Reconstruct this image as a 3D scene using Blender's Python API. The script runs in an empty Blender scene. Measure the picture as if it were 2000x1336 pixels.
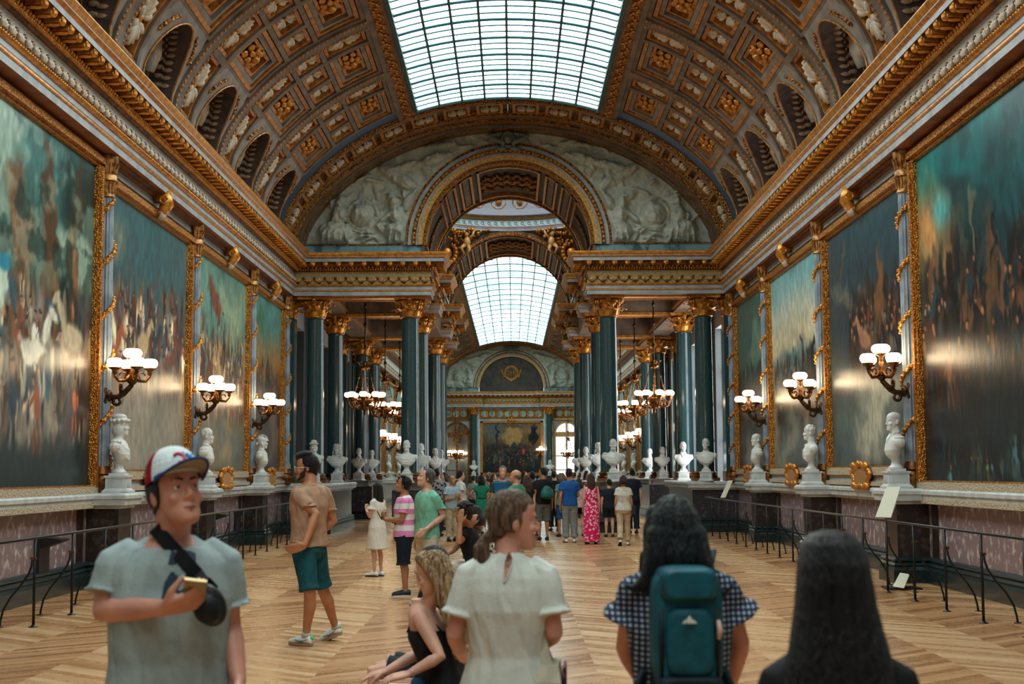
import bpy, math, random
import numpy as np
from math import sin, cos, pi, radians, sqrt, hypot, atan2
from mathutils import Vector, Matrix
RND = random.Random(7)
SC = bpy.context.scene
COL = SC.collection
V = Vector

def srgb(r, g, b):
    f = lambda c: (c/255/12.92) if c/255 <= .04045 else ((c/255+.055)/1.055)**2.4
    return (f(r), f(g), f(b), 1)

# ---------------------------------------------------------------- mesh builder
class MB:
    def __init__(s): s.v = []; s.f = []; s.m = []; s.mat = 0
    def add(s, vs, fs):
        o = len(s.v); s.v.extend(tuple(p) for p in vs)
        s.f.extend(tuple(i+o for i in f) for f in fs); s.m.extend([s.mat]*len(fs))
    def merge(s, o, T=None):
        vs = o.v if T is None else [tuple(T @ V(p)) for p in o.v]
        n = len(s.v); s.v.extend(vs); s.f.extend(tuple(i+n for i in f) for f in o.f); s.m.extend(o.m)
    def box(s, x0, x1, y0, y1, z0, z1):
        s.add([(x0,y0,z0),(x1,y0,z0),(x1,y1,z0),(x0,y1,z0),(x0,y0,z1),(x1,y0,z1),(x1,y1,z1),(x0,y1,z1)],
              [(0,3,2,1),(4,5,6,7),(0,1,5,4),(1,2,6,5),(2,3,7,6),(3,0,4,7)])
    def cbox(s, c, d, R=None):
        hx, hy, hz = d[0]/2, d[1]/2, d[2]/2
        ps = [V((sx*hx, sy*hy, sz*hz)) for sz in (-1,1) for sx, sy in ((-1,-1),(1,-1),(1,1),(-1,1))]
        if R is not None: ps = [R @ p for p in ps]
        s.add([p+V(c) for p in ps], [(0,3,2,1),(4,5,6,7),(0,1,5,4),(1,2,6,5),(2,3,7,6),(3,0,4,7)])
    def quad(s, a, b, c, d): s.add([a,b,c,d], [(0,1,2,3)])
    def rings(s, rs, closed=True, cap=True):
        n = len(rs[0]); o = []; fs = []
        for r in rs: o.extend(r)
        for i in range(len(rs)-1):
            for j in range(n if closed else n-1):
                k = (j+1) % n
                fs.append((i*n+j, i*n+k, (i+1)*n+k, (i+1)*n+j))
        if cap and closed:
            fs.append(tuple(range(n-1, -1, -1))); fs.append(tuple((len(rs)-1)*n+j for j in range(n)))
        s.add(o, fs)
    def tube(s, pts, rad, n=8, cap=True, flat=1.0, up=None):
        pts = [V(p) for p in pts]; rs = []
        if not hasattr(rad, '__len__'): rad = [rad]*len(pts)
        u = None
        for i, p in enumerate(pts):
            t = (pts[min(i+1, len(pts)-1)] - pts[max(i-1, 0)])
            if t.length < 1e-9: t = V((0,0,1))
            t.normalize()
            if u is None:
                a = V(up) if up else (V((0,0,1)) if abs(t.z) < .9 else V((1,0,0)))
                u = (a - t*a.dot(t)).normalized()
            else:
                u = (u - t*u.dot(t))
                u = u.normalized() if u.length > 1e-6 else V((1,0,0))
            w = t.cross(u)
            rs.append([p + u*(cos(2*pi*k/n)*rad[i]*flat) + w*(sin(2*pi*k/n)*rad[i]) for k in range(n)])
        s.rings(rs, True, cap)
    def lathe(s, prof, c=(0,0,0), n=24, sx=1, sy=1, cap=True):
        s.rings([[(c[0]+cos(2*pi*k/n)*r*sx, c[1]+sin(2*pi*k/n)*r*sy, c[2]+z) for k in range(n)] for r, z in prof], True, cap)
    def ell(s, c, r, n=10, m=7, R=None):
        if not hasattr(r, '__len__'): r = (r,r,r)
        rs = []
        for i in range(m+1):
            a = pi*i/m; a = min(max(a, .03), pi-.03)
            ring = []
            for k in range(n):
                p = V((r[0]*sin(a)*cos(2*pi*k/n), r[1]*sin(a)*sin(2*pi*k/n), -r[2]*cos(a)))
                if R is not None: p = R @ p
                ring.append(p + V(c))
            rs.append(ring)
        s.rings(rs)
    def sweep(s, path, prof, closed=False, side=1, cap=False):
        """prof = [(d, z)] swept along a plan polyline; d is measured to the left (side=1) or right of the way"""
        P = [V((p[0], p[1])) for p in path]; n = len(P); rs = []
        for i in range(n):
            a = P[i]-P[i-1] if (i > 0 or closed) else None
            b = P[(i+1) % n]-P[i] if (i < n-1 or closed) else None
            if a is None: a = b
            if b is None: b = a
            a = a.normalized(); b = b.normalized()
            na = V((-a.y, a.x))*side; nb = V((-b.y, b.x))*side
            m = na+nb
            m = m/max(m.dot(na), .2) if m.length > 1e-6 else na
            rs.append([(P[i].x+m.x*d, P[i].y+m.y*d, z) for d, z in prof])
        if closed: rs.append(rs[0])
        s.rings(rs, False)
    def build(s, name, mats, parent=None, smooth=False, loc=None, auto=None):
        me = bpy.data.meshes.new(name)
        vs = s.v
        if loc is not None: vs = [(p[0]-loc[0], p[1]-loc[1], p[2]-loc[2]) for p in vs]
        me.from_pydata([tuple(p) for p in vs], [], s.f)
        if not isinstance(mats, (list, tuple)): mats = [mats]
        for m in mats: me.materials.append(m)
        if len(mats) > 1: me.polygons.foreach_set('material_index', s.m)
        if smooth: me.polygons.foreach_set('use_smooth', [True]*len(me.polygons))
        if auto:
            me.polygons.foreach_set('use_smooth', [True]*len(me.polygons)); me.set_sharp_from_angle(angle=radians(auto))
        me.update()
        o = bpy.data.objects.new(name, me); COL.objects.link(o)
        if parent is not None: o.parent = parent
        return o

def tag(o, label=None, cat=None, group=None, kind=None):
    if label: o['label'] = label
    if cat: o['category'] = cat
    if group: o['group'] = group
    if kind: o['kind'] = kind
    return o
def thing(name, label, cat, loc=(0,0,0), rz=0, group=None, kind=None, sc=None):
    o = bpy.data.objects.new(name, None); COL.objects.link(o); o.empty_display_size = .1
    o.location = loc; o.rotation_euler = (0,0,rz)
    if sc: o.scale = (sc,sc,sc)
    return tag(o, label, cat, group, kind)
KIDS = {}
def dup(root, loc, rz=0, label=None, group=None, sc=None):
    def cp(o, par):
        c = o.copy(); COL.objects.link(c)
        if par is not None: c.parent = par
        for ch in list(o.children): cp(ch, c)
        return c
    r = cp(root, None); r.location = loc; r.rotation_euler = (0,0,rz)
    if sc: r.scale = (sc,sc,sc) if not hasattr(sc, '__len__') else sc
    if label: r['label'] = label
    if group: r['group'] = group
    return r
def struct(name, mb, mats, parent=None, **k):
    o = mb.build(name, mats, parent, **k)
    if parent is None: o['kind'] = 'structure'
    return o

def remesh(o, vox, smooth=3, fac=.5):
    """fuses overlapping shells into one continuous skin"""
    m = o.modifiers.new('r', 'REMESH'); m.mode = 'VOXEL'; m.voxel_size = vox; m.use_smooth_shade = True
    if smooth:
        q = o.modifiers.new('s', 'SMOOTH'); q.iterations = smooth; q.factor = fac
    dg = bpy.context.evaluated_depsgraph_get(); dg.update()
    ev = o.evaluated_get(dg)
    me = bpy.data.meshes.new_from_object(ev, depsgraph=dg)
    old = o.data; o.modifiers.clear()
    me.materials.clear()
    for mm in old.materials: me.materials.append(mm)
    o.data = me; me.name = old.name
    me.polygons.foreach_set('use_smooth', [True]*len(me.polygons))
    me.polygons.foreach_set('material_index', [0]*len(me.polygons))
    bpy.data.meshes.remove(old)
    return o

# ---------------------------------------------------------------- noise in numpy
def _h(ix, iy, iz):
    n = (ix*374761393 + iy*668265263 + iz*2147483647//3) & 0x7fffffff
    n = ((n ^ (n >> 13))*1274126177) & 0x7fffffff
    return ((n ^ (n >> 16)) & 0xffff)/65535.
def vnoise(x, y, seed=0):
    x = np.asarray(x, float); y = np.asarray(y, float)
    ix = np.floor(x).astype(np.int64); iy = np.floor(y).astype(np.int64)
    fx = x-ix; fy = y-iy; fx = fx*fx*(3-2*fx); fy = fy*fy*(3-2*fy)
    a = _h(ix,iy,seed); b = _h(ix+1,iy,seed); c = _h(ix,iy+1,seed); d = _h(ix+1,iy+1,seed)
    return (a*(1-fx)+b*fx)*(1-fy)+(c*(1-fx)+d*fx)*fy
def fbm(x, y, seed=0, o=4):
    t = 0; a = .5
    for i in range(o): t = t+a*vnoise(x*2**i, y*2**i, seed+i*17); a *= .5
    return t

# ---------------------------------------------------------------- materials
MATS = {}
def mat(name, col, rough=.5, metal=0., spec=.5, noise=None, bump=None, coat=0, sheen=0, emit=None, trans=0, coord='Object'):
    """noise=(scale, other colour, detail, contrast low, high[, stretch xyz]); bump=(scale, strength[, kind])"""
    if name in MATS: return MATS[name]
    m = bpy.data.materials.new(name); m.use_nodes = True; nt = m.node_tree; N = nt.nodes; L = nt.links
    b = N['Principled BSDF']
    b.inputs['Base Color'].default_value = col; b.inputs['Roughness'].default_value = rough
    b.inputs['Metallic'].default_value = metal; b.inputs['Specular IOR Level'].default_value = spec
    if coat: b.inputs['Coat Weight'].default_value = coat; b.inputs['Coat Roughness'].default_value = .12
    if sheen: b.inputs['Sheen Weight'].default_value = sheen
    if emit: b.inputs['Emission Color'].default_value = emit[0]; b.inputs['Emission Strength'].default_value = emit[1]
    tc = N.new('ShaderNodeTexCoord')
    src = tc.outputs[coord]
    if noise:
        v = src
        if len(noise) > 5:
            mp = N.new('ShaderNodeMapping'); mp.inputs['Scale'].default_value = noise[5]; L.new(src, mp.inputs['Vector']); v = mp.outputs[0]
        t = N.new('ShaderNodeTexNoise'); t.inputs['Scale'].default_value = noise[0]; t.inputs['Detail'].default_value = noise[2]
        L.new(v, t.inputs['Vector'])
        r = N.new('ShaderNodeValToRGB'); r.color_ramp.elements[0].position = noise[3]; r.color_ramp.elements[1].position = noise[4]
        r.color_ramp.elements[0].color = col; r.color_ramp.elements[1].color = noise[1]
        L.new(t.outputs['Fac'], r.inputs[0]); L.new(r.outputs[0], b.inputs['Base Color'])
    if bump:
        if len(bump) > 2 and bump[2] == 'vor':
            t2 = N.new('ShaderNodeTexVoronoi'); o = t2.outputs['Distance']
        elif len(bump) > 2 and bump[2] == 'wave':
            t2 = N.new('ShaderNodeTexWave'); o = t2.outputs['Fac']; t2.inputs['Distortion'].default_value = 2
        else:
            t2 = N.new('ShaderNodeTexNoise'); t2.inputs['Detail'].default_value = 4; o = t2.outputs['Fac']
        t2.inputs['Scale'].default_value = bump[0]
        v = src
        if len(bump) > 3:
            mp = N.new('ShaderNodeMapping'); mp.inputs['Scale'].default_value = bump[3]; L.new(src, mp.inputs['Vector']); v = mp.outputs[0]
        L.new(v, t2.inputs['Vector'])
        bp = N.new('ShaderNodeBump'); bp.inputs['Strength'].default_value = bump[1]; bp.inputs['Distance'].default_value = .03
        L.new(o, bp.inputs['Height']); L.new(bp.outputs[0], b.inputs['Normal'])
    MATS[name] = m
    return m

GOLD = mat('gilding', srgb(230,160,66), .36, .58, noise=(9, srgb(178,112,44), 4, .36, .66))
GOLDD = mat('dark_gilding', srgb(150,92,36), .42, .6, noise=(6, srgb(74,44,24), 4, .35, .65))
GOLDC = mat('carved_gilding', srgb(204,134,52), .38, .55, noise=(22, srgb(72,44,24), 3, .42, .6), bump=(26, 1.0, 'vor'))
GOLDP = mat('pale_gilding', srgb(222,180,112), .4, .35, noise=(14, srgb(190,140,78), 3, .4, .6), bump=(40, .5, 'vor'))
BRONZE = mat('dark_bronze', srgb(58,44,30), .38, .7, noise=(14, srgb(96,66,34), 3, .45, .7))
LAMPGOLD = mat('lamp_brass', srgb(150,98,44), .32, .75, noise=(16, srgb(84,52,26), 3, .4, .6))
GREY = mat('grey_blue_paint', srgb(176,178,180), .5, noise=(3, srgb(152,156,160), 3, .4, .6))
FRIEZE = mat('frieze_paint', srgb(226,222,210), .6, noise=(60, srgb(178,176,168), 2, .42, .58), bump=(70, .5, 'vor'))
VAULT = mat('vault_paint', srgb(126,106,90), .55, noise=(2.5, srgb(92,78,66), 3, .35, .65))
VAULTL = mat('pale_vault_paint', srgb(148,138,130), .55, noise=(2.5, srgb(118,110,104), 3, .35, .65))
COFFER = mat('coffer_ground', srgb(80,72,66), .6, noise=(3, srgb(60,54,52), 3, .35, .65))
LEAFW = mat('ivory_leaf', srgb(204,192,174), .55, noise=(7, srgb(186,132,78), 3, .5, .75))
WHITE = mat('white_marble', srgb(224,226,222), .45, noise=(4, srgb(204,206,204), 3, .4, .6))
LEDGE = mat('ledge_stone', srgb(198,204,204), .45, noise=(5, srgb(176,180,180), 4, .4, .65))
RELIEF = mat('relief_stone', srgb(206,206,190), .7, noise=(5, srgb(170,176,164), 4, .4, .7), bump=(9, .7))
BLUEBAND = mat('blue_veined_marble', srgb(128,160,162), .4, noise=(3.5, srgb(52,100,108), 5, .48, .62, (1,1,.4)))
FRIEZEG = mat('gilt_frieze', srgb(206,180,130), .5, .1, noise=(50, srgb(166,136,90), 2, .42, .58), bump=(60, .5, 'vor'))
GOLDV = mat('vault_gilding', srgb(216,142,58), .42, .35, noise=(9, srgb(150,86,36), 4, .38, .68))
COLMARB = mat('green_marble', srgb(42,72,76), .16, noise=(30, srgb(58,88,92), 5, .45, .75), spec=.6)
PLINTHM = mat('dark_green_marble', srgb(22,38,40), .25, noise=(18, srgb(34,56,58), 4, .45, .7))
PURPLE = mat('purple_marble', srgb(132,112,116), .22, noise=(7, srgb(204,190,186), 7, .52, .70, (1,1,.9)))
DADODARK = mat('dark_veined_marble', srgb(54,52,56), .2, noise=(9, srgb(104,100,102), 6, .55, .8))
PIERM = mat('brown_marble', srgb(44,36,34), .2, noise=(10, srgb(84,70,58), 5, .52, .78))
COLONN = mat('colonnette_paint', srgb(160,172,184), .4, noise=(4, srgb(130,144,156), 3, .4, .6))
IRON = mat('black_iron', srgb(24,30,32), .4, .4)
BLACK = mat('black_plastic', srgb(16,20,22), .5)
WOODSOF = mat('brown_soffit', srgb(150,92,58), .55, noise=(3, srgb(118,70,44), 3, .4, .6))
PAPER = mat('cream_card', srgb(206,204,184), .6)
SKY_ST = 3.0; LAMP_ST = 4.6; EXPO = 1.32
# ================================================================ the hall
W = 6.6; YA = -7.; YE = 41.5; YB = 59.9; YF = 113.; PIT = 6.43
PIL = [22.72+PIT*k for k in range(0, 4)]                      # colonnettes of the near half
# ---- vault profile: between an ellipse and a segment
VA, VZ, VR = 6.1, 8.42, 3.48
def vprof(x, a=VA, r=VR):
    x = min(abs(x)/a, 1)*a
    R = (a*a+r*r)/(2*r)
    return .47*r*sqrt(max(0, 1-(x/a)**2)) + .53*(sqrt(R*R-x*x)-(R-r))
_xs = [VA*cos(pi/2*i/400) for i in range(401)]
_pt = [(x, VZ+vprof(x)) for x in _xs]
_sl = [0]
for i in range(400): _sl.append(_sl[-1]+hypot(_pt[i+1][0]-_pt[i][0], _pt[i+1][1]-_pt[i][1]))
SMAX = _sl[-1]
def vp(s, h=0):
    """point at arc length s above the springing, h = towards the hall; (x > 0 side)"""
    s = min(max(s, 0), SMAX)
    i = min(int(np.searchsorted(_sl, s)), 400); i = max(i, 1)
    t = (s-_sl[i-1])/(_sl[i]-_sl[i-1]+1e-9)
    a, b = _pt[i-1], _pt[i]
    x = a[0]+(b[0]-a[0])*t; z = a[1]+(b[1]-a[1])*t
    j0, j1 = max(i-12, 0), min(i+11, 400)
    dx = _pt[j1][0]-_pt[j0][0]; dz = _pt[j1][1]-_pt[j0][1]; l = hypot(dx, dz)
    return x - dz/l*h, z + dx/l*h
def s_at(x):
    return float(np.interp(-x, [-p[0] for p in _pt], _sl))
S_SKY = s_at(2.45)
def vbox(mb, sd, s0, s1, y0, y1, h0, h1, n=None, bot=False):
    """a block bent to the vault; sd = -1 left / 1 right"""
    n = n or max(1, int(round((s1-s0)/.35))); rs = []
    for i in range(n+1):
        s = s0+(s1-s0)*i/n
        a = vp(s, h0); b = vp(s, h1)
        rs.append([(sd*a[0], y0, a[1]), (sd*b[0], y0, b[1]), (sd*b[0], y1, b[1]), (sd*a[0], y1, a[1])])
    mb.rings(rs)
def vframe(mb, sd, s0, s1, y0, y1, h0, h1, w):
    vbox(mb, sd, s0, s1, y0, y0+w, h0, h1); vbox(mb, sd, s0, s1, y1-w, y1, h0, h1)
    vbox(mb, sd, s0, s0+w, y0+w, y1-w, h0, h1, 1); vbox(mb, sd, s1-w, s1, y0+w, y1-w, h0, h1, 1)
def vbeads(mb, sd, s0, s1, y, h, pitch=.12, r=.036):
    n = int((s1-s0)/pitch)
    for i in range(n):
        x, z = vp(s0+(i+.5)*(s1-s0)/n, h)
        mb.ell((sd*x, y, z), r, 5, 4)
def vmat(s, sd, y, h):
    """local frame on the vault: X along the hall, Y up the arc, Z towards the hall"""
    a = vp(s-.02, 0); b = vp(s+.02, 0); p = vp(s, h)
    t = V((sd*(b[0]-a[0]), 0, b[1]-a[1])).normalized(); u = V((0, 1, 0))
    nrm = V((-sd*abs(t.z), 0, -abs(t.x))).normalized()
    M = Matrix((u, t, nrm)).transposed().to_4x4(); M.translation = V((sd*p[0], y, p[1]))
    return M

# ---- ornaments, modelled once
def leaf_spray():
    """long ivory acanthus spray (runs along Y), rises along Z"""
    mb = MB()
    for e in (-1, 1):
        for k in range(7):
            a = (k-3)*.42
            L = .30-.025*abs(k-3)
            p0 = V((0, e*.03, .05)); d = V((sin(a), e*cos(a), 0))
            q = [p0, p0+d*L*.5+V((0,0,.07)), p0+d*L*.85+V((0,0,.08)), p0+d*L+V((0,0,.0))]
            mb.tube(q, [.02, .05, .055, .02], 6, flat=1.0)
    mb.mat = 1; mb.ell((0,0,.08), (.075,.075,.06), 8, 5)
    return mb
def rosette():
    mb = MB()
    for ring, (n, R, r, z) in enumerate(((9, .30, .105, .06), (7, .17, .085, .12))):
        for k in range(n):
            a = 2*pi*k/n+ring*.3
            mb.ell((cos(a)*R, sin(a)*R, z), (r, r, .06), 7, 5)
            mb.ell((cos(a)*(R+.07), sin(a)*(R+.07), z-.01), (.045, .045, .05), 6, 4)
    mb.ell((0,0,.17), (.10,.10,.09), 8, 5)
    return mb
_leaf = leaf_spray().build('leaf_ornament', [LEAFW, GOLD], smooth=True); COL.objects.unlink(_leaf)
_ros = rosette().build('rosette', [GOLD], smooth=True); COL.objects.unlink(_ros)
def put(proto, par, M, sc=(1,1,1)):
    c = proto.copy(); COL.objects.link(c); c.parent = par
    c.matrix_local = M @ Matrix.Diagonal((*sc, 1))
    return c

BAYL = 3.97; S1 = 1.42                       # bay length, top of the niche row
_u = (S_SKY-.66-S1-.06)/3.16; ROWS = [(S1+.06, S1+.06+1.12*_u), (S1+.06+1.24*_u, S1+.06+1.92*_u), (S1+.06+2.04*_u, S1+.06+3.16*_u)]
def bay(par, sd, y0, orn=True, end=False):
    """one bay: rib, narrow column of leaf panels, wide column of niche and square coffers"""
    lat = MB(); gld = MB(); car = MB(); gr = MB()
    yr, yb0, yb1, ya0, ya1 = y0+.5, y0+.62, y0+1.42, y0+1.60, y0+3.85
    sT = S_SKY-.55; D = -.26
    lat.mat = 0
    vbox(lat, sd, 0, sT, y0+.02, yr-.02, D, .04)                                  # rib
    for yy in (y0+.06, yr-.06): vbeads(gld, sd, 0, sT, yy, .05, .10 if orn else .5, .032)
    vbox(lat, sd, 0, sT, yr-.02, yb0, D, 0); vbox(lat, sd, 0, sT, yb1, ya0, D, 0); vbox(lat, sd, S1, sT, ya1, y0+BAYL+.02, D, 0)
    seps = [(0, .10), (S1-.08, S1+.06)]+[(ROWS[i][1], ROWS[i+1][0]) for i in range(2)]+[(ROWS[2][1], sT)]
    for a, b in seps: vbox(lat, sd, a, b, yb0, yb1, D, 0, 1)
    for a, b in seps[1:]: vbox(lat, sd, a, b, ya0, ya1, D, 0, 1)
    # niche arch: face between the arch and the rectangle, then the deep reveal
    yc = (ya0+ya1)/2; ra = .98; sa = 1.30; n = 20; lat.mat = 1
    arc, out, bk = [], [], []
    for i in range(n+1):
        t = pi*i/n; cy, cs = -cos(t), sin(t)
        p = vp(sa*cs, .02); arc.append((sd*p[0], yc+ra*cy, p[1]))
        f = min((ya1-yc+.1)/max(abs(cy), 1e-3)/1.0, (S1/max(cs, 1e-3)))
        q = vp(min(cs*f, S1) if cs > 1e-3 else 0, .0); out.append((sd*q[0], yc+cy*min(f, (ya1-yc+.1)/max(abs(cy),1e-3)), q[1]))
        bk.append((sd*6.5, yc+ra*cy*.96, VZ-.1+2.0*cs))
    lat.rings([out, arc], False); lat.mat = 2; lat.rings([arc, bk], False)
    vframe(gld, sd, .10, S1-.08, yb0+.02, yb1-.02, D, -.05, .07)
    lat.mat = 0
    tri = V
    for r, (a, b) in enumerate(ROWS):
        vframe(gld, sd, a+.02, b-.02, yb0+.02, yb1-.02, D, -.05, .07); vframe(gr, sd, a+.1, b-.1, yb0+.1, yb1-.1, D, -.14, .05)
        if r == 1:
            ym = (ya0+ya1)/2; vbox(lat, sd, a, b, ym-.09, ym+.09, D, 0, 2)
            for c0, c1 in ((ya0, ym-.09), (ym+.09, ya1)):
                vframe(gld, sd, a+.02, b-.02, c0+.02, c1-.02, D, -.05, .08); vframe(gr, sd, a+.11, b-.11, c0+.11, c1-.11, D, -.14, .06)
        else:
            vframe(gld, sd, a+.02, b-.02, ya0+.02, ya1-.02, D, -.04, .09)
            vframe(gr, sd, a+.12, b-.12, ya0+.16, ya1-.16, D, -.08, .1); vframe(gld, sd, a+.24, b-.24, ya0+.36, ya1-.36, D, -.13, .07)
    gld.tube([V(p)+V((-sd*.02,0,-.01)) for p in arc], .018, 5); gld.tube([V(p)+V((-sd*.03,0,0)) for p in bk], .018, 5)
    # gilded spandrels beside the niche
    for e in (-1, 1):
        for k in range(7):
            t = .3+k*.11; p = vp(1.28-.55*t*t*.9+.02, .0)
            car.ell((sd*p[0], yc+e*(.45+t*.62), p[1]), (.05+.012*k*.5, .07, .06), 5, 4)
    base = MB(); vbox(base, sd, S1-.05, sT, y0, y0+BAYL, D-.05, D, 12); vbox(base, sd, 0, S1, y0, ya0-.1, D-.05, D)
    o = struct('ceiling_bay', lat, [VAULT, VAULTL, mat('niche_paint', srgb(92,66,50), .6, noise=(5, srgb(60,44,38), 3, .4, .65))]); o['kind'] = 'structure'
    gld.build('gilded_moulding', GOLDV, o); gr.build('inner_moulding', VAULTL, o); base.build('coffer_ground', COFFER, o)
    car.build('spandrel_leaf', GOLDC, o, smooth=True)
    # niche back wall with an oval window and ivory figures
    nb = MB(); nb.quad((sd*6.51, ya0-.3, VZ-.4), (sd*6.51, ya1+.3, VZ-.4), (sd*6.51, ya1+.3, VZ+2.1), (sd*6.51, ya0-.3, VZ+2.1))
    nb.build('niche_wall', mat('niche_blue', srgb(70,84,90), .6), o)
    ring = MB(); oz = VZ+1.06
    pts = [(sd*6.46, yc+.40*cos(2*pi*k/24), oz+.56*sin(2*pi*k/24)) for k in range(25)]
    ring.tube(pts, .045, 6); ring.build('oval_window_frame', GOLDP, o, smooth=True)
    pan = MB(); pan.add([(sd*6.48, yc+.39*cos(2*pi*k/24), oz+.55*sin(2*pi*k/24)) for k in range(24)], [tuple(range(24))])
    pan.build('oval_pane', WINLIT if sd > 0 else WINDIM, o)
    if orn:
        fg = MB()
        for e in (-1, 1):
            y = yc+e*.58
            fg.tube([(sd*6.40, y+e*.08, VZ+0.52), (sd*6.28, y+e*.03, VZ+0.82), (sd*6.24, y-e*.05, VZ+1.12), (sd*6.33, y-e*.1, VZ+1.34)], [.11, .14, .12, .07], 8)
            fg.ell((sd*6.28, y-e*.1, VZ+1.44), .085, 8, 6)
            fg.tube([(sd*6.26, y-e*.05, VZ+1.22), (sd*6.22, y-e*.2, VZ+1.02), (sd*6.28, y-e*.28, VZ+0.84)], [.05, .045, .03], 6)
            fg.tube([(sd*6.38, y+e*.1, VZ+1.22), (sd*6.40, y+e*.22, VZ+1.52), (sd*6.38, y+e*.12, VZ+1.72)], [.06, .05, .02], 6)
        fg.build('niche_figure', LEAFW, o, smooth=True)
        lf = MB()
        for e in (-1, 1):                                    # leaf garland down the reveals
            for k in range(13):
                i = n/2+e*(.6+k*.66); i0 = int(i); fr_ = i-i0; i1 = min(max(i0+1, 0), n)
                a = V(arc[i0]).lerp(V(arc[i1]), fr_); b = V(bk[i0]).lerp(V(bk[i1]), fr_)
                c = a.lerp(b, .45); inw = (V((c.x, yc, VZ+.4))-c).normalized()*.03
                for w in (-1, 1): lf.ell(a.lerp(b, .45+w*.13)+inw, (.10, .035, .05), 6, 4, Matrix.Rotation(w*e*.5, 3, 'X'))
                lf.ell(c+inw*1.3, (.03,.03,.04), 5, 4)
        lf.build('niche_leaf', mat('tan_leaf', srgb(150,116,84), .55), o, smooth=True)
        put(_leaf, o, vmat(S1/2, sd, (yb0+yb1)/2, -.2), (1.15, 1.5, 1.1))
        for r, (a, b) in enumerate(ROWS):
            put(_leaf, o, vmat((a+b)/2, sd, (yb0+yb1)/2, -.22), (1., 1.25, 1.))
            if r == 1:
                ym = (ya0+ya1)/2
                for yy in ((ya0+ym)/2-.03, (ya1+ym)/2+.03): put(_leaf, o, vmat((a+b)/2, sd, yy, -.22), (.9, 1., .9))
            else: put(_ros, o, vmat((a+b)/2, sd, yc, -.24), (1.25, .95, 1))
    return o

# ---- lit glass (daylight through the diffusing roof and the windows)
def glassmat(name, c0, c1, st, sc=.5):
    m = bpy.data.materials.new(name); m.use_nodes = True; nt = m.node_tree; N = nt.nodes; L = nt.links
    N.remove(N['Principled BSDF']); e = N.new('ShaderNodeEmission'); e.inputs['Strength'].default_value = st
    tc = N.new('ShaderNodeTexCoord'); mp = N.new('ShaderNodeMapping'); mp.inputs['Scale'].default_value = (.6, .9, 1)
    t = N.new('ShaderNodeTexNoise'); t.inputs['Scale'].default_value = sc; t.inputs['Detail'].default_value = 3
    r = N.new('ShaderNodeValToRGB'); r.color_ramp.elements[0].position = .40; r.color_ramp.elements[1].position = .60
    r.color_ramp.elements[0].color = c0; r.color_ramp.elements[1].color = c1
    L.new(tc.outputs['Object'], mp.inputs[0]); L.new(mp.outputs[0], t.inputs['Vector']); L.new(t.outputs['Fac'], r.inputs[0])
    L.new(r.outputs[0], e.inputs['Color']); L.new(e.outputs[0], N['Material Output'].inputs['Surface'])
    return m
SKYGL = glassmat('diffusing_roof_glass', (.66,.90,.88,1), (1.,1.,.97,1), SKY_ST)
SKYGLB = glassmat('far_roof_glass', (.36,.70,.70,1), (.85,.97,.95,1), SKY_ST*.9, .7)
WINLIT = glassmat('daylit_window', (.62,.74,.80,1), (.80,.88,.92,1), .8)
WINDIM = glassmat('dim_window', (.004,.016,.03,1), (.01,.04,.06,1), .9)
LANTERN = glassmat('dome_lantern_glass', (.85,.95,.95,1), (1,1,.97,1), SKY_ST*2.5)
WINSIDE = glassmat('bright_window', (.9,.92,.92,1), (1,1,1,1), 3.2)

def skylight(n, y0, y1, g, step=1.34, bw=1.):
    sk = thing('window_%d' % n, None, None, (0,0,0), kind='structure')
    gl = MB(); xs = [-2.45+4.9*i/16 for i in range(17)]
    zf = lambda x: VZ+vprof(x)-.03
    gl.rings([[(x, y0, zf(x)) for x in xs], [(x, y1, zf(x)) for x in xs]], False); gl.build('pane', g, sk)
    br = MB()
    for i in range(9):
        x = -2.45+4.9*i/8; r = .046*bw
        br.box(x-r*.6, x+r*.6, y0, y1, zf(x)-.07*bw, zf(x))
    k = 0; y = y1
    while y > y0:
        th = (.042 if k % 3 == 0 else .021)*bw
        br.tube([(x, y, zf(x)-.03) for x in xs], th, 4)
        y -= step/3; k += 1
    for x in (-2.45, 2.45): br.box(x-.04, x+.04, y0, y1, zf(2.45)-.12, zf(2.45)+.02)
    br.build('glazing_bar', mat('roof_bar', srgb(30,84,92), .5), sk)
    fr = MB()
    for sd in (-1, 1):                                       # carved gilt border, plain moulding
        fr.mat = 1; vbox(fr, sd, S_SKY-.02, S_SKY+.02, y0, y1+.05, -.3, .0, 1); vbox(fr, sd, S_SKY-.16, S_SKY-.02, y0, y1+.14, -.3, .03, 1)
        fr.mat = 0; vbox(fr, sd, S_SKY-.44, S_SKY-.16, y0, y1+.5, -.3, .01, 1)
        fr.mat = 1; vbox(fr, sd, S_SKY-.56, S_SKY-.44, y0, y1+.5, -.3, .04, 1)
    for sd in (-1, 1):
        fr.mat = 1; vbox(fr, sd, S_SKY-.16, SMAX, y1, y1+.16, -.3, .03, 4)
        fr.mat = 0; vbox(fr, sd, S_SKY-.44, SMAX, y1+.16, y1+.5, -.3, .01, 4)
    f = fr.build('carved_border', [GOLDC, VAULT], sk)
    dk = MB()
    yk = y0
    for sd in (-1, 1):                                       # scroll ornament on the border
        y = max(y0, 20)
        while y < y1+.45:
            x, z = vp(S_SKY-.30+.07*sin(y*9), .03); dk.ell((sd*x, y, z), (.05, .06, .03), 5, 4); y += .13 if y1 < 50 else .6
    dk.build('border_scroll', GOLD, sk, smooth=True)
    return sk
skylight(1, YA, 37.7, SKYGL)
skylight(2, YB+3.6, YF-3.6, SKYGLB, 2.4, .9)

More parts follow.
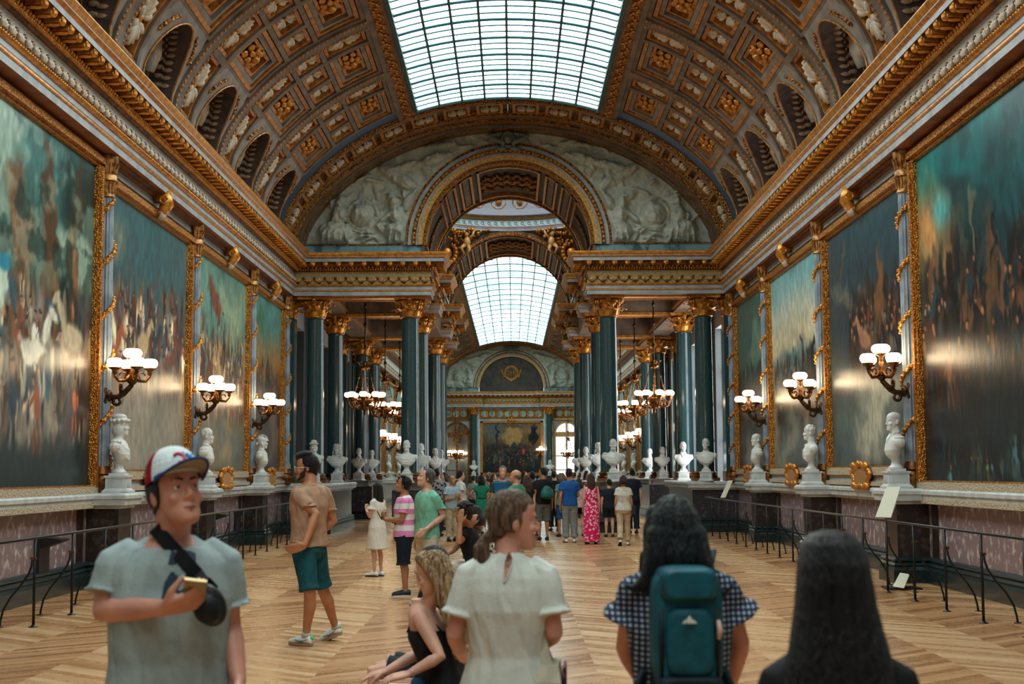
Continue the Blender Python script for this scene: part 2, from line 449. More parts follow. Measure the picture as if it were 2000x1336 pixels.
for sd in (-1, 1):
    for k in range(11):
        y0 = 37.40-BAYL*(k+1)
        bay(None, sd, y0, orn=(k < 6))
    for k in range(12):
        bay(None, sd, YB+4.1+BAYL*k, orn=False)

# ---- transverse end arches carrying the lunettes
def end_arch(ya, yb, orn=True):
    mb = MB(); g = MB(); d = 1 if yb > ya else -1
    lo, hi = min(ya, yb), max(ya, yb)
    for sd in (-1, 1):
        mb.mat = 2; vbox(mb, sd, 0, SMAX, ya if d > 0 else ya-.24, ya+.24 if d > 0 else ya, -.3, -.02, 16)
        def stn(a, b, h, m, mm=mb):
            p, q = ya+d*a, ya+d*b
            mm.mat = m; vbox(mm, sd, 0, SMAX, min(p, q), max(p, q), -.3, h, 16)
        stn(.24, .50, .06, 1); stn(.50, .62, .03, 0); stn(.62, 1.70, -.12, 0); stn(1.70, 1.95, .06, 1); stn(1.95, 2.25, .02, 0)
        stn(2.25, 2.6, .08, 1); stn(2.6, 2.75, .05, 2); stn(2.75, 3.1, .09, 0); stn(3.1, 3.35, .11, 1); stn(3.35, abs(yb-ya)+.05, .11, 0)
        n = 8
        for k in range(n):
            s0 = .1+k*(SMAX-.05)/n; s1 = s0+(SMAX-.05)/n*.8
            p, q = ya+d*.66, ya+d*1.66
            vframe(g, sd, s0, s1, min(p, q), max(p, q), -.2, .02, .08)
    o = struct('ceiling_end_arch', mb, [VAULT, GOLDC, mat('dark_blue_grey_paint', srgb(58,60,66), .5)])  # last material: dark blue-grey of the groove and the narrow band
    g.build('gilded_panel_frame', GOLD, o)
    if orn:
        for sd in (-1, 1):
            for k in range(8):
                s = .1+(k+.4)*(SMAX-.05)/8
                put(_leaf, o, vmat(s, sd, ya+d*1.16, -.1), (.8, .8, 1))
    return o
end_arch(37.9, YE); end_arch(YB+3.7, YB+.02, False); end_arch(YF-3.4, YF, False)

# ---- walls, floor, plain shell
fl = MB(); fl.quad((-7.2, YA-2, 0), (7.2, YA-2, 0), (7.2, YF+1, 0), (-7.2, YF+1, 0))
def floormat():
    m = bpy.data.materials.new('oak_chevron_parquet'); m.use_nodes = True; nt = m.node_tree; N = nt.nodes; L = nt.links
    b = N['Principled BSDF']; geo = N.new('ShaderNodeTexCoord'); sp = N.new('ShaderNodeSeparateXYZ'); L.new(geo.outputs['Object'], sp.inputs[0])
    def mth(op, a, b_=None):
        n = N.new('ShaderNodeMath'); n.operation = op
        for i, q in enumerate((a, b_)):
            if q is None: continue
            if isinstance(q, (int, float)): n.inputs[i].default_value = q
            else: L.new(q, n.inputs[i])
        return n.outputs[0]
    BW = .82; PW = .155
    xb = mth('DIVIDE', sp.outputs['X'], BW); band = mth('FLOOR', xb); fx = mth('SUBTRACT', xb, band)
    par = mth('SUBTRACT', mth('MULTIPLY', mth('MODULO', mth('ADD', band, 100.), 2.), 2.), 1.)
    yy = mth('ADD', sp.outputs['Y'], mth('MULTIPLY', mth('MULTIPLY', mth('SUBTRACT', fx, .5), par), BW*.85))
    pi_ = mth('DIVIDE', yy, PW); pl = mth('FLOOR', pi_); fy = mth('SUBTRACT', pi_, pl)
    cmb = N.new('ShaderNodeCombineXYZ'); L.new(band, cmb.inputs[0]); L.new(pl, cmb.inputs[1])
    wn = N.new('ShaderNodeTexWhiteNoise'); wn.noise_dimensions = '3D'; L.new(cmb.outputs[0], wn.inputs['Vector'])
    r = N.new('ShaderNodeValToRGB'); e = r.color_ramp.elements
    e[0].position = 0; e[0].color = srgb(150,104,64); e[1].position = 1; e[1].color = srgb(214,178,134)
    x = e.new(.35); x.color = srgb(178,128,82); x = e.new(.7); x.color = srgb(198,154,108)
    pm = mth('ADD', mth('MULTIPLY', wn.outputs['Value'], .62), mth('MULTIPLY', mth('ADD', par, 1.), .17))
    L.new(pm, r.inputs[0])
    ns = N.new('ShaderNodeTexNoise'); ns.inputs['Scale'].default_value = 3; ns.inputs['Detail'].default_value = 6
    mp = N.new('ShaderNodeMapping'); mp.inputs['Scale'].default_value = (2.2, 3, 1); L.new(geo.outputs['Object'], mp.inputs[0]); L.new(mp.outputs[0], ns.inputs['Vector'])
    mx = N.new('ShaderNodeMix'); mx.data_type = 'RGBA'; mx.blend_type = 'MULTIPLY'; mx.inputs[0].default_value = .3
    r2 = N.new('ShaderNodeValToRGB'); r2.color_ramp.elements[0].color = (.6,.56,.52,1); r2.color_ramp.elements[0].position = .3; r2.color_ramp.elements[1].position = .65
    L.new(ns.outputs['Fac'], r2.inputs[0]); L.new(r.outputs[0], mx.inputs[6]); L.new(r2.outputs[0], mx.inputs[7])
    # joints
    j = mth('MAXIMUM', mth('LESS_THAN', fy, .035), mth('LESS_THAN', mth('ABSOLUTE', mth('SUBTRACT', fx, .5)), 0.0))
    mx2 = N.new('ShaderNodeMix'); mx2.data_type = 'RGBA'; L.new(mth('MULTIPLY', j, .28), mx2.inputs[0]); L.new(mx.outputs[2], mx2.inputs[6]); mx2.inputs[7].default_value = srgb(90,58,36)
    L.new(mx2.outputs[2], b.inputs['Base Color'])
    rr = mth('ADD', mth('MULTIPLY', ns.outputs['Fac'], .2), mth('MULTIPLY', wn.outputs['Value'], .12))
    L.new(mth('ADD', rr, .13), b.inputs['Roughness'])
    bp = N.new('ShaderNodeBump'); bp.inputs['Strength'].default_value = .06; bp.inputs['Distance'].default_value = .01
    L.new(mth('ADD', wn.outputs['Value'], ns.outputs['Fac']), bp.inputs['Height']); L.new(bp.outputs[0], b.inputs['Normal'])
    return m
struct('floor', fl, floormat())
WALLM = mat('wall_plaster', srgb(140,142,146), .6)
for sd, nm in ((-1, 'left'), (1, 'right')):
    w = MB()
    for y0, y1 in ((YA, YE+.2), (YB-.2, YF)): w.box(sd*6.62 if sd > 0 else -7.0, 7.0 if sd > 0 else -6.62, y0, y1, 0, 8.3)
    wc = MB()
    for y0, y1 in ((YE+.2, 43.0), (45.6, 49.2), (51.8, 55.8), (58.4, YB-.2)): wc.box(sd*6.62 if sd > 0 else -7.0, 7.0 if sd > 0 else -6.62, y0, y1, 0, 8.3)
    for y0, y1 in ((43.0, 45.6), (49.2, 51.8), (55.8, 58.4)):
        w.box(sd*6.62 if sd > 0 else -7.0, 7.0 if sd > 0 else -6.62, y0, y1, 6.3, 8.3); wc.box(sd*6.62 if sd > 0 else -7.0, 7.0 if sd > 0 else -6.62, y0, y1, 0, .5)
    struct('wall_'+nm, w, WALLM); struct('wall_crossing_'+nm, wc, mat('dark_wall_paint', srgb(74,82,84), .5))
w = MB(); w.box(-7, 7, YA-.3, YA, 0, 12.5); struct('wall_back', w, WALLM)
# tall windows beside the columns
k = 2
for sd in (-1, 1):
    for yc in (44.3, 50.5, 57.1):
        k += 1
        wd = thing('window_%d' % k, None, None, kind='structure')
        g = MB(); g.quad((sd*6.9, yc-1.3, .5), (sd*6.9, yc+1.3, .5), (sd*6.9, yc+1.3, 6.3), (sd*6.9, yc-1.3, 6.3))
        g.build('pane', WINSIDE if sd > 0 else WINDIM, wd)
        f = MB()
        for y in (yc-1.3, yc-.65, yc, yc+.65, yc+1.3): f.box(sd*6.86-.03, sd*6.86+.03, y-.04, y+.04, .5, 6.3)
        for z in (.5, 1.6, 2.7, 3.8, 4.9, 6.3): f.box(sd*6.86-.03, sd*6.86+.03, yc-1.3, yc+1.3, z-.035, z+.035)
        f.build('window_frame', GREY if sd > 0 else GOLDD, wd)

# ---- entablature: one profile swept round the hall and broken forward over the columns
ENT = [(-.3,6.90),(.34,6.90),(.34,7.02),(.37,7.03),(.37,7.06),(.38,7.07),(.38,7.16),(.42,7.17),(.44,7.20),(.42,7.23),(.33,7.24),(.33,7.60),(.36,7.61),(.42,7.68),(.42,7.70),(.46,7.74),(.47,7.80),(.50,7.84),(.74,7.84),(.74,7.93),(.76,7.94),(.80,7.97),(.80,7.985),(.84,8.04),(.86,8.08),(.86,8.10),(-.3,8.12)]
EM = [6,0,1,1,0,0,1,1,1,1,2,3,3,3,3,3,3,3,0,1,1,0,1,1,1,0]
def entab(path, side, name, modul=True, y_lim=(-99, 999), face=0):
    n = len(path); mb = MB()
    for q in range(len(ENT)-1):
        mb.mat = {0:0, 1:1, 2:2, 3:3, 6:4}[EM[q]]
        mb.sweep(path, ENT[q:q+2], side=side)
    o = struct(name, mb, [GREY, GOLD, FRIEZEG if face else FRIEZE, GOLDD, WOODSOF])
    if not modul: return o
    md = MB(); bd = MB(); pm = MB()
    for i in range(n-1):
        a, b = V(path[i]), V(path[i+1]); L = (b-a).length; t = (b-a)/L; nr = V((-t.y, t.x))*side
        # turns shorten or lengthen the run at the given projection
        def run(d, pitch):
            lo, hi = 0, L
            if i > 0:
                p = (V(path[i])-V(path[i-1])).normalized(); c = p.x*t.y-p.y*t.x
                lo = d*(1 if c*side > 0 else -1)*(1 if abs(c) > .3 else 0)
            if i < n-2:
                p = (V(path[i+2])-V(path[i+1])).normalized(); c = t.x*p.y-t.y*p.x
                hi = L-d*(1 if c*side > 0 else -1)*(1 if abs(c) > .3 else 0)
            m = max(1, int((hi-lo)/pitch))
            for k in range(m):
                s = lo+(k+.5)*(hi-lo)/m; q = a+t*s
                if y_lim[0] < q.y < y_lim[1]: yield q
        ang = atan2(t.y, t.x)
        R = Matrix.Rotation(ang, 3, 'Z')
        up = Matrix.Rotation(atan2(nr.y, nr.x), 3, 'Z')
        for q in run(.48, .36):
            c = q+nr*.60; md.cbox((c.x, c.y, 7.80), (.25, .13, .10), up)
            c = q+nr*.70; md.ell((c.x, c.y, 7.775), (.06, .075, .06), 7, 5, up)
            c = q+nr*.58; md.ell((c.x, c.y, 7.735), (.13, .05, .025), 7, 4, up)
        for q in run(.47, .115):
            c = q+nr*.465; bd.ell((c.x, c.y, 7.705), .036, 5, 4)
        for q in run(.45, .072):
            c = q+nr*.45; bd.cbox((c.x, c.y, 7.645), (.05, .035, .06), up)
        for q in run(.35, .30):
            c = q+nr*.345
            pm.mat = 0
            for e in (-.10, -.05, 0, .05, .10):
                pp = c+t*e*.9; pm.tube([(c.x, c.y, 7.26), (pp.x+nr.x*.05, pp.y+nr.y*.05, 7.36), (pp.x+t.x*e*.3+nr.x*.06, pp.y+t.y*e*.3+nr.y*.06, 7.42-abs(e)*.5)], [.018, .03, .012], 5)
            pm.mat = 1; pp = c+t*.15
            pm.ell((pp.x+nr.x*.03, pp.y+nr.y*.03, 7.40), (.045, .045, .05), 6, 5)
            pm.ell((c.x+nr.x*.04, c.y+nr.y*.04, 7.275), (.05, .05, .03), 6, 4)
        for q in run(.44, .09):
            c = q+nr*.44; bd.ell((c.x, c.y, 7.20), .026, 5, 4)
    md.build('modillion', [GOLD], o, smooth=False); bd.build('bead_moulding', [GOLD], o, smooth=True)
    pm.build('palmette_band', [GOLDP if face else LEAFW, GOLDD], o, smooth=True)
    return o
for sd in (-1, 1):
    entab([(sd*W, YA), (sd*W, YE+.02)], -sd if False else (1 if sd > 0 else -1), 'trim_1' if sd < 0 else 'trim_2', y_lim=(11, 99))
    P = [(sd*W, YE+.0), (sd*2.62, YE), (sd*2.62, YE+.62), (sd*2.98, YE+.62), (sd*2.98, YE+4.7), (sd*2.62, YE+4.7), (sd*2.62, YE+5.6), (sd*3.35, YE+5.6)]
    entab(P, -1 if sd < 0 else 1, 'trim_3' if sd < 0 else 'trim_4', face=1)
    P = [(sd*3.35, YB-5.6), (sd*2.62, YB-5.6), (sd*2.62, YB-4.7), (sd*2.98, YB-4.7), (sd*2.98, YB-.62), (sd*2.62, YB-.62), (sd*2.62, YB), (sd*W, YB)]
    entab(P, -1 if sd < 0 else 1, 'trim_5' if sd < 0 else 'trim_6', face=1)
    entab([(sd*W, YB), (sd*W, YF)], 1 if sd > 0 else -1, 'trim_7' if sd < 0 else 'trim_8', modul=False)
    # end wall return
    P = [(sd*W, YF), (sd*2.62, YF), (sd*2.62, YF+.5)]
    entab(P, -1 if sd < 0 else 1, 'trim_9' if sd < 0 else 'trim_10', face=1)
entab([(-2.9, YF+.5), (2.9, YF+.5)], -1, 'trim_11', face=1)
# ================================================================ colonnade, arches, dome, far wall
AR, AZ = 2.53, 8.42                                              # arch radius and springing
def arch_pts(r, n=40, z0=AZ, a0=0, a1=pi): return [(r*cos(a0+(a1-a0)*i/n), z0+r*sin(a0+(a1-a0)*i/n)) for i in range(n+1)]

def capital_mesh():
    mb = MB()
    mb.lathe([(.25,0),(.27,.015),(.25,.03),(.245,.05),(.25,.25),(.30,.42),(.34,.50)], n=20)
    for tier, (n, z0, hh, out) in enumerate(((8, .03, .22, .16), (8, .06, .40, .19))):
        for k in range(n):
            a = 2*pi*(k+tier*.5)/n; ca, sa = cos(a), sin(a); rs = []
            for t, r, wd in ((0,.255,.055),(.35,.275,.085),(.7,.30,.08),(.92,.345+out*.3,.065),(1.0,.36+out*.55,.05),(.93,.36+out*.85,.035),(.84,.36+out*.8,.015)):
                z = z0+hh*t
                row = []
                for u, dz in ((-1,-.0),(-.5,.012),(0,.02),(.5,.012),(1,0)):
                    rr = r+dz; row.append((ca*rr-sa*wd*u, sa*rr+ca*wd*u, z))
                rs.append(row)
            mb.rings(rs, False)
            mb.rings([[(p[0]*.97, p[1]*.97, p[2]) for p in r] for r in rs][::-1], False)
    for k in range(8):                                             # small inner leaves and buds
        a = 2*pi*(k+.5)/8; ca, sa = cos(a), sin(a)
        mb.tube([(ca*.27, sa*.27, .2), (ca*.31, sa*.31, .36), (ca*.36, sa*.36, .46), (ca*.41, sa*.41, .45)], [.02,.035,.03,.012], 6); mb.ell((ca*.40, sa*.40, .21), (.04,.04,.03), 6, 5); mb.ell((cos(a+.39)*.37, sin(a+.39)*.37, .36), (.045,.045,.03), 6, 5)
    for k in range(4):                                             # corner volutes
        a = pi/4+k*pi/2
        for e in (-1, 1):
            d = V((cos(a), sin(a), 0)); t = V((-sin(a), cos(a), 0))
            pts = []
            for i in range(14):
                th = i*.5; r = .085*(1-i/16)
                pts.append(d*(.40+.0)+V((0,0,.43))+d*(r*cos(th+pi*.7))+V((0,0,r*sin(th+pi*.7)))+t*(e*.035))
            mb.tube([d*.26+t*e*.06+V((0,0,.27))]+pts, .022, 5)
        a2 = k*pi/2; d = V((cos(a2), sin(a2), 0)); mb.ell(d*.36+V((0,0,.53)), (.07,.07,.06), 7, 5)
    n = 9; ring = []                                               # abacus with hollow sides
    for k in range(4):
        for i in range(n):
            u = -1+2*i/(n-1); a = k*pi/2; r = .36+.07*u*u
            ring.append((cos(a)*r-sin(a)*u*.42, sin(a)*r+cos(a)*u*.42))
    mb.rings([[(x*s, y*s, z) for x, y in ring] for z, s in ((.52,.93),(.54,1),(.57,1),(.58,1.04),(.61,1.04))])
    return mb
CAPM = MB(); CAPM.merge(capital_mesh(), Matrix.Diagonal((1.1, 1.1, 1, 1)))
def make_column(label, loc, half=False):
    t = thing('marble_column', label, 'column', loc, kind='thing', group='green marble columns of the crossing')
    b = MB()
    b.cbox((0,0,.05), (.74,.74,.10)); b.lathe([(.35,.10),(.37,.13),(.35,.17),(.31,.18),(.30,.21),(.33,.22),(.33,.25),(.30,.27),(.285,.29)], n=28)
    b.build('base', GOLDD, t, auto=40)
    s = MB(); s.lathe([(.285,.28),(.272,.33),(.270,.9),(.262,2.4),(.243,4.76),(.25,4.78),(.26,4.80),(.245,4.83)], n=36); s.build('shaft', COLMARB, t, auto=50)
    c = MB(); c.merge(CAPM, Matrix.Translation((0,0,4.83))); c.build('capital', GOLD, t, auto=35)
    return t
ROWY = [41.78, 46.55, 54.85, 59.62]
colproto = None; OC = {1:'first', 2:'second', 3:'third', 4:'fourth'}
for sd, sn in ((-1, 'left'), (1, 'right')):
    for i, y in enumerate(ROWY):
        for xx, wn in ((2.92, 'inner'), (5.72, 'outer')):
            lab = 'green marble column, %s of the %s %s row, gilded leaf capital' % (OC[i+1], wn, sn)
            if colproto is None: colproto = make_column(lab, (sd*xx, y, 1.46))
            else: dup(colproto, (sd*xx, y, 1.46), label=lab)
# flat pilasters against the wall behind the outer columns
for sd, sn in ((-1, 'left'), (1, 'right')):
    for i, y in enumerate(ROWY):
        p = thing('wall_pilaster', 'flat green marble pilaster on the %s wall beside the %s outer column' % (sn, OC[i+1]), 'pilaster', (sd*6.42, y, 1.46), kind='thing', group='wall pilasters of the crossing')
        b = MB(); b.cbox((0,0,.14), (.3,.62,.28)); b.build('base', GOLDD, p)
        b = MB(); b.cbox((0,0,2.55), (.24,.5,4.56)); b.build('shaft', COLMARB, p)
        b = MB()
        b.merge(CAPM, Matrix.Translation((0,0,4.83)) @ Matrix.Diagonal((.55,.95,1,1))); b.build('capital', GOLD, p, auto=35)
for sd, sn in ((-1, 'left'), (1, 'right')):
    dup(colproto, (sd*2.99, YF-.46, 1.46), label='distant green marble column on the %s of the end wall painting' % sn, group='green marble columns of the end wall')

# ---- dado, ledge and plinth: swept like the entablature
LED = [(-.02,1.215),(.05,1.215),(.05,1.25),(.13,1.27),(.14,1.36),(.16,1.37),(.16,1.42),(.12,1.455),(-.3,1.46)]
PLI = [(.02,.40),(.06,.385),(.08,.36),(.08,.34),(.05,.33),(.09,.28),(.09,.27),(.07,.26),(.10,.20),(.10,0)]
def dado(path, side, name, body=PURPLE, piers=True):
    l = MB(); l.sweep(path, LED, side=side)
    o = struct(name, l, LEDGE)
    b = MB(); b.sweep(path, [(.0,1.24),(.0,.30)], side=side); b.build('marble_panel', body, o)
    p = MB(); p.sweep(path, PLI, side=side); p.build('plinth', PLINTHM, o)
    return o
PD = .52; PW2 = .36                                                # pier projection and half width
n = 0
for sd in (-1, 1):
    pts = [(sd*(W-.02), YA)]; pier = MB()
    for y in PIL:
        if y > 41: continue
        yb = y-.0
        pts += [(sd*(W-.02), yb-PW2), (sd*(W-PD), yb-PW2), (sd*(W-PD), yb+PW2), (sd*(W-.02), yb+PW2)]
        pier.box(min(sd*(W-PD-.004), sd*W), max(sd*(W-PD-.004), sd*W), yb-PW2-.004, yb+PW2+.004, .3, 1.216)
        for yy in (yb-.85, yb+.55): pier.box(min(sd*(W-.03), sd*W), max(sd*(W-.03), sd*W), yy, yy+.32, .3, 1.216)
    pts += [(sd*(W-.02), YE-.30)]
    P = [(sd*(W-.02), YE-.35), (sd*5.25, YE-.35), (sd*5.25, YE+5.75), (sd*(W-.02), YE+5.75)]
    dado(P, 1 if sd > 0 else -1, 'trim_%d' % (30+(sd > 0)), DADODARK)
    o = dado(pts, 1 if sd > 0 else -1, 'baseboard_left' if sd < 0 else 'baseboard_right'); pier.build('pier_facing', PIERM, o)
    # pedestals under the columns
    for k, (x0, x1, y0, y1) in enumerate(((2.45, 3.4, YE-.35, YE+5.75), (2.45, 3.4, YB-5.75, YB+.35), (5.25, 6.6, YB-5.75, YB+.35))):
        P = [(sd*x0, y0), (sd*x0, y1), (sd*x1, y1), (sd*x1, y0)]
        o = dado(P+[P[0], P[1]][:1], 1 if sd < 0 else -1, 'trim_%d' % (20+k+4*(sd > 0)), DADODARK)
        top = MB(); top.quad((sd*x0, y0, 1.45), (sd*x1, y0, 1.45), (sd*x1, y1, 1.45), (sd*x0, y1, 1.45)); top.build('ledge_top', LEDGE, o)
    if True:
        top = MB(); top.box(min(sd*5.25, sd*6.6), max(sd*5.25, sd*6.6), YE-.35, YE+5.75, 1.40, 1.45); struct('trim_%d' % (24+4*(sd > 0)), top, LEDGE)
    o = dado([(sd*(W-.02), YB+.35), (sd*(W-.02), YF)], 1 if sd > 0 else -1, 'baseboard_far_left' if sd < 0 else 'baseboard_far_right')

# ---- lunette walls with carved reliefs
def relief_wall(yp, name, far=False):
    """the tympanum between the vault and the arch; carved figures stand out of it as real height"""
    nx, nz = (420, 200) if not far else (150, 75)
    X = np.linspace(-6.1, 6.1, nx); Z = np.linspace(0, 3.45, nz); xx, zz = np.meshgrid(X, Z)
    H = np.zeros_like(xx); r = np.random.RandomState(5)
    def blob(cx, cz, a, b, ang, h):
        nonlocal H
        c, s = cos(ang), sin(ang); dx = xx-cx; dz = zz-cz
        u = (dx*c+dz*s)/a; v = (-dx*s+dz*c)/b; q = 1-u*u-v*v
        H = np.maximum(H, np.where(q > 0, h*np.sqrt(np.maximum(q, 0)), 0))
    for sd in (-1, 1):
        def B(x, z, a, b, ang, h): blob(sd*x, z, a, b, sd*ang, h)
        # two seated figures with the shield between, trophies and winged figures above
        for x, lean in ((4.95, .15), (3.35, -.2)):
            B(x, 1.22, .16, .18, 0, .20); B(x+lean*.3, .85, .24, .36, lean, .22); B(x+lean*.8, .38, .52, .30, .15*np.sign(lean), .24)
            B(x+lean*1.5, .2, .42, .16, .5*np.sign(lean), .2); B(x-lean*1.3, .8, .36, .09, -.7, .18); B(x-lean*.4, 1.36, .2, .1, .3, .14)
            for k in range(5): B(x+lean+(k-2)*.16, .25, .05, .30, .12*(k-2), .25)
        for k in range(16): B(4.2+r.uniform(-.9,.9), r.uniform(.1,.5), r.uniform(.12,.3), .05, r.uniform(-1,1), .1)
        B(2.45, 1.65, .15, .17, 0, .2); B(2.75, 1.35, .5, .24, -.75, .2); B(3.2, 1.95, .75, .2, .55, .14); B(2.75, .8, .16, .7, .2, .14); B(2.35, 2.1, .5, .14, .9, .12)
        B(1.75, 2.62, .14, .15, 0, .18); B(2.2, 2.5, .5, .2, -.35, .2); B(3.0, 2.3, .7, .16, -.25, .14); B(2.0, 2.95, .5, .1, -.1, .12); B(.95, 2.85, .5, .1, .1, .1)
        for k in range(40):
            x = r.uniform(.9, 5.6); z = r.uniform(.1, 3.1)
            B(x, z, r.uniform(.12,.4), r.uniform(.03,.09), r.uniform(-1.5,1.5), r.uniform(.06,.13))
    d0 = np.minimum.reduce([np.hypot(xx-sd*4.3, zz-.86) for sd in (-1, 1)])
    H = np.where(d0 < .5, .05, H)
    ring = np.exp(-((d0-.43)/.05)**2)*.09; H = np.maximum(H, ring)
    H = np.maximum(H, np.where(d0 < .34, .06+.20*np.sqrt(np.maximum(0, 1-(d0/.34)**2)), 0))
    fold = (fbm(xx*3+fbm(xx, zz, 3)*4, zz*2.2, 9)-.5)+.7*(fbm(xx*8+fbm(xx*2, zz*2, 4)*5, zz*4, 19)-.47)
    H = H+np.where(H > .03, fold*.19, fold*.06)
    lim = np.array([vprof(x, 6.02, 3.42) for x in X]); lim = lim/lim.max()*3.42
    inside = (zz < lim[None, :]+.12) & ~((np.hypot(xx, zz) < 3.02))
    edge = np.clip((lim[None, :]-zz)/.12, 0, 1)*np.clip((np.hypot(xx, zz)-3.06)/.08, 0, 1)*np.clip(zz/.06, 0, 1)
    H = H*edge*1.7
    idx = -np.ones((nz, nx), int); vs = []; fs = []
    keep = np.zeros((nz-1, nx-1), bool)
    for i in range(nz-1):
        for j in range(nx-1):
            if inside[i:i+2, j:j+2].any(): keep[i, j] = True
    for i in range(nz-1):
        for j in range(nx-1):
            if not keep[i, j]: continue
            q = []
            for a, b in ((i,j),(i,j+1),(i+1,j+1),(i+1,j)):
                if idx[a, b] < 0: idx[a, b] = len(vs); vs.append((X[b], yp-H[a, b], AZ+.04+Z[a]))
                q.append(idx[a, b])
            fs.append(tuple(q))
    mb = MB(); mb.add(vs, fs)
    o = struct(name, mb, RELIEF, smooth=True)
    tr = MB()
    tr.tube([(x, yp-.03, AZ+vprof(x, 6.02, 3.42)) for x in [6.0*cos(pi*i/60) for i in range(61)]], .035, 6); tr.build('border_moulding', LEDGE, o, smooth=True)
    g = MB()
    for sd in (-1, 1): g.box(min(sd*3.1, sd*6.05), max(sd*3.1, sd*6.05), yp-.05, yp, AZ+.0, AZ+.05)
    g.build('base_moulding', GOLDC, o)
    bb = MB()
    for sd in (-1, 1): bb.box(min(sd*2.6, sd*6.2), max(sd*2.6, sd*6.2), yp-.02, yp+.3, 8.08, AZ)
    bb.build('veined_band', BLUEBAND, o)
    # archivolt: gilded and plain rings round the opening
    av = MB()
    for (r0, r1, y, m) in ((3.05,2.97,.06,1), (2.97,2.86,.10,0), (2.86,2.74,.15,1), (2.74,2.68,.10,0), (2.68,2.53,.14,2)):
        av.mat = m; a = arch_pts(r0); b = arch_pts(r1)
        av.rings([[(x, yp+.02, z) for x, z in a], [(x, yp-y, z) for x, z in a], [(x, yp-y, z) for x, z in b], [(x, yp+.02, z) for x, z in b]], False)
    av.build('archivolt', [GREY, GOLDC, GOLDP], o)
    kb = MB()                                                    # ornament on the gilt ring and the head at the crown
    for i in range(64 if not far else 24):
        a = pi*(i+.5)/(64 if not far else 24); kb.ell((2.80*cos(a), yp-.16, AZ+2.80*sin(a)), (.05,.04,.05), 6, 4)
    kb.build('archivolt_leaf', GOLD, o, smooth=True)
    hd = MB(); hz = AZ+3.14
    hd.ell((0, yp-.3, hz), (.12,.14,.17), 12, 9); hd.ell((0, yp-.44, hz-.02), (.03,.05,.05), 6, 5); hd.ell((0, yp-.26, hz+.12), (.17,.16,.12), 10, 6)
    for sd in (-1, 1):
        hd.tube([(sd*.1, yp-.25, hz-.16), (sd*.3, yp-.2, hz-.05), (sd*.5, yp-.18, hz+.05), (sd*.62, yp-.15, hz-.08)], [.06,.09,.08,.03], 7)
        hd.tube([(sd*.12, yp-.28, hz+.12), (sd*.2, yp-.24, hz-.1), (sd*.16, yp-.26, hz-.28)], [.05,.05,.02], 6)
        for k in range(5): hd.ell((sd*(.2+k*.09), yp-.22, hz+.16-.02*k), (.07,.05,.06), 6, 4)
        hd.ell((sd*.2, yp-.2, hz-.3), (.16,.08,.07), 7, 5)
    hd.build('keystone_head', mat('patinated_plaster', srgb(120,130,126), .6), o, smooth=True)
    return o
relief_wall(YE, 'wall_lunette'); relief_wall(YF, 'wall_lunette_far', True)

# ---- the deep arches: soffits with panels
def soffit(y0, y1, name, panels=True):
    s = MB(); n = 48
    for a, b, r, m in ((y0, y0+.16, 2.44, 1), (y0+.16, y0+.34, 2.5, 0), (y0+.34, y0+.42, 2.47, 1), (y0+.42, y1-.42, 2.55, 2), (y1-.42, y1-.34, 2.47, 1), (y1-.34, y1-.16, 2.5, 0), (y1-.16, y1, 2.44, 1)):
        s.mat = m; p = arch_pts(r, n)
        s.rings([[(x, a, z) for x, z in arch_pts(2.75, n)], [(x, a, z) for x, z in p], [(x, b, z) for x, z in p], [(x, b, z) for x, z in arch_pts(2.75, n)]], False)
    o = struct(name, s, [VAULT, GOLDC, COFFER])
    g = MB(); lf = MB(); br = MB()
    ya, yb = y0+.62, y1-.62
    def rbox(mb, a0, a1, yy0, yy1, r0, r1):
        k = max(2, int((a1-a0)/.12)); rs = []
        for i in range(k+1):
            a = a0+(a1-a0)*i/k
            rs.append([(r0*cos(a), yy0, AZ+r0*sin(a)), (r1*cos(a), yy0, AZ+r1*sin(a)), (r1*cos(a), yy1, AZ+r1*sin(a)), (r0*cos(a), yy1, AZ+r0*sin(a))])
        mb.rings(rs)
    segs = [(.02, .62, 0), (.68, .86, 1), (.92, 1.10, 1), (1.17, 1.97, 2), (2.04, 2.22, 1), (2.28, 2.46, 1), (2.52, 3.12, 0)]
    for a0, a1, k in segs:
        w = .05
        for q in ((a0, a0+w*.6, ya, yb), (a1-w*.6, a1, ya, yb), (a0, a1, ya, ya+.12), (a0, a1, yb-.12, yb)): rbox(g, *q, 2.56, 2.45)
        am = (a0+a1)/2
        if k == 2:
            for i in range(26):
                a = am+(i/25-.5)*(a1-a0)*.85
                for yy, rr in ((y0+(y1-y0)*.5, .12), (y0+(y1-y0)*.36, .08), (y0+(y1-y0)*.64, .08)):
                    lf.ell((2.48*cos(a), yy+.22*sin(i*1.3), AZ+2.48*sin(a)), (rr, rr*1.2, .07), 6, 4)
        elif k == 1: rbox(br, a0+.05, a1-.05, ya+.2, yb-.2, 2.56, 2.47)
        else:
            for i in range(12):
                a = a0+.06+i*(a1-a0-.12)/11; lf.ell((2.5*cos(a), (y0+y1)/2, AZ+2.5*sin(a)), (.06,.16+.1*sin(i*1.2)**2,.06), 6, 4)
    g.build('gilded_panel_frame', GOLD, o); lf.build('carved_relief', GOLDC, o, smooth=True); br.build('plain_panel', VAULT, o)
    for sd in (-1, 1):                                           # upright below the springing
        u = MB(); u.box(min(sd*2.5, sd*2.98), max(sd*2.5, sd*2.98), y0, y1, 8.06, AZ+.02); u.build('springing_block', VAULT, o)
    return o
soffit(YE, YE+5.7, 'ceiling_arch'); soffit(YB-5.7, YB, 'ceiling_arch_inner')

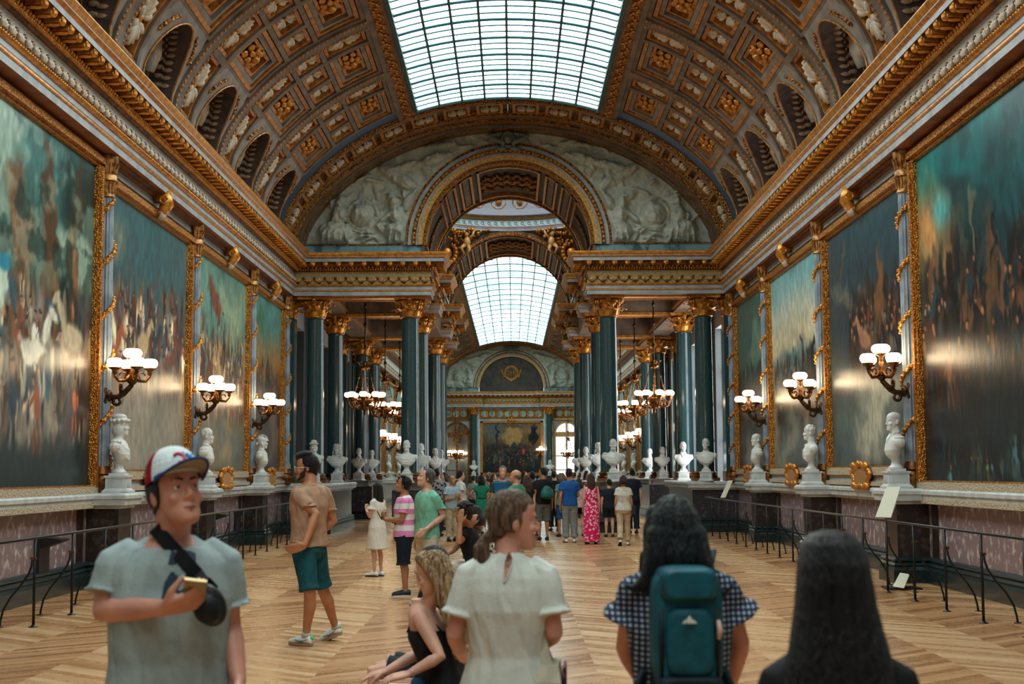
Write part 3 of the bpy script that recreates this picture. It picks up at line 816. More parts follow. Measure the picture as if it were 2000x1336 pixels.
# ---- the domed crossing
yc0 = (YE+YB)/2; HS = yc0-(YE+5.7)                               # half side
dm = MB()
def pend_wall(yp, d):
    """flat spandrel between the arch and the half circle of the pendentive, thick towards the arch"""
    n = 40; R2 = HS; zb = 11.0-R2
    a = arch_pts(2.53, n); b = []
    for x, z in a:
        f = 1; ang = atan2(z-AZ, x); xx = R2*cos(pi*0+ang) if True else 0
        b.append((max(-R2, min(R2, (R2)*cos(ang))), max(AZ, zb+sqrt(max(0, R2*R2-(R2*cos(ang))**2)))))
    dm.rings([[(x, yp, z) for x, z in a], [(x, yp, max(z, AZ)) for x, z in b]], False)
pend_wall(YE+5.71, 1); pend_wall(YB-5.71, -1)
for sd in (-1, 1): dm.box(min(sd*2.98, sd*3.4), max(sd*2.98, sd*3.4), YE+5.7, YB-5.7, 8.05, 8.5)
R = HS*sqrt(2); zc = 11.0-HS; N1 = 64; rs = []
for i in range(9):                                               # spherical pendentives clipped by the square
    ring = []
    for k in range(N1):
        a = 2*pi*k/N1; m = HS/max(abs(cos(a)), abs(sin(a)))
        rr = HS+(m-HS)*i/8
        ring.append((rr*cos(a), yc0+rr*sin(a), zc+sqrt(max(0, R*R-rr*rr))))
    rs.append(ring)
dm.rings(rs, True, False)
o = struct('ceiling_pendentive', dm, mat('pendentive_ground', srgb(96,70,44), .55, noise=(8, srgb(50,38,28), 4, .4, .65)))
dr = MB()
for r0, z0, r1, z1, m in ((HS-.02,11.0,HS-.02,11.05,0),(HS-.02,11.05,HS-.06,11.13,0),(HS-.06,11.13,HS-.06,11.16,2),(HS-.06,11.16,HS-.02,11.42,1),(HS-.02,11.42,HS-.12,11.45,3),(HS-.12,11.45,HS-.12,11.53,3),(HS-.12,11.53,HS-.3,11.56,0)):
    dr.mat = m; dr.rings([[(r*cos(2*pi*k/72), yc0+r*sin(2*pi*k/72), z) for k in range(72)] for r, z in ((r0, z0), (r1, z1))], True, False)
wv = MB()
for k in range(84):                                              # running scroll on the drum
    a = 2*pi*k/84; c = V((cos(a), sin(a), 0)); t = V((-sin(a), cos(a), 0)); p = c*(HS-.06)+V((0, yc0, 11.28))
    q = [p+t*(-.11)+V((0,0,-.08))]+[p+t*(.07*cos(th))*(1-i*.07)+V((0,0,.07*sin(th)))*(1-i*.07) for i, th in enumerate([-.6+.6*j for j in range(9)])]
    wv.tube(q, .012, 4)
do = struct('ceiling_dome', MB() if False else dr, [GREY, mat('pale_blue_band', srgb(160,184,186), .5), mat('thin_red_line', srgb(120,60,50), .5), GOLDP])
wv.build('scroll_band', mat('scroll_teal', srgb(84,120,124), .5), do)
dome = MB(); rs = []
for i in range(13):
    th = (pi/2-.36)*i/12; rr = (HS-.3)*cos(th); z = 11.56+(HS-.3)*.75*sin(th); rs.append([(rr*cos(2*pi*k/64), yc0+rr*sin(2*pi*k/64), z) for k in range(64)])
dome.rings(rs, True, False); dome.build('dome_shell', mat('dome_paint', srgb(146,152,164), .5), do)
oc = MB()
for row, th in enumerate((.22, .48, .74)):
    for k in range(24):
        a = 2*pi*(k+.5)/24; rr = (HS-.32)*cos(th); z = 11.56+(HS-.3)*.75*sin(th)
        p = V((rr*cos(a), yc0+rr*sin(a), z)); nn = V((-cos(a)*cos(th), -sin(a)*cos(th), -sin(th)*1.2)).normalized(); t = V((-sin(a), cos(a), 0)); u = nn.cross(t)
        s = .30*cos(th); q = [p+t*(s*cos(pi/8+pi/4*i))+u*(s*sin(pi/8+pi/4*i)) for i in range(9)]
        oc.tube(q, .025, 4); oc.ell(p+nn*.02, .13*cos(th), 8, 5)
oc.build('octagon_coffer', GOLD, do, smooth=True)
og = MB(); og.add([(1.22*cos(2*pi*k/32), yc0+1.22*sin(2*pi*k/32), 13.78) for k in range(32)], [tuple(range(32))]); og.build('dome_lantern_pane', LANTERN, do)
# trophies, putti and garlands on the pendentives
def trophies(par, yp, d):
    g = MB(); w = MB()
    r = random.Random(11)
    for sd in (-1, 1):
        c = V((sd*2.42, yp+d*.12, 10.15))
        g.tube([c+V((.36*cos(a), 0, .40*sin(a))) for a in [2*pi*i/20 for i in range(21)]], .09, 7)
        for i in range(18):
            a = 2*pi*i/18; g.ell(c+V((.38*cos(a), d*.06, .42*sin(a))), (.09,.08,.07), 6, 4)
        g.ell(c+V((0, d*.02, -.03)), (.22,.12,.27), 10, 7)
        for i in range(330):
            a = .15+1.4*r.random(); rr = 2.70+r.random()*.8
            x, z = rr*cos(a), AZ+rr*sin(a)
            if x < .25 or z > 11.02 or hypot(x-2.42, z-10.15) < .3 or x > HS-.1: continue
            yq = min(yp, yc0+sqrt(max(0, R*R-x*x-(z-zc)**2)))
            g.ell((sd*x, yq+d*.08, z), (.03+.06*r.random(), .06, .03+.06*r.random()), 6, 4)
        # putto beside the wreath
        b = V((sd*1.62, yp+d*.25, 10.55))
        w.ell(b, (.14,.13,.2), 9, 7); w.ell(b+V((sd*.02, d*.03, .3)), (.11,.11,.12), 9, 7)
        w.tube([b+V((-sd*.05,0,.12)), b+V((-sd*.22,d*.08,.25)), b+V((-sd*.3,d*.05,.48))], [.055,.05,.035], 7)
        w.tube([b+V((sd*.08,0,-.12)), b+V((sd*.22,d*.1,-.25)), b+V((sd*.12,d*.06,-.48))], [.09,.075,.04], 7)
        w.tube([b+V((-sd*.04,0,-.14)), b+V((-sd*.1,d*.12,-.32)), b+V((sd*.02,d*.05,-.5))], [.085,.07,.04], 7)
        for k in range(4): w.tube([(sd*2.7, yp+d*.1, 9.35-k*.03), (sd*(2.72+.12*(k-1.5)), yp+d*.12, 8.85-.05*k), (sd*(2.68+.14*(k-1.5)), yp+d*.1, 8.55)], [.07,.06,.02], 6)
    g.build('gilded_trophy', GOLD, par, smooth=True); w.build('cherub', mat('cream_gilt', srgb(206,160,96), .5, .2), par, smooth=True)
trophies(o, YB-5.72, -1)

# ---- ceilings of the side aisles: beams with gilt edges
for sd in (-1, 1):
    c = MB(); g = MB()
    c.mat = 0; c.box(min(sd*2.6, sd*6.6), max(sd*2.6, sd*6.6), YE+.1, YB-.1, 7.62, 7.7)
    for y in (YE, YE+4.85, YB-5.65, YB-.8):
        c.box(min(sd*2.62, sd*6.6), max(sd*2.62, sd*6.6), y+.02, y+.78, 6.91, 7.7)
        for yy in (y+.0, y+.70): g.box(min(sd*3.2, sd*5.5), max(sd*3.2, sd*5.5), yy, yy+.08, 6.86, 6.95)
        g.box(min(sd*3.2, sd*5.5), max(sd*3.2, sd*5.5), y+.12, y+.66, 6.885, 6.905)
        for k in range(22):
            x = sd*(3.25+k*.105); g.ell((x, y+.80, 7.28), (.04,.03,.09), 6, 4); g.ell((x, y+.80, 7.48), (.045,.04,.04), 6, 4)
    for x in (2.62, 5.35):
        c.box(min(sd*x, sd*(x+.72)), max(sd*x, sd*(x+.72)), YE, YB, 6.91, 7.7) if x > 5 else None
    for y0, y1 in ((YE+.8, YE+4.85), (YE+5.65, YB-5.65), (YB-4.85, YB-.8)):
        c.box(min(sd*2.62, sd*3.3), max(sd*2.62, sd*3.3), y0, y1, 6.92, 7.7)
        g.box(min(sd*3.3, sd*3.36), max(sd*3.3, sd*3.36), y0, y1, 7.0, 7.08); g.box(min(sd*5.3, sd*5.36), max(sd*5.3, sd*5.36), y0, y1, 7.0, 7.08)
        g.box(min(sd*3.7, sd*4.9), max(sd*3.7, sd*4.9), y0+.4, y0+.5, 7.55, 7.63); g.box(min(sd*3.7, sd*4.9), max(sd*3.7, sd*4.9), y1-.5, y1-.4, 7.55, 7.63)
    oo = struct('ceiling_aisle_left' if sd < 0 else 'ceiling_aisle_right', c, [VAULT]); g.build('gilded_beam_edge', GOLD, oo)
    up = MB(); up.box(min(sd*2.75, sd*6.7), max(sd*2.75, sd*6.7), YE+.05, YE+5.7, 8.0, 8.3); up.box(min(sd*2.75, sd*6.7), max(sd*2.75, sd*6.7), YB-5.7, YB-.05, 8.0, 8.3); up.box(min(sd*3.4, sd*6.7), max(sd*3.4, sd*6.7), YE+5.7, YB-5.7, 8.0, 12.2)
    up.build('upper_slab', VAULT, oo)

# ---- far wall
fw = MB()
fw.box(-6.7, -2.6, YF+.02, YF+.2, 0, 8.5); fw.box(2.6, 6.7, YF+.02, YF+.2, 0, 8.5); fw.box(-2.6, 2.6, YF+.52, YF+.7, 0, 7.0)
fo = struct('wall_far', fw, GREY)
ty = MB(); p = arch_pts(2.56, 32); ty.add([(x, YF+.45, z) for x, z in p]+[(0, YF+.45, 8.0), (2.56, YF+.45, 8.0), (-2.56, YF+.45, 8.0)], [tuple(range(33))+(35, 33, 34)][:1] and [tuple(list(range(33))+[35, 34])])
ty.build('tympanum', mat('dark_fresco', srgb(74,56,40), .6, noise=(2.2, srgb(38,34,30), 6, .35, .65)), fo)
md = MB(); c0 = V((0, YF+.36, 9.62))
md.tube([c0+V((.52*cos(a), 0, .55*sin(a))) for a in [2*pi*i/32 for i in range(33)]], .05, 6); md.tube([c0+V((.40*cos(a), 0, .43*sin(a))) for a in [2*pi*i/32 for i in range(33)]], .025, 6)
for x in (-.2, 0, .2):
    md.tube([c0+V((x, 0, -.25)), c0+V((x, 0, .22))], .03, 5)
md.tube([c0+V((-.2, 0, 0)), c0+V((.2, 0, .0))], .025, 5)
for sd in (-1, 1):
    md.tube([c0+V((sd*.3, 0, -.2)), c0+V((sd*.15, 0, .1)), c0+V((sd*.32, 0, .25))], .025, 5)
    for k in range(5): md.ell(c0+V((sd*(.58+k*.04), 0, -.3+k*.13)), (.08,.05,.07), 6, 4)
md.ell(c0+V((0,0,-.62)), (.1,.05,.08), 6, 5)
md.build('monogram_medallion', GOLD, fo, smooth=True)
# frieze of roundels under the entablature, gilt
fr = MB(); rd = MB()
for x0, x1, n in ((-2.45, 2.45, 8), (-5.9, -3.5, 4), (3.5, 5.9, 4)):
    yy = YF+.50 if x0 > -3 and x1 < 3 else YF
    fr.box(x0-.15, x1+.15, yy-.06, yy, 6.02, 6.72)
    for k in range(n):
        x = x0+(k+.5)*(x1-x0)/n
        rd.tube([(x+.23*cos(a), yy-.09, 6.37+.23*sin(a)) for a in [2*pi*i/16 for i in range(17)]], .035, 5)
fr.build('roundel_frieze', GOLDC, fo); rd.build('roundel_ring', GOLDP, fo)
pn = MB()
for x0, x1, n in ((-2.45, 2.45, 8), (-5.9, -3.5, 4), (3.5, 5.9, 4)):
    yy = YF+.50 if x0 > -3 and x1 < 3 else YF
    for k in range(n):
        x = x0+(k+.5)*(x1-x0)/n; pn.add([(x+.2*cos(2*pi*i/16), yy-.07, 6.37+.2*sin(2*pi*i/16)) for i in range(16)], [tuple(range(16))])
pn.build('roundel_disc', BLUEBAND, fo)
# arched glazed doors either side
dn = 0
MIR = mat('mirror_glass', (.55,.6,.6,1), .06, 1.)
for sd in (-1, 1):
    dn += 1
    d = thing('door_%d' % dn, None, None, kind='structure')
    g = MB(); xc = sd*4.35; hw = .92
    y = YF-.02
    g.add([(xc-hw, y, .1), (xc+hw, y, .1)]+[(xc+hw*cos(pi*i/16), y, 4.75+hw*sin(pi*i/16)) for i in range(17)], [tuple(range(19))]); g.build('pane', MIR if sd < 0 else WINLIT, d)
    f = MB(); fm = 0
    for x in (-hw, -.0, hw): f.box(xc+x-.07, xc+x+.07, y-.10, y, .05, 4.8 if x else 5.6)
    for z in (1.9, 3.0, 4.55): f.box(xc-hw, xc+hw, y-.08, y, z-.04, z+.04 if z < 4 else z+.35)
    f.tube([(xc+hw*cos(pi*i/16), y-.04, 4.75+hw*sin(pi*i/16)) for i in range(17)], .09, 6)
    for x in (-hw-.17, hw+.17): f.box(xc+x-.09, xc+x+.09, y-.12, y, 0, 5.95)
    f.box(xc-hw-.25, xc+hw+.25, y-.12, y, 5.85, 5.98)
    f.build('door_frame', GOLDD if sd < 0 else GOLDP, d, smooth=False)
# ================================================================ paintings (plain generic battle scenes painted stroke by stroke)
class Paint:
    def __init__(s, nx, ny, seed):
        s.nx, s.ny = nx, ny; s.r = np.random.RandomState(seed); s.seed = seed; s.asp = nx/ny
        s.x, s.y = np.meshgrid(np.linspace(0, 1, nx), np.linspace(0, 1, ny)); s.im = np.zeros((ny, nx, 3))
        s.wx = fbm(s.x*11*s.asp, s.y*11, seed+3)-.47; s.wy = fbm(s.x*11*s.asp+40, s.y*11, seed+4)-.47
    def grad(s, stops):
        ys = [a for a, _ in stops]
        w = s.y+(fbm(s.x*4, s.y*4, s.seed)-.47)*.28
        for c in range(3): s.im[..., c] = np.interp(w, ys, [q[c] for _, q in stops])
    def mix(s, m, col):
        m = np.clip(m, 0, 1)[..., None]; s.im = s.im*(1-m)+np.array(col, float)*m
    def el(s, cx, cy, a, b, ang, col, soft=.35, al=1):
        c, q = cos(ang), sin(ang); k = .16 if max(a, b) > .1 else .03; dx = (s.x-cx)*s.asp+s.wx*k; dy = s.y-cy+s.wy*k
        u = (dx*c+dy*q)/a; v = (-dx*q+dy*c)/b
        s.mix((1-np.sqrt(u*u+v*v))/soft*al, col)
    def cloud(s, sc, lo, hi, col, seed, y0=0, y1=1, al=1):
        n = fbm(s.x*sc*s.asp, s.y*sc, seed, 5)
        s.mix(np.clip((n-lo)/(hi-lo), 0, 1)*np.clip((s.y-y0)/.1, 0, 1)*np.clip((y1-s.y)/.1, 0, 1)*al, col)
    def man(s, cx, cy, h, coat, skin=(150,110,84)):
        r = s.r; t = r.uniform(-.2, .2)
        for e in (-1, 1): s.el(cx+e*h*.07/s.asp, cy-h*.3, h*.05, h*.24, e*.12+t*.3, tuple(np.array(coat)*.75), .5)
        s.el(cx, cy+h*.08, h*.12, h*.24, t, coat, .4)
        a = r.uniform(-1.3, 1.3); s.el(cx+h*.14/s.asp*np.sign(a), cy+h*.1, h*.035, h*.17, a, coat, .5)
        s.el(cx+t*h*.1, cy+h*.38, h*.055, h*.075, 0, skin, .5); s.el(cx+t*h*.1, cy+h*.46, h*.085, h*.035, r.uniform(-.3,.3), (40,36,36), .5)
    def horse(s, cx, cy, h, col, d=1):
        k = 1/s.asp
        for e, a in ((-.28,.1),(-.2,-.15),(.2,.15),(.3,-.1)): s.el(cx+d*e*h*k, cy-h*.36, h*.045, h*.26, a, tuple(np.array(col)*.8), .5)
        s.el(cx, cy, h*.40, h*.2, d*.12, col, .35); s.el(cx+d*.36*h*k, cy+h*.26, h*.11, h*.27, -d*.5, col, .4); s.el(cx+d*.52*h*k, cy+h*.42, h*.16, h*.075, -d*.7, col, .4)
        s.el(cx-d*.42*h*k, cy-h*.12, h*.05, h*.26, d*.25, tuple(np.array(col)*.6), .5)
    def crowd(s, n, x0, x1, y0, y1, h, cols, horses=.15):
        for k, q in enumerate(list(cols)*2):
            nz = fbm(s.x*24*s.asp*(.16/h)+k*37, s.y*8*(.16/h)+k*11, s.seed+k, 3)
            s.mix(np.clip((nz-.56)/.05, 0, 1)*np.clip((s.x-x0)/.08, 0, 1)*np.clip((x1+.02-s.x)/.08, 0, 1)*np.clip((s.y-y0+h*.5)/.1, 0, 1)*np.clip((y1+h*.45-s.y+(fbm(s.x*9, s.x*0, k)-.45)*.3)/.07, 0, 1)*.8, np.array(q)*(1.25 if k % 2 else .75))
        for k in range(n):
            f = k/n; y = y1+(y0-y1)*f+s.r.uniform(-.02, .02); x = s.r.uniform(x0, x1); c = np.array(cols[s.r.randint(len(cols))])*s.r.uniform(.8, 1.5)
            hh = h*(.55+.6*f)*s.r.uniform(.8, 1.2)
            if s.r.rand() < horses: s.horse(x, y, hh*1.1, tuple(c), s.r.choice([-1, 1])); s.man(x, y+hh*.5, hh*.8, tuple(np.array(cols[s.r.randint(len(cols))])*.9))
            else: s.man(x, y, hh, tuple(c))
            if s.r.rand() < .25: s.el(x, y+hh*.7, .004, hh*.6, s.r.uniform(-.3,.3), (70,60,50), .6)
    def done(s):
        n = fbm(s.x*60*s.asp, s.y*26, s.seed+5, 3)-.44
        im = s.im.mean(2, keepdims=True); im = (s.im-im)*1.12+im; im = np.clip(((im-96)*1.28+108)*(1+.5*n[..., None]), 4, 255)/255
        return np.where(im <= .04045, im/12.92, ((im+.055)/1.055)**2.4)

def canvas_mat():
    m = bpy.data.materials.new('varnished_oil_paint'); m.use_nodes = True; nt = m.node_tree; N = nt.nodes; L = nt.links; b = N['Principled BSDF']
    a = N.new('ShaderNodeVertexColor'); a.layer_name = 'paint'
    L.new(a.outputs['Color'], b.inputs['Base Color']); b.inputs['Roughness'].default_value = .33; b.inputs['Specular IOR Level'].default_value = .3
    tc = N.new('ShaderNodeTexCoord'); t = N.new('ShaderNodeTexNoise'); t.inputs['Scale'].default_value = 5; t.inputs['Detail'].default_value = 8
    mp = N.new('ShaderNodeMapping'); mp.inputs['Scale'].default_value = (1, 1.2, .6)
    bp = N.new('ShaderNodeBump'); bp.inputs['Strength'].default_value = .25; bp.inputs['Distance'].default_value = .02
    L.new(tc.outputs['Object'], mp.inputs[0]); L.new(mp.outputs[0], t.inputs['Vector']); L.new(t.outputs['Fac'], bp.inputs['Height']); L.new(bp.outputs[0], b.inputs['Normal'])
    return m
CANVAS = canvas_mat()
CREAM = mat('cream_frame', srgb(196,184,160), .5, noise=(30, srgb(160,128,84), 3, .5, .7), bump=(40, .6, 'vor'))

def painting(sd, y0, y1, z0, z1, P, label, cart=True, top=True, xw=None, name='framed_painting'):
    """canvas on a side wall (or on the end wall when xw is set); frame profile all round, plaque below"""
    loc = (sd*(W-.05), (y0+y1)/2, z0)
    t = thing(name, label, 'painting', loc, group='battle paintings on the gallery walls')
    c = P.done(); ny, nx = c.shape[:2]
    if xw is None: X = lambda u, z, d: (-sd*d, (y0-loc[1])+(y1-y0)*u if True else 0, z)
    mb = MB()
    vs = [X(j/(nx-1), (z1-z0)*i/(ny-1), .0) for i in range(ny) for j in range(nx)]
    fs = [(i*nx+j, i*nx+j+1, (i+1)*nx+j+1, (i+1)*nx+j) for i in range(ny-1) for j in range(nx-1)]
    if sd > 0: c = c[:, ::1]
    mb.add(vs, fs); o = mb.build('canvas', CANVAS, t)
    at = o.data.color_attributes.new('paint', 'FLOAT_COLOR', 'POINT')
    q = np.ones((nx*ny, 4), np.float32); q[:, :3] = c.reshape(-1, 3); at.data.foreach_set('color', q.ravel())
    f = MB(); L = y1-y0; H = z1-z0
    def bar(a0, a1, b0, b1, d0, d1): f.box(min(-sd*d0, -sd*d1), max(-sd*d0, -sd*d1), a0-L/2, a1-L/2, b0, b1)
    w = .19
    for a0, a1 in ((-w, 0), (L, L+w)):
        f.mat = 0; bar(a0, a1, -.0, H+.02, -.05, .07); i0 = a0+.02 if a0 < 0 else a0+.05; bar(i0, i0+.12, -.0, H, .05, .11)
    f.mat = 0; bar(-w, L+w, H, H+.05, -.05, .06); bar(-w, L+w, H+.05, H+.15, -.05, .12); bar(-w, L+w, H+.15, H+.19, -.05, .08)
    f.mat = 1; bar(-w, L+w, -.14, 0, -.05, .10); f.mat = 0; bar(-w, L+w, -.17, -.14, -.05, .08); bar(-w, L+w, .0, .025, -.05, .05)
    f.mat = 2; bar(-w, L+w, -.25, -.17, -.05, .05); f.mat = 1; bar(-w, L+w, -.33, -.25, -.05, .12)
    f.build('frame', [GOLDP if False else GOLDFR, CREAM, GREY], t)
    if cart:
        k = MB(); zc = -.16
        for i in range(26):
            a = 2*pi*i/26; r = 1+.12*sin(a*5)
            k.ell((-sd*.15, .60*cos(a)*r, zc+.20*sin(a)*r), (.05,.09,.055), 7, 5)
        for e in (-1, 1):
            for zz in (-.17, .19): k.ell((-sd*.17, e*.46, zc+zz), (.06,.14,.07), 8, 5)
        k.ell((-sd*.18, 0, zc+.22), (.06,.09,.07), 8, 5)
        po = k.build('plaque_scrollwork', GOLD, t, smooth=True)
        k = MB(); k.box(min(-sd*.1, -sd*.17), max(-sd*.1, -sd*.17), -.46, .46, zc-.14, zc+.14); k.build('plaque_tablet', mat('plaque_gold', srgb(196,142,84), .4, .5), t)
    if top:
        h = MB(); B = lambda a0, a1, b0, b1, d0, d1: h.box(min(-sd*d0, -sd*d1), max(-sd*d0, -sd*d1), a0-L/2, a1-L/2, b0, b1)
        g = z0
        h.mat = 1; B(-w, L+w, 6.70-g, 6.82-g, -.05, .04); h.mat = 0; B(-w, L+w, 6.82-g, 6.90-g, -.05, .12); B(-w, L+w, 6.86-g, 6.93-g, -.05, .2)
        h.build('header_moulding', [GOLDD, GREY], t)
        b = MB(); zc = 6.66-g
        b.tube([(-sd*.02, 0, zc+.22), (-sd*.26, 0, zc+.18), (-sd*.28, 0, zc+.05), (-sd*.2, 0, zc-.1), (-sd*.12, 0, zc-.2)], [.14,.15,.13,.10,.05], 8)
        for e in (-1, 1): b.tube([(-sd*(.24+.07*cos(th)), e*.13, zc+.12+.07*sin(th)) for th in [i*.6 for i in range(11)]], .025, 5)
        b.build('gilded_bracket', GOLD, t, smooth=True)
        b = MB(); b.ell((-sd*.24, 0, zc-.02), (.10,.10,.15), 9, 6); b.tube([(-sd*.2, 0, zc-.1), (-sd*.16, 0, zc-.24)], [.1,.05], 8); b.build('bracket_leaf', LEAFW, t, smooth=True)
    return t
GOLDFR = mat('frame_gilding', srgb(206,140,52), .36, .65, noise=(18, srgb(150,90,34), 3, .4, .62), bump=(34, .7, 'vor'))

COATS = [(96,60,46),(70,64,66),(150,120,92),(54,66,74),(128,78,56),(176,158,132),(60,50,46),(104,96,90)]
DARK = [(24,30,34),(34,34,36),(54,42,38),(22,36,42),(70,54,44),(40,46,48)]
zP0, zP1 = 1.80, 6.44
def bayspan(k): return PIL[k]+.36, (PIL[k+1]-.36 if k < 2 else 40.62)
# nearest on the left: trees, tents and pale horses
p = Paint(230, 150, 3); p.grad([(0,(18,40,44)),(.12,(30,46,46)),(.35,(78,70,58)),(.5,(70,74,66)),(.7,(58,84,80)),(.9,(74,112,108)),(1,(44,82,82))])
p.cloud(3.5, .42, .6, (24,48,46), 31, .42, 1.1); p.cloud(4.5, .52, .66, (146,164,150), 37, .5, 1.1, .8)
for x, a, c in ((.34,.05,(76,62,44)),(.52,-.1,(70,52,38)),(.78,.06,(80,62,46)),(.9,-.08,(56,54,42)),(.15,.1,(64,58,40))): p.el(x, .72, .05, .4, a, c, .4)
p.el(.66,.7,.09,.2,.2,(104,78,58),.5); p.el(.9,.66,.05,.13,.1,(118,88,66),.5); p.cloud(10, .5, .6, (150,166,150), 71, .5, 1.05, .45); p.cloud(12, .52, .6, (26,50,48), 73, .45, 1.05, .6)
p.crowd(34, 0, 1, .2, .46, .22, COATS+[(190,180,160),(40,70,84)], .12)
for x, y, h, c, d in ((.72,.38,.26,(196,194,178),1),(.9,.44,.24,(176,164,140),-1),(.52,.36,.24,(150,116,92),1),(.25,.38,.24,(120,84,60),-1)): p.horse(x, y, h, c, d)
p.el(.60,.5,.07,.12,0,(176,190,176),.3); p.el(.6,.585,.05,.03,0,(60,130,150),.4); p.cloud(5, .5, .7, (20,44,44), 12, -.1, .2)
painting(-1, 12.6, PIL[0]-.38, 1.56, 6.66, p, 'nearest painting on the left wall, pale horses under dark green trees', cart=False, top=False)
# left 1..3
p = Paint(120, 120, 5); p.grad([(0,(128,124,112)),(.2,(120,116,104)),(.45,(92,92,86)),(.62,(70,86,88)),(.8,(66,92,96)),(1,(64,94,98))])
p.cloud(3, .5, .66, (128,126,108), 8, .5, .95, .7); p.crowd(46, .05, .98, .36, .62, .2, COATS, .2); p.cloud(5, .46, .66, (132,126,112), 9, -.1, .34, .8); p.horse(.42,.5,.2,(180,158,126),1)  # pale lower part: reflected glare put into the canvas colour
painting(-1, *bayspan(0), zP0, zP1, p, 'left wall painting behind the bust in a soft cap, brown horsemen under a grey sky')
p = Paint(120, 120, 7); p.grad([(0,(104,92,76)),(.2,(124,112,92)),(.42,(104,98,84)),(.58,(96,118,106)),(.8,(104,138,128)),(1,(84,118,112))])
p.cloud(3, .48, .66, (150,158,130), 81, .5, 1, .7); p.el(.36,.84,.16,.055,-.5,(120,74,60),.4); p.el(.28,.8,.02,.12,.1,(58,90,96),.5); p.el(.5,.7,.006,.16,-.15,(80,60,44),.6)
p.crowd(44, .02, .98, .32, .58, .19, COATS+[(170,140,104)], .1); p.el(.45,.5,.06,.2,.05,(178,148,112),.4); p.el(.62,.1,.2,.2,.3,(156,128,92),.5); p.cloud(6, .5, .7, (84,96,92), 19, -.1, .3, .8)
painting(-1, *bayspan(1), zP0, zP1, p, 'left wall painting with a reddish flag raised over tan soldiers in a green sky')
p = Paint(110, 120, 9); p.grad([(0,(58,60,60)),(.25,(76,68,60)),(.45,(110,88,62)),(.6,(146,108,66)),(.75,(128,124,96)),(.88,(84,130,126)),(1,(90,140,136))])
p.el(.3,.86,.2,.14,.2,(76,116,96),.6); p.el(.5,.5,.05,.16,.1,(126,76,56),.5); p.crowd(40, .02, .98, .3, .5, .2, DARK, .15); p.el(.6,.53,.05,.14,0,(30,34,36),.4); p.cloud(5, .5, .7, (120,104,84), 3, -.1, .4, .6)
painting(-1, *bayspan(2), zP0, zP1, p, 'left wall painting beside the columns with an orange sunset sky over dark figures')
# nearest on the right
p = Paint(230, 150, 13); p.grad([(0,(16,28,32)),(.15,(18,30,36)),(.4,(28,34,38)),(.6,(30,58,62)),(.8,(24,84,88)),(1,(16,104,104))])
p.cloud(2.5, .5, .68, (30,60,64), 14, .5, 1.1)
p.el(.95,.77,.2,.2,-.5,(168,128,88),.8,.9); p.el(.84,.66,.16,.16,.4,(122,98,72),.8,.9); p.el(.88,.8,.09,.08,0,(90,150,148),.6,.8); p.el(.76,.9,.2,.06,.4,(20,92,94),.7)
p.crowd(60, .2, 1, .3, .58, .2, DARK+[(20,44,50),(88,64,50)], .1); p.el(.66,.55,.035,.2,0,(90,70,54),.4); p.el(.72,.72,.03,.12,-.1,(84,94,80),.4)
for k in range(9): p.el(.3+.05*k+p.r.uniform(-.02,.02), .62+p.r.uniform(-.05,.12), .012, .12, p.r.uniform(-.15,.15), (20,34,38), .5)
p.cloud(6, .5, .7, (14,36,44), 19, -.1, .35, .8); p.crowd(14, .1, .95, .0, .05, .1, [(60,84,84),(80,84,66),(30,54,56)], 0)
painting(1, 12.6, PIL[0]-.38, 1.56, 6.66, p, 'nearest painting on the right wall, dark teal with an orange lit cloud', cart=False, top=False)
p = Paint(120, 120, 15); p.grad([(0,(70,78,76)),(.2,(92,94,88)),(.4,(64,74,76)),(.6,(48,62,68)),(.8,(46,66,74)),(1,(50,74,82))])
p.el(.42,.2,.34,.2,-.3,(150,148,134),.5); p.el(.8,.15,.2,.2,.2,(70,84,84),.5); p.el(.62,.68,.5,.05,.2,(134,120,100),.8,.6); p.el(.8,.84,.03,.12,.2,(84,82,76),.6)
p.crowd(44, .0, .7, .42, .6, .22, DARK+[(108,70,52),(80,74,68)], .12); p.horse(.5,.5,.22,(150,112,92),1); p.el(.32,.66,.05,.22,.05,(106,80,60),.5); p.cloud(5, .5, .7, (48,64,66), 23, -.1, .4, .7)
painting(1, *bayspan(0), zP0, zP1, p, 'right wall painting with a pale snowy hill below brown riders')
p = Paint(120, 120, 17); p.grad([(0,(62,74,76)),(.18,(84,90,86)),(.36,(80,88,84)),(.5,(112,124,118)),(.58,(176,166,142)),(.72,(170,172,158)),(.88,(124,158,160)),(1,(104,148,152))])
p.el(.7,.5,.4,.06,-.25,(84,112,118),.6); p.el(.2,.46,.4,.08,-.3,(74,98,102),.6); p.crowd(40, .0, 1, .25, .46, .17, DARK+[(110,104,94)], .1); p.el(.36,.5,.02,.14,0,(24,34,38),.4); p.el(.14,.48,.04,.16,0,(26,38,42),.4); p.cloud(5, .48, .68, (140,136,120), 4, -.1, .42, .6)
painting(1, *bayspan(1), zP0, zP1, p, 'right wall painting with a pale cream and blue sky above hills')
p = Paint(110, 120, 19); p.grad([(0,(44,52,54)),(.2,(56,62,62)),(.4,(44,56,56)),(.6,(60,86,80)),(.8,(66,100,96)),(1,(64,96,92))])
p.cloud(3, .5, .66, (110,136,118), 2, .5, 1, .8); p.crowd(44, .0, 1, .28, .5, .18, DARK, .1); p.el(.6,.1,.2,.15,0,(110,100,84),.7)
painting(1, *bayspan(2), zP0, zP1, p, 'right wall painting beside the columns, dark ranks under a murky green sky')
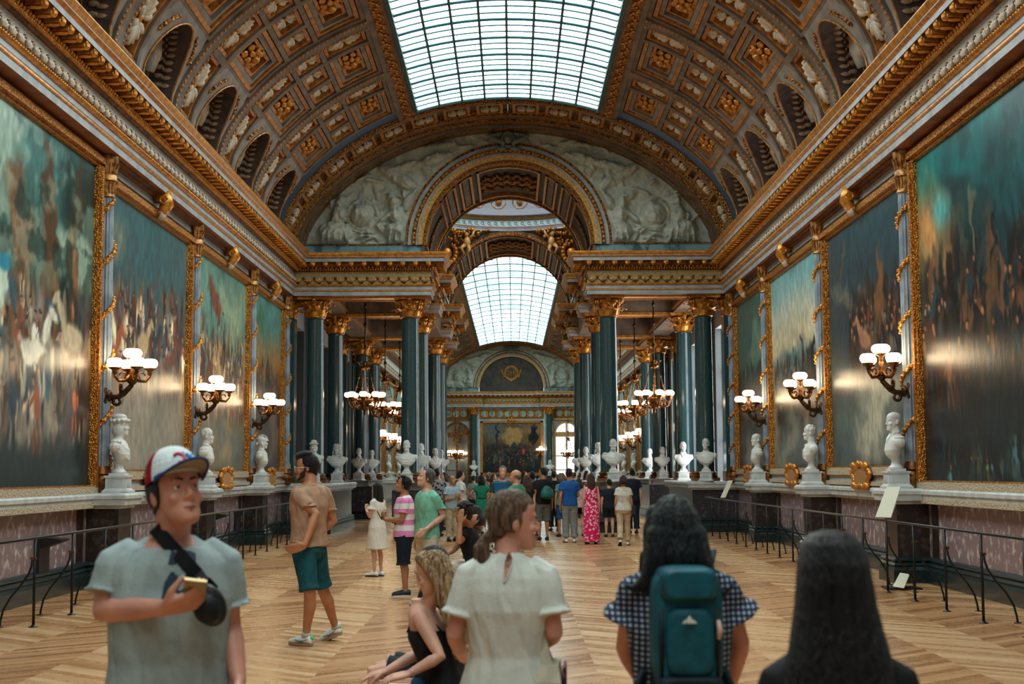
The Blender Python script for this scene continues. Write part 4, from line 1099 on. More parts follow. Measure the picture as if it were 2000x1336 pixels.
# far half: one canvas in each bay
FARY = [YB+.4+PIT*k for k in range(9)]
for sd, sn in ((-1, 'left'), (1, 'right')):
    for k in range(8):
        p = Paint(40, 40, 50+k+(sd > 0)*20); p.grad([(0,(90,88,80)),(.35,(96,90,78)),(.6,(112,130,128)),(1,(128,154,156))]); p.crowd(14, 0, 1, .2, .5, .25, COATS, .2)
        painting(sd, FARY[k]+.36, FARY[k+1]-.36, zP0, zP1, p, 'painting on the far %s wall beyond the crossing, bay %s from the columns' % (sn, ['one','two','three','four','five','six','seven','eight'][k]), cart=False, top=False)
# end wall painting, a crowd before a pale gate
p = Paint(150, 110, 23); p.grad([(0,(24,24,24)),(.3,(34,30,28)),(.55,(70,58,46)),(.8,(110,90,66)),(1,(96,80,62))])
p.el(.2,.85,.3,.3,0,(78,84,84),.6); p.el(.52,.75,.24,.3,0,(140,112,76),.3); p.el(.5,.93,.34,.05,0,(84,70,58),.4); p.el(.88,.75,.11,.22,0,(18,22,26),.2); p.el(.25,.75,.04,.3,0,(36,32,34),.4)
p.crowd(60, .02, .98, .12, .45, .22, DARK+[(84,62,50),(40,56,60)], .1); p.el(.22,.3,.07,.1,0,(60,84,70),.5); p.el(.7,.42,.04,.07,0,(170,70,50),.5)
def endpaint():
    t = thing('framed_painting', 'large dark painting on the end wall of the gallery between two columns', 'painting', (0, YF+.46, 1.7))
    c = p.done(); ny, nx = c.shape[:2]; mb = MB()
    mb.add([(-2.3+4.6*j/(nx-1), 0, 3.95*i/(ny-1)) for i in range(ny) for j in range(nx)], [(i*nx+j, i*nx+j+1, (i+1)*nx+j+1, (i+1)*nx+j) for i in range(ny-1) for j in range(nx-1)])
    o = mb.build('canvas', CANVAS, t); at = o.data.color_attributes.new('paint', 'FLOAT_COLOR', 'POINT')
    q = np.ones((nx*ny, 4), np.float32); q[:, :3] = c.reshape(-1, 3); at.data.foreach_set('color', q.ravel())
    f = MB(); f.box(-2.48, -2.3, -.1, .05, -.15, 4.1); f.box(2.3, 2.48, -.1, .05, -.15, 4.1); f.box(-2.48, 2.48, -.1, .05, 3.95, 4.12); f.box(-2.48, 2.48, -.1, .05, -.2, 0); f.build('frame', GOLDFR, t)
    k = MB()
    for i in range(9): k.ell((.07*(i-4), -.16, 4.2+.08*sin(i*2)), (.08,.06,.1), 7, 5)
    k.build('crest', GOLD, t, smooth=True)
endpaint()

# ================================================================ gilded colonnettes between the paintings
def colonnette():
    t = thing('wall_colonnette', 'x', 'colonnette', (0,0,0), kind='thing', group='garlanded colonnettes between the paintings')
    b = MB(); b.cbox((0,0,.05), (.34,.36,.1)); b.lathe([(.17,.1),(.185,.16),(.16,.2),(.13,.23),(.13,.27),(.165,.30),(.15,.36),(.125,.42)], n=18); b.build('base', GOLDD, t, auto=45)
    s = MB(); n = 24; prof = []
    for z, r in ((.40,.125),(.5,.118),(2.5,.113),(4.75,.10)):
        prof.append([(cos(2*pi*k/n)*r*(1 if k % 2 else .86), sin(2*pi*k/n)*r*(1 if k % 2 else .86), z) for k in range(n)])
    s.rings(prof); s.build('fluted_shaft', COLONN, t)
    g = MB()
    pts = []
    for i in range(120):
        a = i*.26; z = .45+i*.0355; pts.append((cos(a)*.125, sin(a)*.125, z))
    g.tube(pts, .03, 5)
    for i in range(0, 120, 1):
        p = pts[i]; g.ell((p[0]*1.1, p[1]*1.1, p[2]+.02*((i % 2)*2-1)), (.036,.036,.03), 5, 4)
    g.build('gilded_garland', GOLD, t, smooth=True)
    c = MB(); c.lathe([(.10,4.74),(.125,4.76),(.11,4.80),(.115,5.0),(.15,5.02),(.145,5.1),(.12,5.13),(.15,5.3),(.165,5.34),(.165,5.43)], n=18)
    for k in range(12):
        a = 2*pi*k/12; c.tube([(cos(a)*.115, sin(a)*.115, 4.82), (cos(a)*.13, sin(a)*.13, 4.95), (cos(a)*.155, sin(a)*.155, 5.0)], [.02,.024,.012], 4); c.tube([(cos(a)*.125, sin(a)*.125, 5.14), (cos(a)*.145, sin(a)*.145, 5.24), (cos(a)*.175, sin(a)*.175, 5.31)], [.02,.024,.012], 4)
    c.build('capital', GOLDP2, t, auto=40)
    return t
GOLDP2 = mat('colonnette_gilding', srgb(204,150,84), .4, .5, noise=(12, srgb(130,80,40), 3, .4, .6))
cn = None
NM = ['nearest', 'second', 'third', 'fourth']
for sd, sn in ((-1, 'left'), (1, 'right')):
    for k, y in enumerate(PIL+FARY[:6]):
        if k == 3: y = 41.0
        lab = '%s gold-garlanded fluted colonnette on the %s wall' % (NM[k], sn) if k < 4 else 'garlanded colonnette on the far %s wall beyond the crossing' % sn
        if cn is None: cn = colonnette(); cn.location = (sd*6.45, y, 1.46); cn['label'] = lab
        else: dup(cn, (sd*6.45, y, 1.46), label=lab, group='colonnettes on the far %s wall' % sn if k >= 4 else None)

# ================================================================ lamps
def glow(name, c, st):
    m = bpy.data.materials.new(name); m.use_nodes = True; b = m.node_tree.nodes['Principled BSDF']
    b.inputs['Base Color'].default_value = (.9,.85,.75,1); b.inputs['Emission Color'].default_value = c; b.inputs['Emission Strength'].default_value = st; b.inputs['Roughness'].default_value = .2
    return m
GLOBE = glow('lit_opal_glass', (1,.74,.44,1), LAMP_ST)
def globe(mb, p, r=.13): mb.lathe([(.03,-.075),(.075,-.07),(.10,-.058),(.12,-.035),(.13,-.005),(.128,.02),(.117,.045),(.10,.062),(.08,.072),(.06,.074)], p, 24, r/.13, r/.13)
def cup(mb, p, r=.1): mb.lathe([(.02,-.19),(.035,-.17),(.03,-.13),(.055,-.11),(.1,-.085),(.105,-.075),(.07,-.07)], p, 12)
def sconce():
    """arm reaches along +X from the wall"""
    t = thing('wall_lamp', 'x', 'wall lamp', (0,0,0), group='lit wall lamps on the colonnettes')
    b = MB(); pts = [(.0,-.42),(.05,-.36),(.035,-.2),(.09,-.1),(.075,.0),(.09,.1),(.035,.22),(.055,.34),(.0,.44)]
    b.rings([[(0, y*e, z) for y, z in pts for e in (1,)]+[(0, -y, z) for y, z in reversed(pts)], [(.05, y*.8, z*.97) for y, z in pts]+[(.05, -y*.8, z*.97) for y, z in reversed(pts)]])
    b.ell((.06,0,.0), (.07,.08,.1), 9, 6); b.build('back_plate', BRONZE, t, auto=40)
    a = MB(); a.tube([(.04,0,-.04),(.12,0,-.02),(.21,0,-.02),(.29,0,.03),(.37,0,.11),(.43,0,.18)], [.045,.04,.045,.05,.045,.038], 9)
    a.tube([(.20+.08*cos(th)*(1-i*.05), 0, -.09+.08*sin(th)*(1-i*.05)) for i, th in enumerate([1.9+.45*j for j in range(13)])], [.03]*6+[.026]*4+[.022]*3, 7)
    a.lathe([(.03,.17),(.055,.19),(.08,.22),(.10,.235),(.05,.245)], (.43,0,0), 14)
    for k in range(9):
        an = 2*pi*k/9; a.ell((.25, .055*cos(an), .12+.055*sin(an)), (.02,.028,.028), 5, 4)
    a.tube([(.25,0,.02),(.25,0,.12)], [.03,.02], 6); a.build('bracket_arm', BRONZE, t, smooth=True)
    s = MB(); s.lathe([(.04,.24),(.06,.27),(.035,.31),(.045,.35),(.028,.40),(.04,.45),(.028,.50)], (.43,0,0), 12)
    gp = [(.43, 0, .68, .15)]
    for k in range(4):
        an = .5+k*pi/2; x, y = .43+.28*cos(an), .28*sin(an); gp.append((x, y, .52, .125))
        q = [(.43+.28*cos(an)*f, .28*sin(an)*f, z) for f, z in ((.12,.32),(.4,.24),(.75,.23),(1.0,.31),(1.0,.36))]
        s.tube(q, [.028,.03,.025,.02,.02], 6); cup(s, (x, y, .52))
        s.tube([(.43+.28*cos(an)*.55+.05*cos(th)*cos(an), .28*sin(an)*.55+.05*cos(th)*sin(an), .32+.05*sin(th)) for th in [.6*j for j in range(8)]], .012, 5)
    cup(s, (.43, 0, .68)); s.build('candelabrum', LAMPGOLD, t, smooth=True)
    for x, y, z, r in gp:
        g = MB(); globe(g, (x, y, z), r); g.build('glass_globe', GLOBE, t, smooth=True)
    return t
sc = None
for sd, sn in ((-1, 'left'), (1, 'right')):
    for k, y in enumerate(PIL[:3]+FARY[:5]):
        lab = '%s five-globe bronze wall lamp on the %s wall' % (NM[k], sn) if k < 3 else 'lit wall lamp on the far %s wall beyond the crossing' % sn
        L = (sd*6.42, y-.02, 3.0)
        if sc is None: sc = sconce(); sc.location = L; sc.rotation_euler = (0,0,0 if sd < 0 else pi); sc['label'] = lab
        else: dup(sc, L, 0 if sd < 0 else pi, label=lab, group='lit wall lamps on the far %s wall' % sn if k >= 3 else None)
dup(sc, (2.3, YF+.40, 3.0), -pi/2, label='wall lamp beside the end wall painting', group='end wall lamp')
def chandelier():
    t = thing('chandelier', 'x', 'chandelier', (0,0,0), group='brass chandeliers with opal globes')
    c = MB(); c.tube([(0,0,.95),(0,0,3.45)], .022, 6)
    for z in (1.5, 2.2, 2.8, 3.35): c.lathe([(.02,-.08),(.05,-.03),(.06,0),(.05,.03),(.02,.08)], (0,0,z), 8)
    c.build('hanging_rod', BRONZE, t, smooth=True)
    r = MB(); r.lathe([(.02,.78),(.14,.81),(.16,.85),(.14,.89),(.07,.93),(.12,1.0),(.05,1.05),(.02,1.07)], n=14)
    for k in range(6):
        a = 2*pi*k/6; r.tube([(cos(a)*.14, sin(a)*.14, .93), (cos(a)*.2, sin(a)*.2, 1.04), (cos(a)*.25, sin(a)*.25, 1.02)], .02, 5)
    r.build('crown', LAMPGOLD, t, smooth=True)
    h = MB()
    for k in range(4):
        a = 2*pi*k/4+.4; h.tube([(cos(a)*.13, sin(a)*.13, .82), (cos(a)*.36, sin(a)*.36, -.1)], .016, 5)
        for f in (.3, .6): h.ell((cos(a)*(.13+.23*f), sin(a)*(.13+.23*f), .82-.92*f), .035, 6, 5)
    h.build('suspension_chain', LAMPGOLD, t, smooth=True)
    b = MB(); b.lathe([(.01,-.62),(.045,-.56),(.02,-.5),(.07,-.46),(.14,-.36),(.10,-.3),(.2,-.24),(.26,-.16),(.24,-.1),(.12,-.08),(.05,0)], n=18)
    gl = []
    for k in range(8):
        a = 2*pi*k/8; ca, sa = cos(a), sin(a)
        b.tube([(ca*.12, sa*.12, -.3), (ca*.28, sa*.28, -.42), (ca*.46, sa*.46, -.36), (ca*.52, sa*.52, -.2), (ca*.52, sa*.52, -.12)], [.035,.035,.03,.025,.025], 6)
        b.tube([(ca*(.36+.07*cos(th)), sa*(.36+.07*cos(th)), -.27+.07*sin(th)) for th in [.6*j for j in range(9)]], .016, 5)
        b.lathe([(.03,-.2),(.06,-.15),(.09,-.09),(.1,-.07),(.06,-.06)], (ca*.52, sa*.52, .0), 10); gl.append((ca*.52, sa*.52, .02))
    b.build('ring_arms', LAMPGOLD, t, smooth=True)
    for p in gl:
        g = MB(); globe(g, p, .125); g.build('glass_globe', GLOBE, t, smooth=True)
    g = MB(); g.ell((0,0,-.2), .09, 10, 7); g.build('centre_globe', GLOBE, t, smooth=True)
    return t
ch = None
for sd, sn in ((-1, 'left'), (1, 'right')):
    for y, x, nm in ((44.2, 4.5, 'nearest'), (50.6, 4.45, 'middle'), (57.2, 4.45, 'farthest')):
        lab = '%s brass chandelier with opal globes hanging in the %s aisle' % (nm, sn)
        if ch is None: ch = chandelier(); ch.location = (sd*x, y, 4.15); ch['label'] = lab
        else: dup(ch, (sd*x, y, 4.15), .2*y, label=lab)
    dup(ch, (sd*4.3, 108.5, 3.3), label='distant chandelier hanging before the %s glazed door of the end wall' % sn, group='chandeliers of the end wall')

# ================================================================ railings
def railing(sd, sn):
    t = thing('barrier_railing', 'black iron barrier railing along the %s wall, slender posts with curved braces' % sn, 'railing', (sd*5.45, 0, 0))
    h = MB(); y0, y1 = 6., 40.
    h.tube([(0, y0, 1.02), (0, y1, 1.02)], .018, 8); h.tube([(0, y1, 1.02), (sd*.5, y1+.05, 1.02)], .018, 8); h.build('handrail', mat('rail_iron', srgb(52,56,58), .3, .7), t, smooth=True)
    k = 0; y = 16.42-1.38*7 if sd > 0 else 16.62-1.42*7
    st = 1.385 if sd > 0 else 1.42
    post = MB(); post.tube([(0,0,.0),(0,0,1.02)], .017, 8); post.lathe([(.055,0),(.055,.006),(.03,.014),(.02,.03)], n=12)
    brace = MB(); d = sd
    brace.tube([(d*.03,0,.80),(d*.035,0,.70),(d*.07,0,.60),(d*.16,0,.47),(d*.27,0,.34),(d*.35,0,.2),(d*.38,0,.08),(d*.39,0,.0)], .013, 7); brace.lathe([(.045,0),(.045,.006),(.02,.014)], (d*.39,0,0), 10)
    clip = MB(); clip.cbox((d*.016,0,.785), (.07,.03,.03))
    pr = None
    while y < y1:
        if pr is None: pr = [post.build('post', IRON, t, smooth=True), brace.build('brace', IRON, t, smooth=True), clip.build('brass_clip', LAMPGOLD, t)]; q = pr
        else:
            q = [o.copy() for o in pr]
            for o in q: COL.objects.link(o); o.parent = t
        for o in q: o.location = (0, y, 0)
        y += st
railing(-1, 'left'); railing(1, 'right')
# grey-cream cards on the rail and one lying at its foot, black wall boxes
def card(loc, label, size, R):
    t = thing('information_panel', label, 'sign', loc, group=None)
    b = MB(); b.cbox((0,0,0), size, R.to_3x3()); b.build('panel_board', PAPER, t)
    return t
def slab(label, q, loc):
    t = thing('information_panel', label, 'sign', loc); b = MB(); q = [V(p) for p in q]; n = (q[1]-q[0]).cross(q[3]-q[0]).normalized()*.012
    b.rings([[p-V(loc) for p in q], [p-V(loc)+n for p in q]]); b.build('panel_board', PAPER, t); return t
slab('cream information panel propped up from the right railing before the nearest bust', [(5.38,20.9,1.06),(5.46,20.35,1.07),(5.72,20.75,1.50),(5.66,21.3,1.49)], (5.45,20.7,1.04))
slab('narrow cream panel on the right railing near the columns', [(5.40,36.6,1.06),(5.46,36.2,1.07),(5.72,36.6,1.50),(5.66,37.0,1.49)], (5.45,36.6,1.04))
t = slab('small cream panel on a black foot standing on the floor by the right plinth', [(5.68,21.2,.03),(5.76,20.9,.03),(5.96,21.3,.20),(5.90,21.6,.20)], (5.8,21.2,0))
b = MB(); b.cbox((.02,.05,.015), (.5,.42,.025)); b.build('black_foot', BLACK, t)
def ventbox(y):
    t = thing('wall_box', 'black box fixed on the left marble dado %s' % ('nearest the camera' if y < 25 else 'to the right of the cap wearer' if y < 33 else 'farthest along, by the tan T-shirt'), 'wall box', (-6.56, y, .62))
    b = MB(); b.box(0, .05, -.22, .22, -.26, .28); b.build('back_panel', BLACK, t)
    b = MB(); b.rings([[(.05,-.18,.1),(.05,.18,.1),(.05,.18,.26),(.05,-.18,.26)], [(.34,-.18,.2),(.34,.18,.2),(.34,.18,.23),(.34,-.18,.23)]]); b.build('hood', BLACK, t)
for y in (20.2, 28.0+3.6, 34.4): ventbox(y)
# ================================================================ heads, busts
HEADR = [(-.122,.018,.082,.05),(-.110,.034,.094,.02),(-.09,.047,.095,-.01),(-.065,.055,.091,-.05),(-.035,.062,.088,-.078),(0,.069,.083,-.094),(.03,.072,.090,-.100),(.06,.073,.089,-.099),(.09,.065,.072,-.086),(.11,.048,.045,-.06),(.122,.018,.012,-.025)]
def head(mb, T, s=1., jaw=1., face=True, ears=True, skull=0., nose=1.):
    """facing +Y, origin at eye height inside the skull"""
    S = T @ Matrix.Scale(s, 4); rs = []
    for z, w, f, b in HEADR:
        if z < -.08: w *= jaw
        w += skull; b -= skull; ring = []
        for k in range(20):
            a = 2*pi*k/20; c, q = cos(a), sin(a); e = .82
            x = w*abs(c)**e*(1 if c > 0 else -1); y = (f+b)/2+(f-b)/2*abs(q)**e*(1 if q > 0 else -1)
            ring.append(S @ V((x, y, z)))
        rs.append(ring)
    mb.rings(rs)
    R3 = T.to_3x3()
    E = lambda c, r: mb.ell(S @ V(c), tuple(q*s for q in r), 10, 7, R3)
    if face:
        mb.tube([S @ V(p) for p in ((0,.082,.014),(0,.095,.0),(0,.104*1,-.018),(0,.107,-.031),(0,.093,-.043))], [.008*s,.009*s,.011*s,.0125*s,.009*s], 8)
        for e in (-1, 1):
            E((e*.013,.099,-.036), (.009,.010,.008)); E((e*.031,.081,.024), (.022,.012,.008)); E((e*.04,.068,-.032), (.024,.02,.022))
        E((0,.091,-.066), (.022,.011,.006)); E((0,.090,-.078), (.019,.011,.007)); E((0,.082,-.103), (.02,.018,.015))
    if ears:
        for e in (-1, 1):
            mb.ell(S @ V((e*.076,-.012,-.012)), (.010*s,.020*s,.032*s), 8, 6, R3 @ Matrix.Rotation(e*.3, 3, 'Z')); 
def TM(loc, rz=0, rx=0, ry=0):
    return Matrix.Translation(loc) @ Matrix.Rotation(rz, 4, 'Z') @ Matrix.Rotation(rx, 4, 'X') @ Matrix.Rotation(ry, 4, 'Y')
def loft(mb, rs, n=20, e=.85):
    """rs = (x, y, z, rx, ry): stacked flattened ovals"""
    out = []
    for x, y, z, rx, ry in rs:
        r = []
        for k in range(n):
            a = 2*pi*k/n; c, q = cos(a), sin(a)
            r.append((x+rx*abs(c)**e*(1 if c > 0 else -1), y+ry*abs(q)**e*(1 if q > 0 else -1), z))
        out.append(r)
    mb.rings(out)

def make_bust(kind):
    """white marble bust on a turned socle; origin at its foot; faces +Y"""
    r = random.Random(kind*7+1); mb = MB(); s = 1.24
    # socle
    so = MB(); so.cbox((0,0,.02), (.25,.25,.04)); so.lathe([(.12,.04),(.125,.06),(.085,.09),(.07,.14),(.08,.19),(.10,.21),(.09,.24)], n=20)
    tw = math.radians((0, 12, -14, 8, -8, 16)[kind % 6])
    # chest, shoulders cut below, neck
    wd = (.24, .27, .30, .25, .28, .26)[kind % 6]
    loft(mb, [(0,.02,.19,.09,.08),(0,.04,.25,wd*.62,.11),(0,.035,.33,wd*.86,.13),(0,.01,.42,wd*.98,.135),(0,-.005,.49,wd,.125),(0,-.01,.535,wd*.84,.105),(0,-.015,.565,.13,.085),(0,-.01,.59,.085,.082),(0,.0,.64,.075,.078),(0,.01,.70,.072,.076)], 24)
    for e in (-1, 1): mb.ell((e*wd*.9,-.01,.45), (.085,.10,.09), 10, 7)
    hz = .785
    T = TM((0,.02,hz), tw) @ Matrix.Scale(1.1, 4)
    head(mb, T, s/1.1)
    if kind % 6 == 0:                                              # soft cap and bobbed hair
        for e in (-1, 1): mb.ell(T @ V((e*.07,-.02,-.06)), (.035,.09,.09), 9, 7)
        mb.ell(T @ V((0,-.09,-.06)), (.09,.04,.09), 9, 7)
        mb.ell(T @ V((0,-.005,.085)), (.105,.135,.05), 14, 7); mb.ell(T @ V((0,-.02,.13)), (.095,.12,.055), 12, 7)
        for k in range(12): mb.ell(T @ V((.1*cos(k*.52),-.01+.13*sin(k*.52),.075)), (.03,.03,.03), 6, 5)
        mb.tube([T @ V((0,-.12,.1)), T @ V((0,-.19,.09)), T @ V((0,-.2,.05))], [.03,.02,.012], 6)
    elif kind % 6 in (1, 4):                                       # short curls
        for k in range(90):
            a = r.uniform(0, 2*pi); b = r.uniform(-.1, 1.3)
            y = -.01+.105*sin(a)*cos(b)*1.0; z = .03+.115*sin(b); x = .082*cos(a)*cos(b)
            if y > .05 and z < .07: continue
            mb.ell(T @ V((x, y, z)), .021, 6, 5)
    elif kind % 6 == 2:                                            # long curled wig
        for k in range(130):
            a = r.uniform(pi*.78, pi*2.22); z = r.uniform(-.26, .13); rr = .095+.035*max(0, -z/.2)
            if z > .06: rr *= sqrt(max(.05, 1-((z-.06)/.085)**2))
            mb.ell(T @ V((rr*cos(a)*1.02, -.01+rr*sin(a)*1.1, z)), .03, 6, 5)
        for k in range(30): mb.ell(T @ V((r.uniform(-.06,.06), r.uniform(-.08,.06), .11+r.uniform(0,.02))), .03, 6, 5)
    elif kind % 6 == 3:                                            # crested helmet
        mb.ell(T @ V((0,-.015,.06)), (.092,.125,.085), 14, 8); mb.tube([T @ V((0,.115-.0*k,.05)) if k == 0 else T @ V((0,.12*cos(k*.3),.05+.12*sin(k*.3))) for k in range(11)], .016, 6)
        mb.ell(T @ V((0,.11,.045)), (.06,.06,.012), 10, 5); mb.ell(T @ V((0,-.12,-.03)), (.07,.03,.05), 8, 6)
        for e in (-1, 1): mb.ell(T @ V((e*.075,.01,-.05)), (.012,.035,.06), 8, 6)
    else:                                                          # cropped hair and whiskers
        mb.ell(T @ V((0,-.02,.045)), (.084,.108,.09), 12, 8)
        for e in (-1, 1): mb.ell(T @ V((e*.066,.03,-.045)), (.014,.025,.04), 7, 5)
    # drapery and collars
    if kind % 2 == 0:
        for k in range(9):
            t = k/8; mb.tube([(-wd*.95+.05*t,.02+.05*t,.46-.12*t), (-.08,.135,.40-.16*t), (wd*.4,.13,.42-.14*t), (wd*.95,.03,.52-.13*t), (wd*.8,-.08,.50-.1*t)], [.02,.026,.026,.026,.02], 6)
        mb.ell((wd*.82,.0,.53), (.08,.1,.04), 9, 6)
    else:
        for e in (-1, 1):
            mb.tube([(e*.06,-.05,.62), (e*.075,.04,.60), (e*.03,.11,.50), (e*.01,.135,.36)], [.028,.03,.035,.02], 7)
            mb.ell((e*wd*.86,-.01,.525), (.085,.09,.022), 9, 6)
            for k in range(7): mb.ell((e*wd*(.72+.05*k*.7),.07-.02*abs(k-3),.49-.02*k*.4), (.018,.02,.05), 6, 5)
    t = thing('marble_bust', 'x', 'bust', (0,0,0), group='white marble busts on plinths')
    o = mb.build('bust_figure', WHITE, t); remesh(o, .0085, 2, .4)
    so.build('socle', WHITE, t, auto=45)
    return t
def make_plinth():
    t = thing('bust_plinth', 'x', 'plinth', (0,0,0), group='plinths under the marble busts')
    b = MB(); b.rings([[(x*w, y*w, z) for x, y in ((-1,-1),(1,-1),(1,1),(-1,1))] for z, w in ((0,.21),(.03,.21),(.035,.195),(.06,.175),(.07,.165),(.23,.165),(.235,.18),(.25,.185),(.27,.185),(.272,.165))]); b.build('plinth_block', WHITE2, t)
    p = MB()
    for R in range(4):
        M = Matrix.Rotation(R*pi/2, 3, 'Z'); p.cbox(M @ V((0,-.166,.15)), (.22,.012,.12) if R % 2 == 0 else (.012,.22,.12))
    p.build('sunk_panel', LEDGE, t)
    return t
WHITE2 = mat('plinth_stone', srgb(212,216,214), .5, noise=(5, srgb(192,196,194), 3, .4, .6))
BUST = [make_bust(k) for k in range(6)]; PLINTH = make_plinth(); used = {}
def put_bust(kind, x, y, rz, label, zb=1.46, lab2=None, s=1.0):
    p = PLINTH if not used.get('p') else dup(PLINTH, (0,0,0)); used['p'] = 1
    p.location = (x, y, zb); p.rotation_euler = (0,0,rz); p['label'] = lab2 or ' '.join(('plinth under the '+label).split()[:16])
    b = BUST[kind] if not used.get(kind) else dup(BUST[kind], (0,0,0)); used[kind] = 1
    b.location = (x, y, zb+.272); b.rotation_euler = (0,0,rz); b['label'] = label
HALLR = {-1: -pi/2, 1: pi/2}
for sd, kind, k, lab in ((-1,0,0,'marble bust in a soft cap on the nearest left plinth'),(-1,1,1,'marble bust with short curls directly behind the cap wearer'),(-1,3,2,'helmeted marble bust on the left wall, third plinth'),
                         (1,5,0,'marble bust with high collar on the nearest right plinth'),(1,4,1,'curly-haired marble bust on the second right plinth'),(1,5,2,'cropped-hair marble bust on the third right plinth')):
    put_bust(kind, sd*6.18, PIL[k]-.02, HALLR[sd], lab)
lst = ((5.66,41.18,'outer',1),(5.55,45.75,'outer',2),(5.72,53.85,'outer',3),(5.72,58.7,'outer',4),(2.98,41.18,'inner',1),(2.85,45.75,'inner',2),(2.85,53.9,'inner',3),(2.85,58.7,'inner',4))
for sd, sn in ((-1,'left'),(1,'right')):
    for i, (x, y, wn, n) in enumerate(lst):
        kd = ((0,2,1,4,4,1,5,1),(4,1,5,4,4,2,1,4))[sd > 0][i]
        put_bust(kd, sd*x, y, pi+.25*sd*(i % 3-1), 'marble bust before the %s %s column of the %s row' % (OC[n], wn, sn))
    for k in range(5):
        put_bust(k % 6, sd*6.3, FARY[k], HALLR[sd], 'small distant marble bust on the far %s wall, place %s beyond the crossing' % (sn, ['one','two','three','four','five'][k]))
    put_bust(2, sd*2.99, YF-.95, pi, 'distant bust at the foot of the %s end wall column' % sn)
for i, sd in ((0,-1),(1,1)):
    st = MB(); st.box(sd*2.99-.3, sd*2.99+.3, YF-1.3, YF-.02, 0, 1.46); struct('trim_%d' % (40+i), st, PLINTHM)
# ================================================================ people
SKIN = {k: mat('skin_'+k, srgb(*c), .5, noise=(9, srgb(*(int(q*.9) for q in c)), 3, .4, .65)) for k, c in dict(fair=(214,164,140), tan=(186,126,92), rosy=(206,146,124), olive=(172,120,88), deep=(120,80,58)).items()}
def hairmat(name, c, d=None, rough=.38):
    return mat('hair_'+name, srgb(*c), rough, noise=(14, srgb(*(d or tuple(int(q*.55) for q in c))), 4, .38, .62, (6,6,.5)), bump=(40, .9, 'noise', (5,5,.35)))
HAIR = dict(black=hairmat('black', (18,22,24), (8,10,12), .3), dark=hairmat('dark', (40,32,28), (20,16,16)), brown=hairmat('brown', (84,60,44)), blond=hairmat('blond', (198,160,112), (96,74,54)), ash=hairmat('ash_blond', (150,122,92), (70,56,46)), grey=hairmat('grey', (120,114,106)), red=hairmat('wine', (62,38,40)))
def cloth(name, c, rough=.8, d=.88, bump=.16, sc=14):
    return mat('cloth_'+name, srgb(*c), rough, spec=.25, noise=(sc, srgb(*(int(q*d) for q in c)), 3, .4, .65), bump=(sc*9, bump))
def pattern(name, kind, c0, c1, sc, rough=.8, c2=None):
    m = bpy.data.materials.new('cloth_'+name); m.use_nodes = True; nt = m.node_tree; N = nt.nodes; L = nt.links; b = N['Principled BSDF']
    b.inputs['Roughness'].default_value = rough; b.inputs['Specular IOR Level'].default_value = .25
    tc = N.new('ShaderNodeTexCoord'); r = N.new('ShaderNodeValToRGB'); e = r.color_ramp.elements; e[0].color = srgb(*c0); e[1].color = srgb(*c1)
    if kind == 'stripe':
        s = N.new('ShaderNodeSeparateXYZ'); L.new(tc.outputs['Object'], s.inputs[0]); q = N.new('ShaderNodeMath'); q.operation = 'MULTIPLY'; q.inputs[1].default_value = sc; L.new(s.outputs['Z'], q.inputs[0])
        f = N.new('ShaderNodeMath'); f.operation = 'FRACT'; L.new(q.outputs[0], f.inputs[0]); L.new(f.outputs[0], r.inputs[0]); r.color_ramp.interpolation = 'CONSTANT'; e[1].position = .5
    elif kind == 'check':
        s = N.new('ShaderNodeTexWave'); s.inputs['Scale'].default_value = sc; s.bands_direction = 'X'; L.new(tc.outputs['Object'], s.inputs[0])
        s2 = N.new('ShaderNodeTexWave'); s2.inputs['Scale'].default_value = sc; s2.bands_direction = 'Z'; L.new(tc.outputs['Object'], s2.inputs[0])
        q = N.new('ShaderNodeMath'); q.operation = 'MULTIPLY'; L.new(s.outputs['Fac'], q.inputs[0]); L.new(s2.outputs['Fac'], q.inputs[1]); L.new(q.outputs[0], r.inputs[0]); e[0].position = .2; e[1].position = .62
    else:
        s = N.new('ShaderNodeTexVoronoi'); s.inputs['Scale'].default_value = sc; L.new(tc.outputs['Object'], s.inputs[0])
        n = N.new('ShaderNodeTexNoise'); n.inputs['Scale'].default_value = sc*.9; n.inputs['Detail'].default_value = 4; L.new(tc.outputs['Object'], n.inputs[0])
        q = N.new('ShaderNodeMath'); q.operation = 'MULTIPLY'; L.new(s.outputs['Distance'], q.inputs[0]); L.new(n.outputs['Fac'], q.inputs[1]); L.new(q.outputs[0], r.inputs[0]); e[0].position = .16; e[1].position = .24
        if c2: x = e.new(.4); x.color = srgb(*c2)
    L.new(r.outputs[0], b.inputs['Base Color']); return m

def displace(o, amp, f, seed, flat=None):
    me = o.data; n = len(me.vertices); co = np.empty(n*3); me.vertices.foreach_get('co', co); co = co.reshape(-1, 3)
    no = np.empty(n*3); me.vertex_normals.foreach_get('vector', no); no = no.reshape(-1, 3)
    a = np.arctan2(co[:, 1], co[:, 0])*1.6
    x, y = f
    w = fbm(a*x+co[:, 2]*y*.6+fbm(a*2, co[:, 2]*3, seed+3)*1.5, co[:, 2]*y+co[:, 0]*x*.4, seed, 3)-.44
    ridge = 1-np.abs(w)*5
    d = amp*(w*2.2+.35*ridge)
    co += no*d[:, None]; me.vertices.foreach_set('co', co.ravel()); me.update()

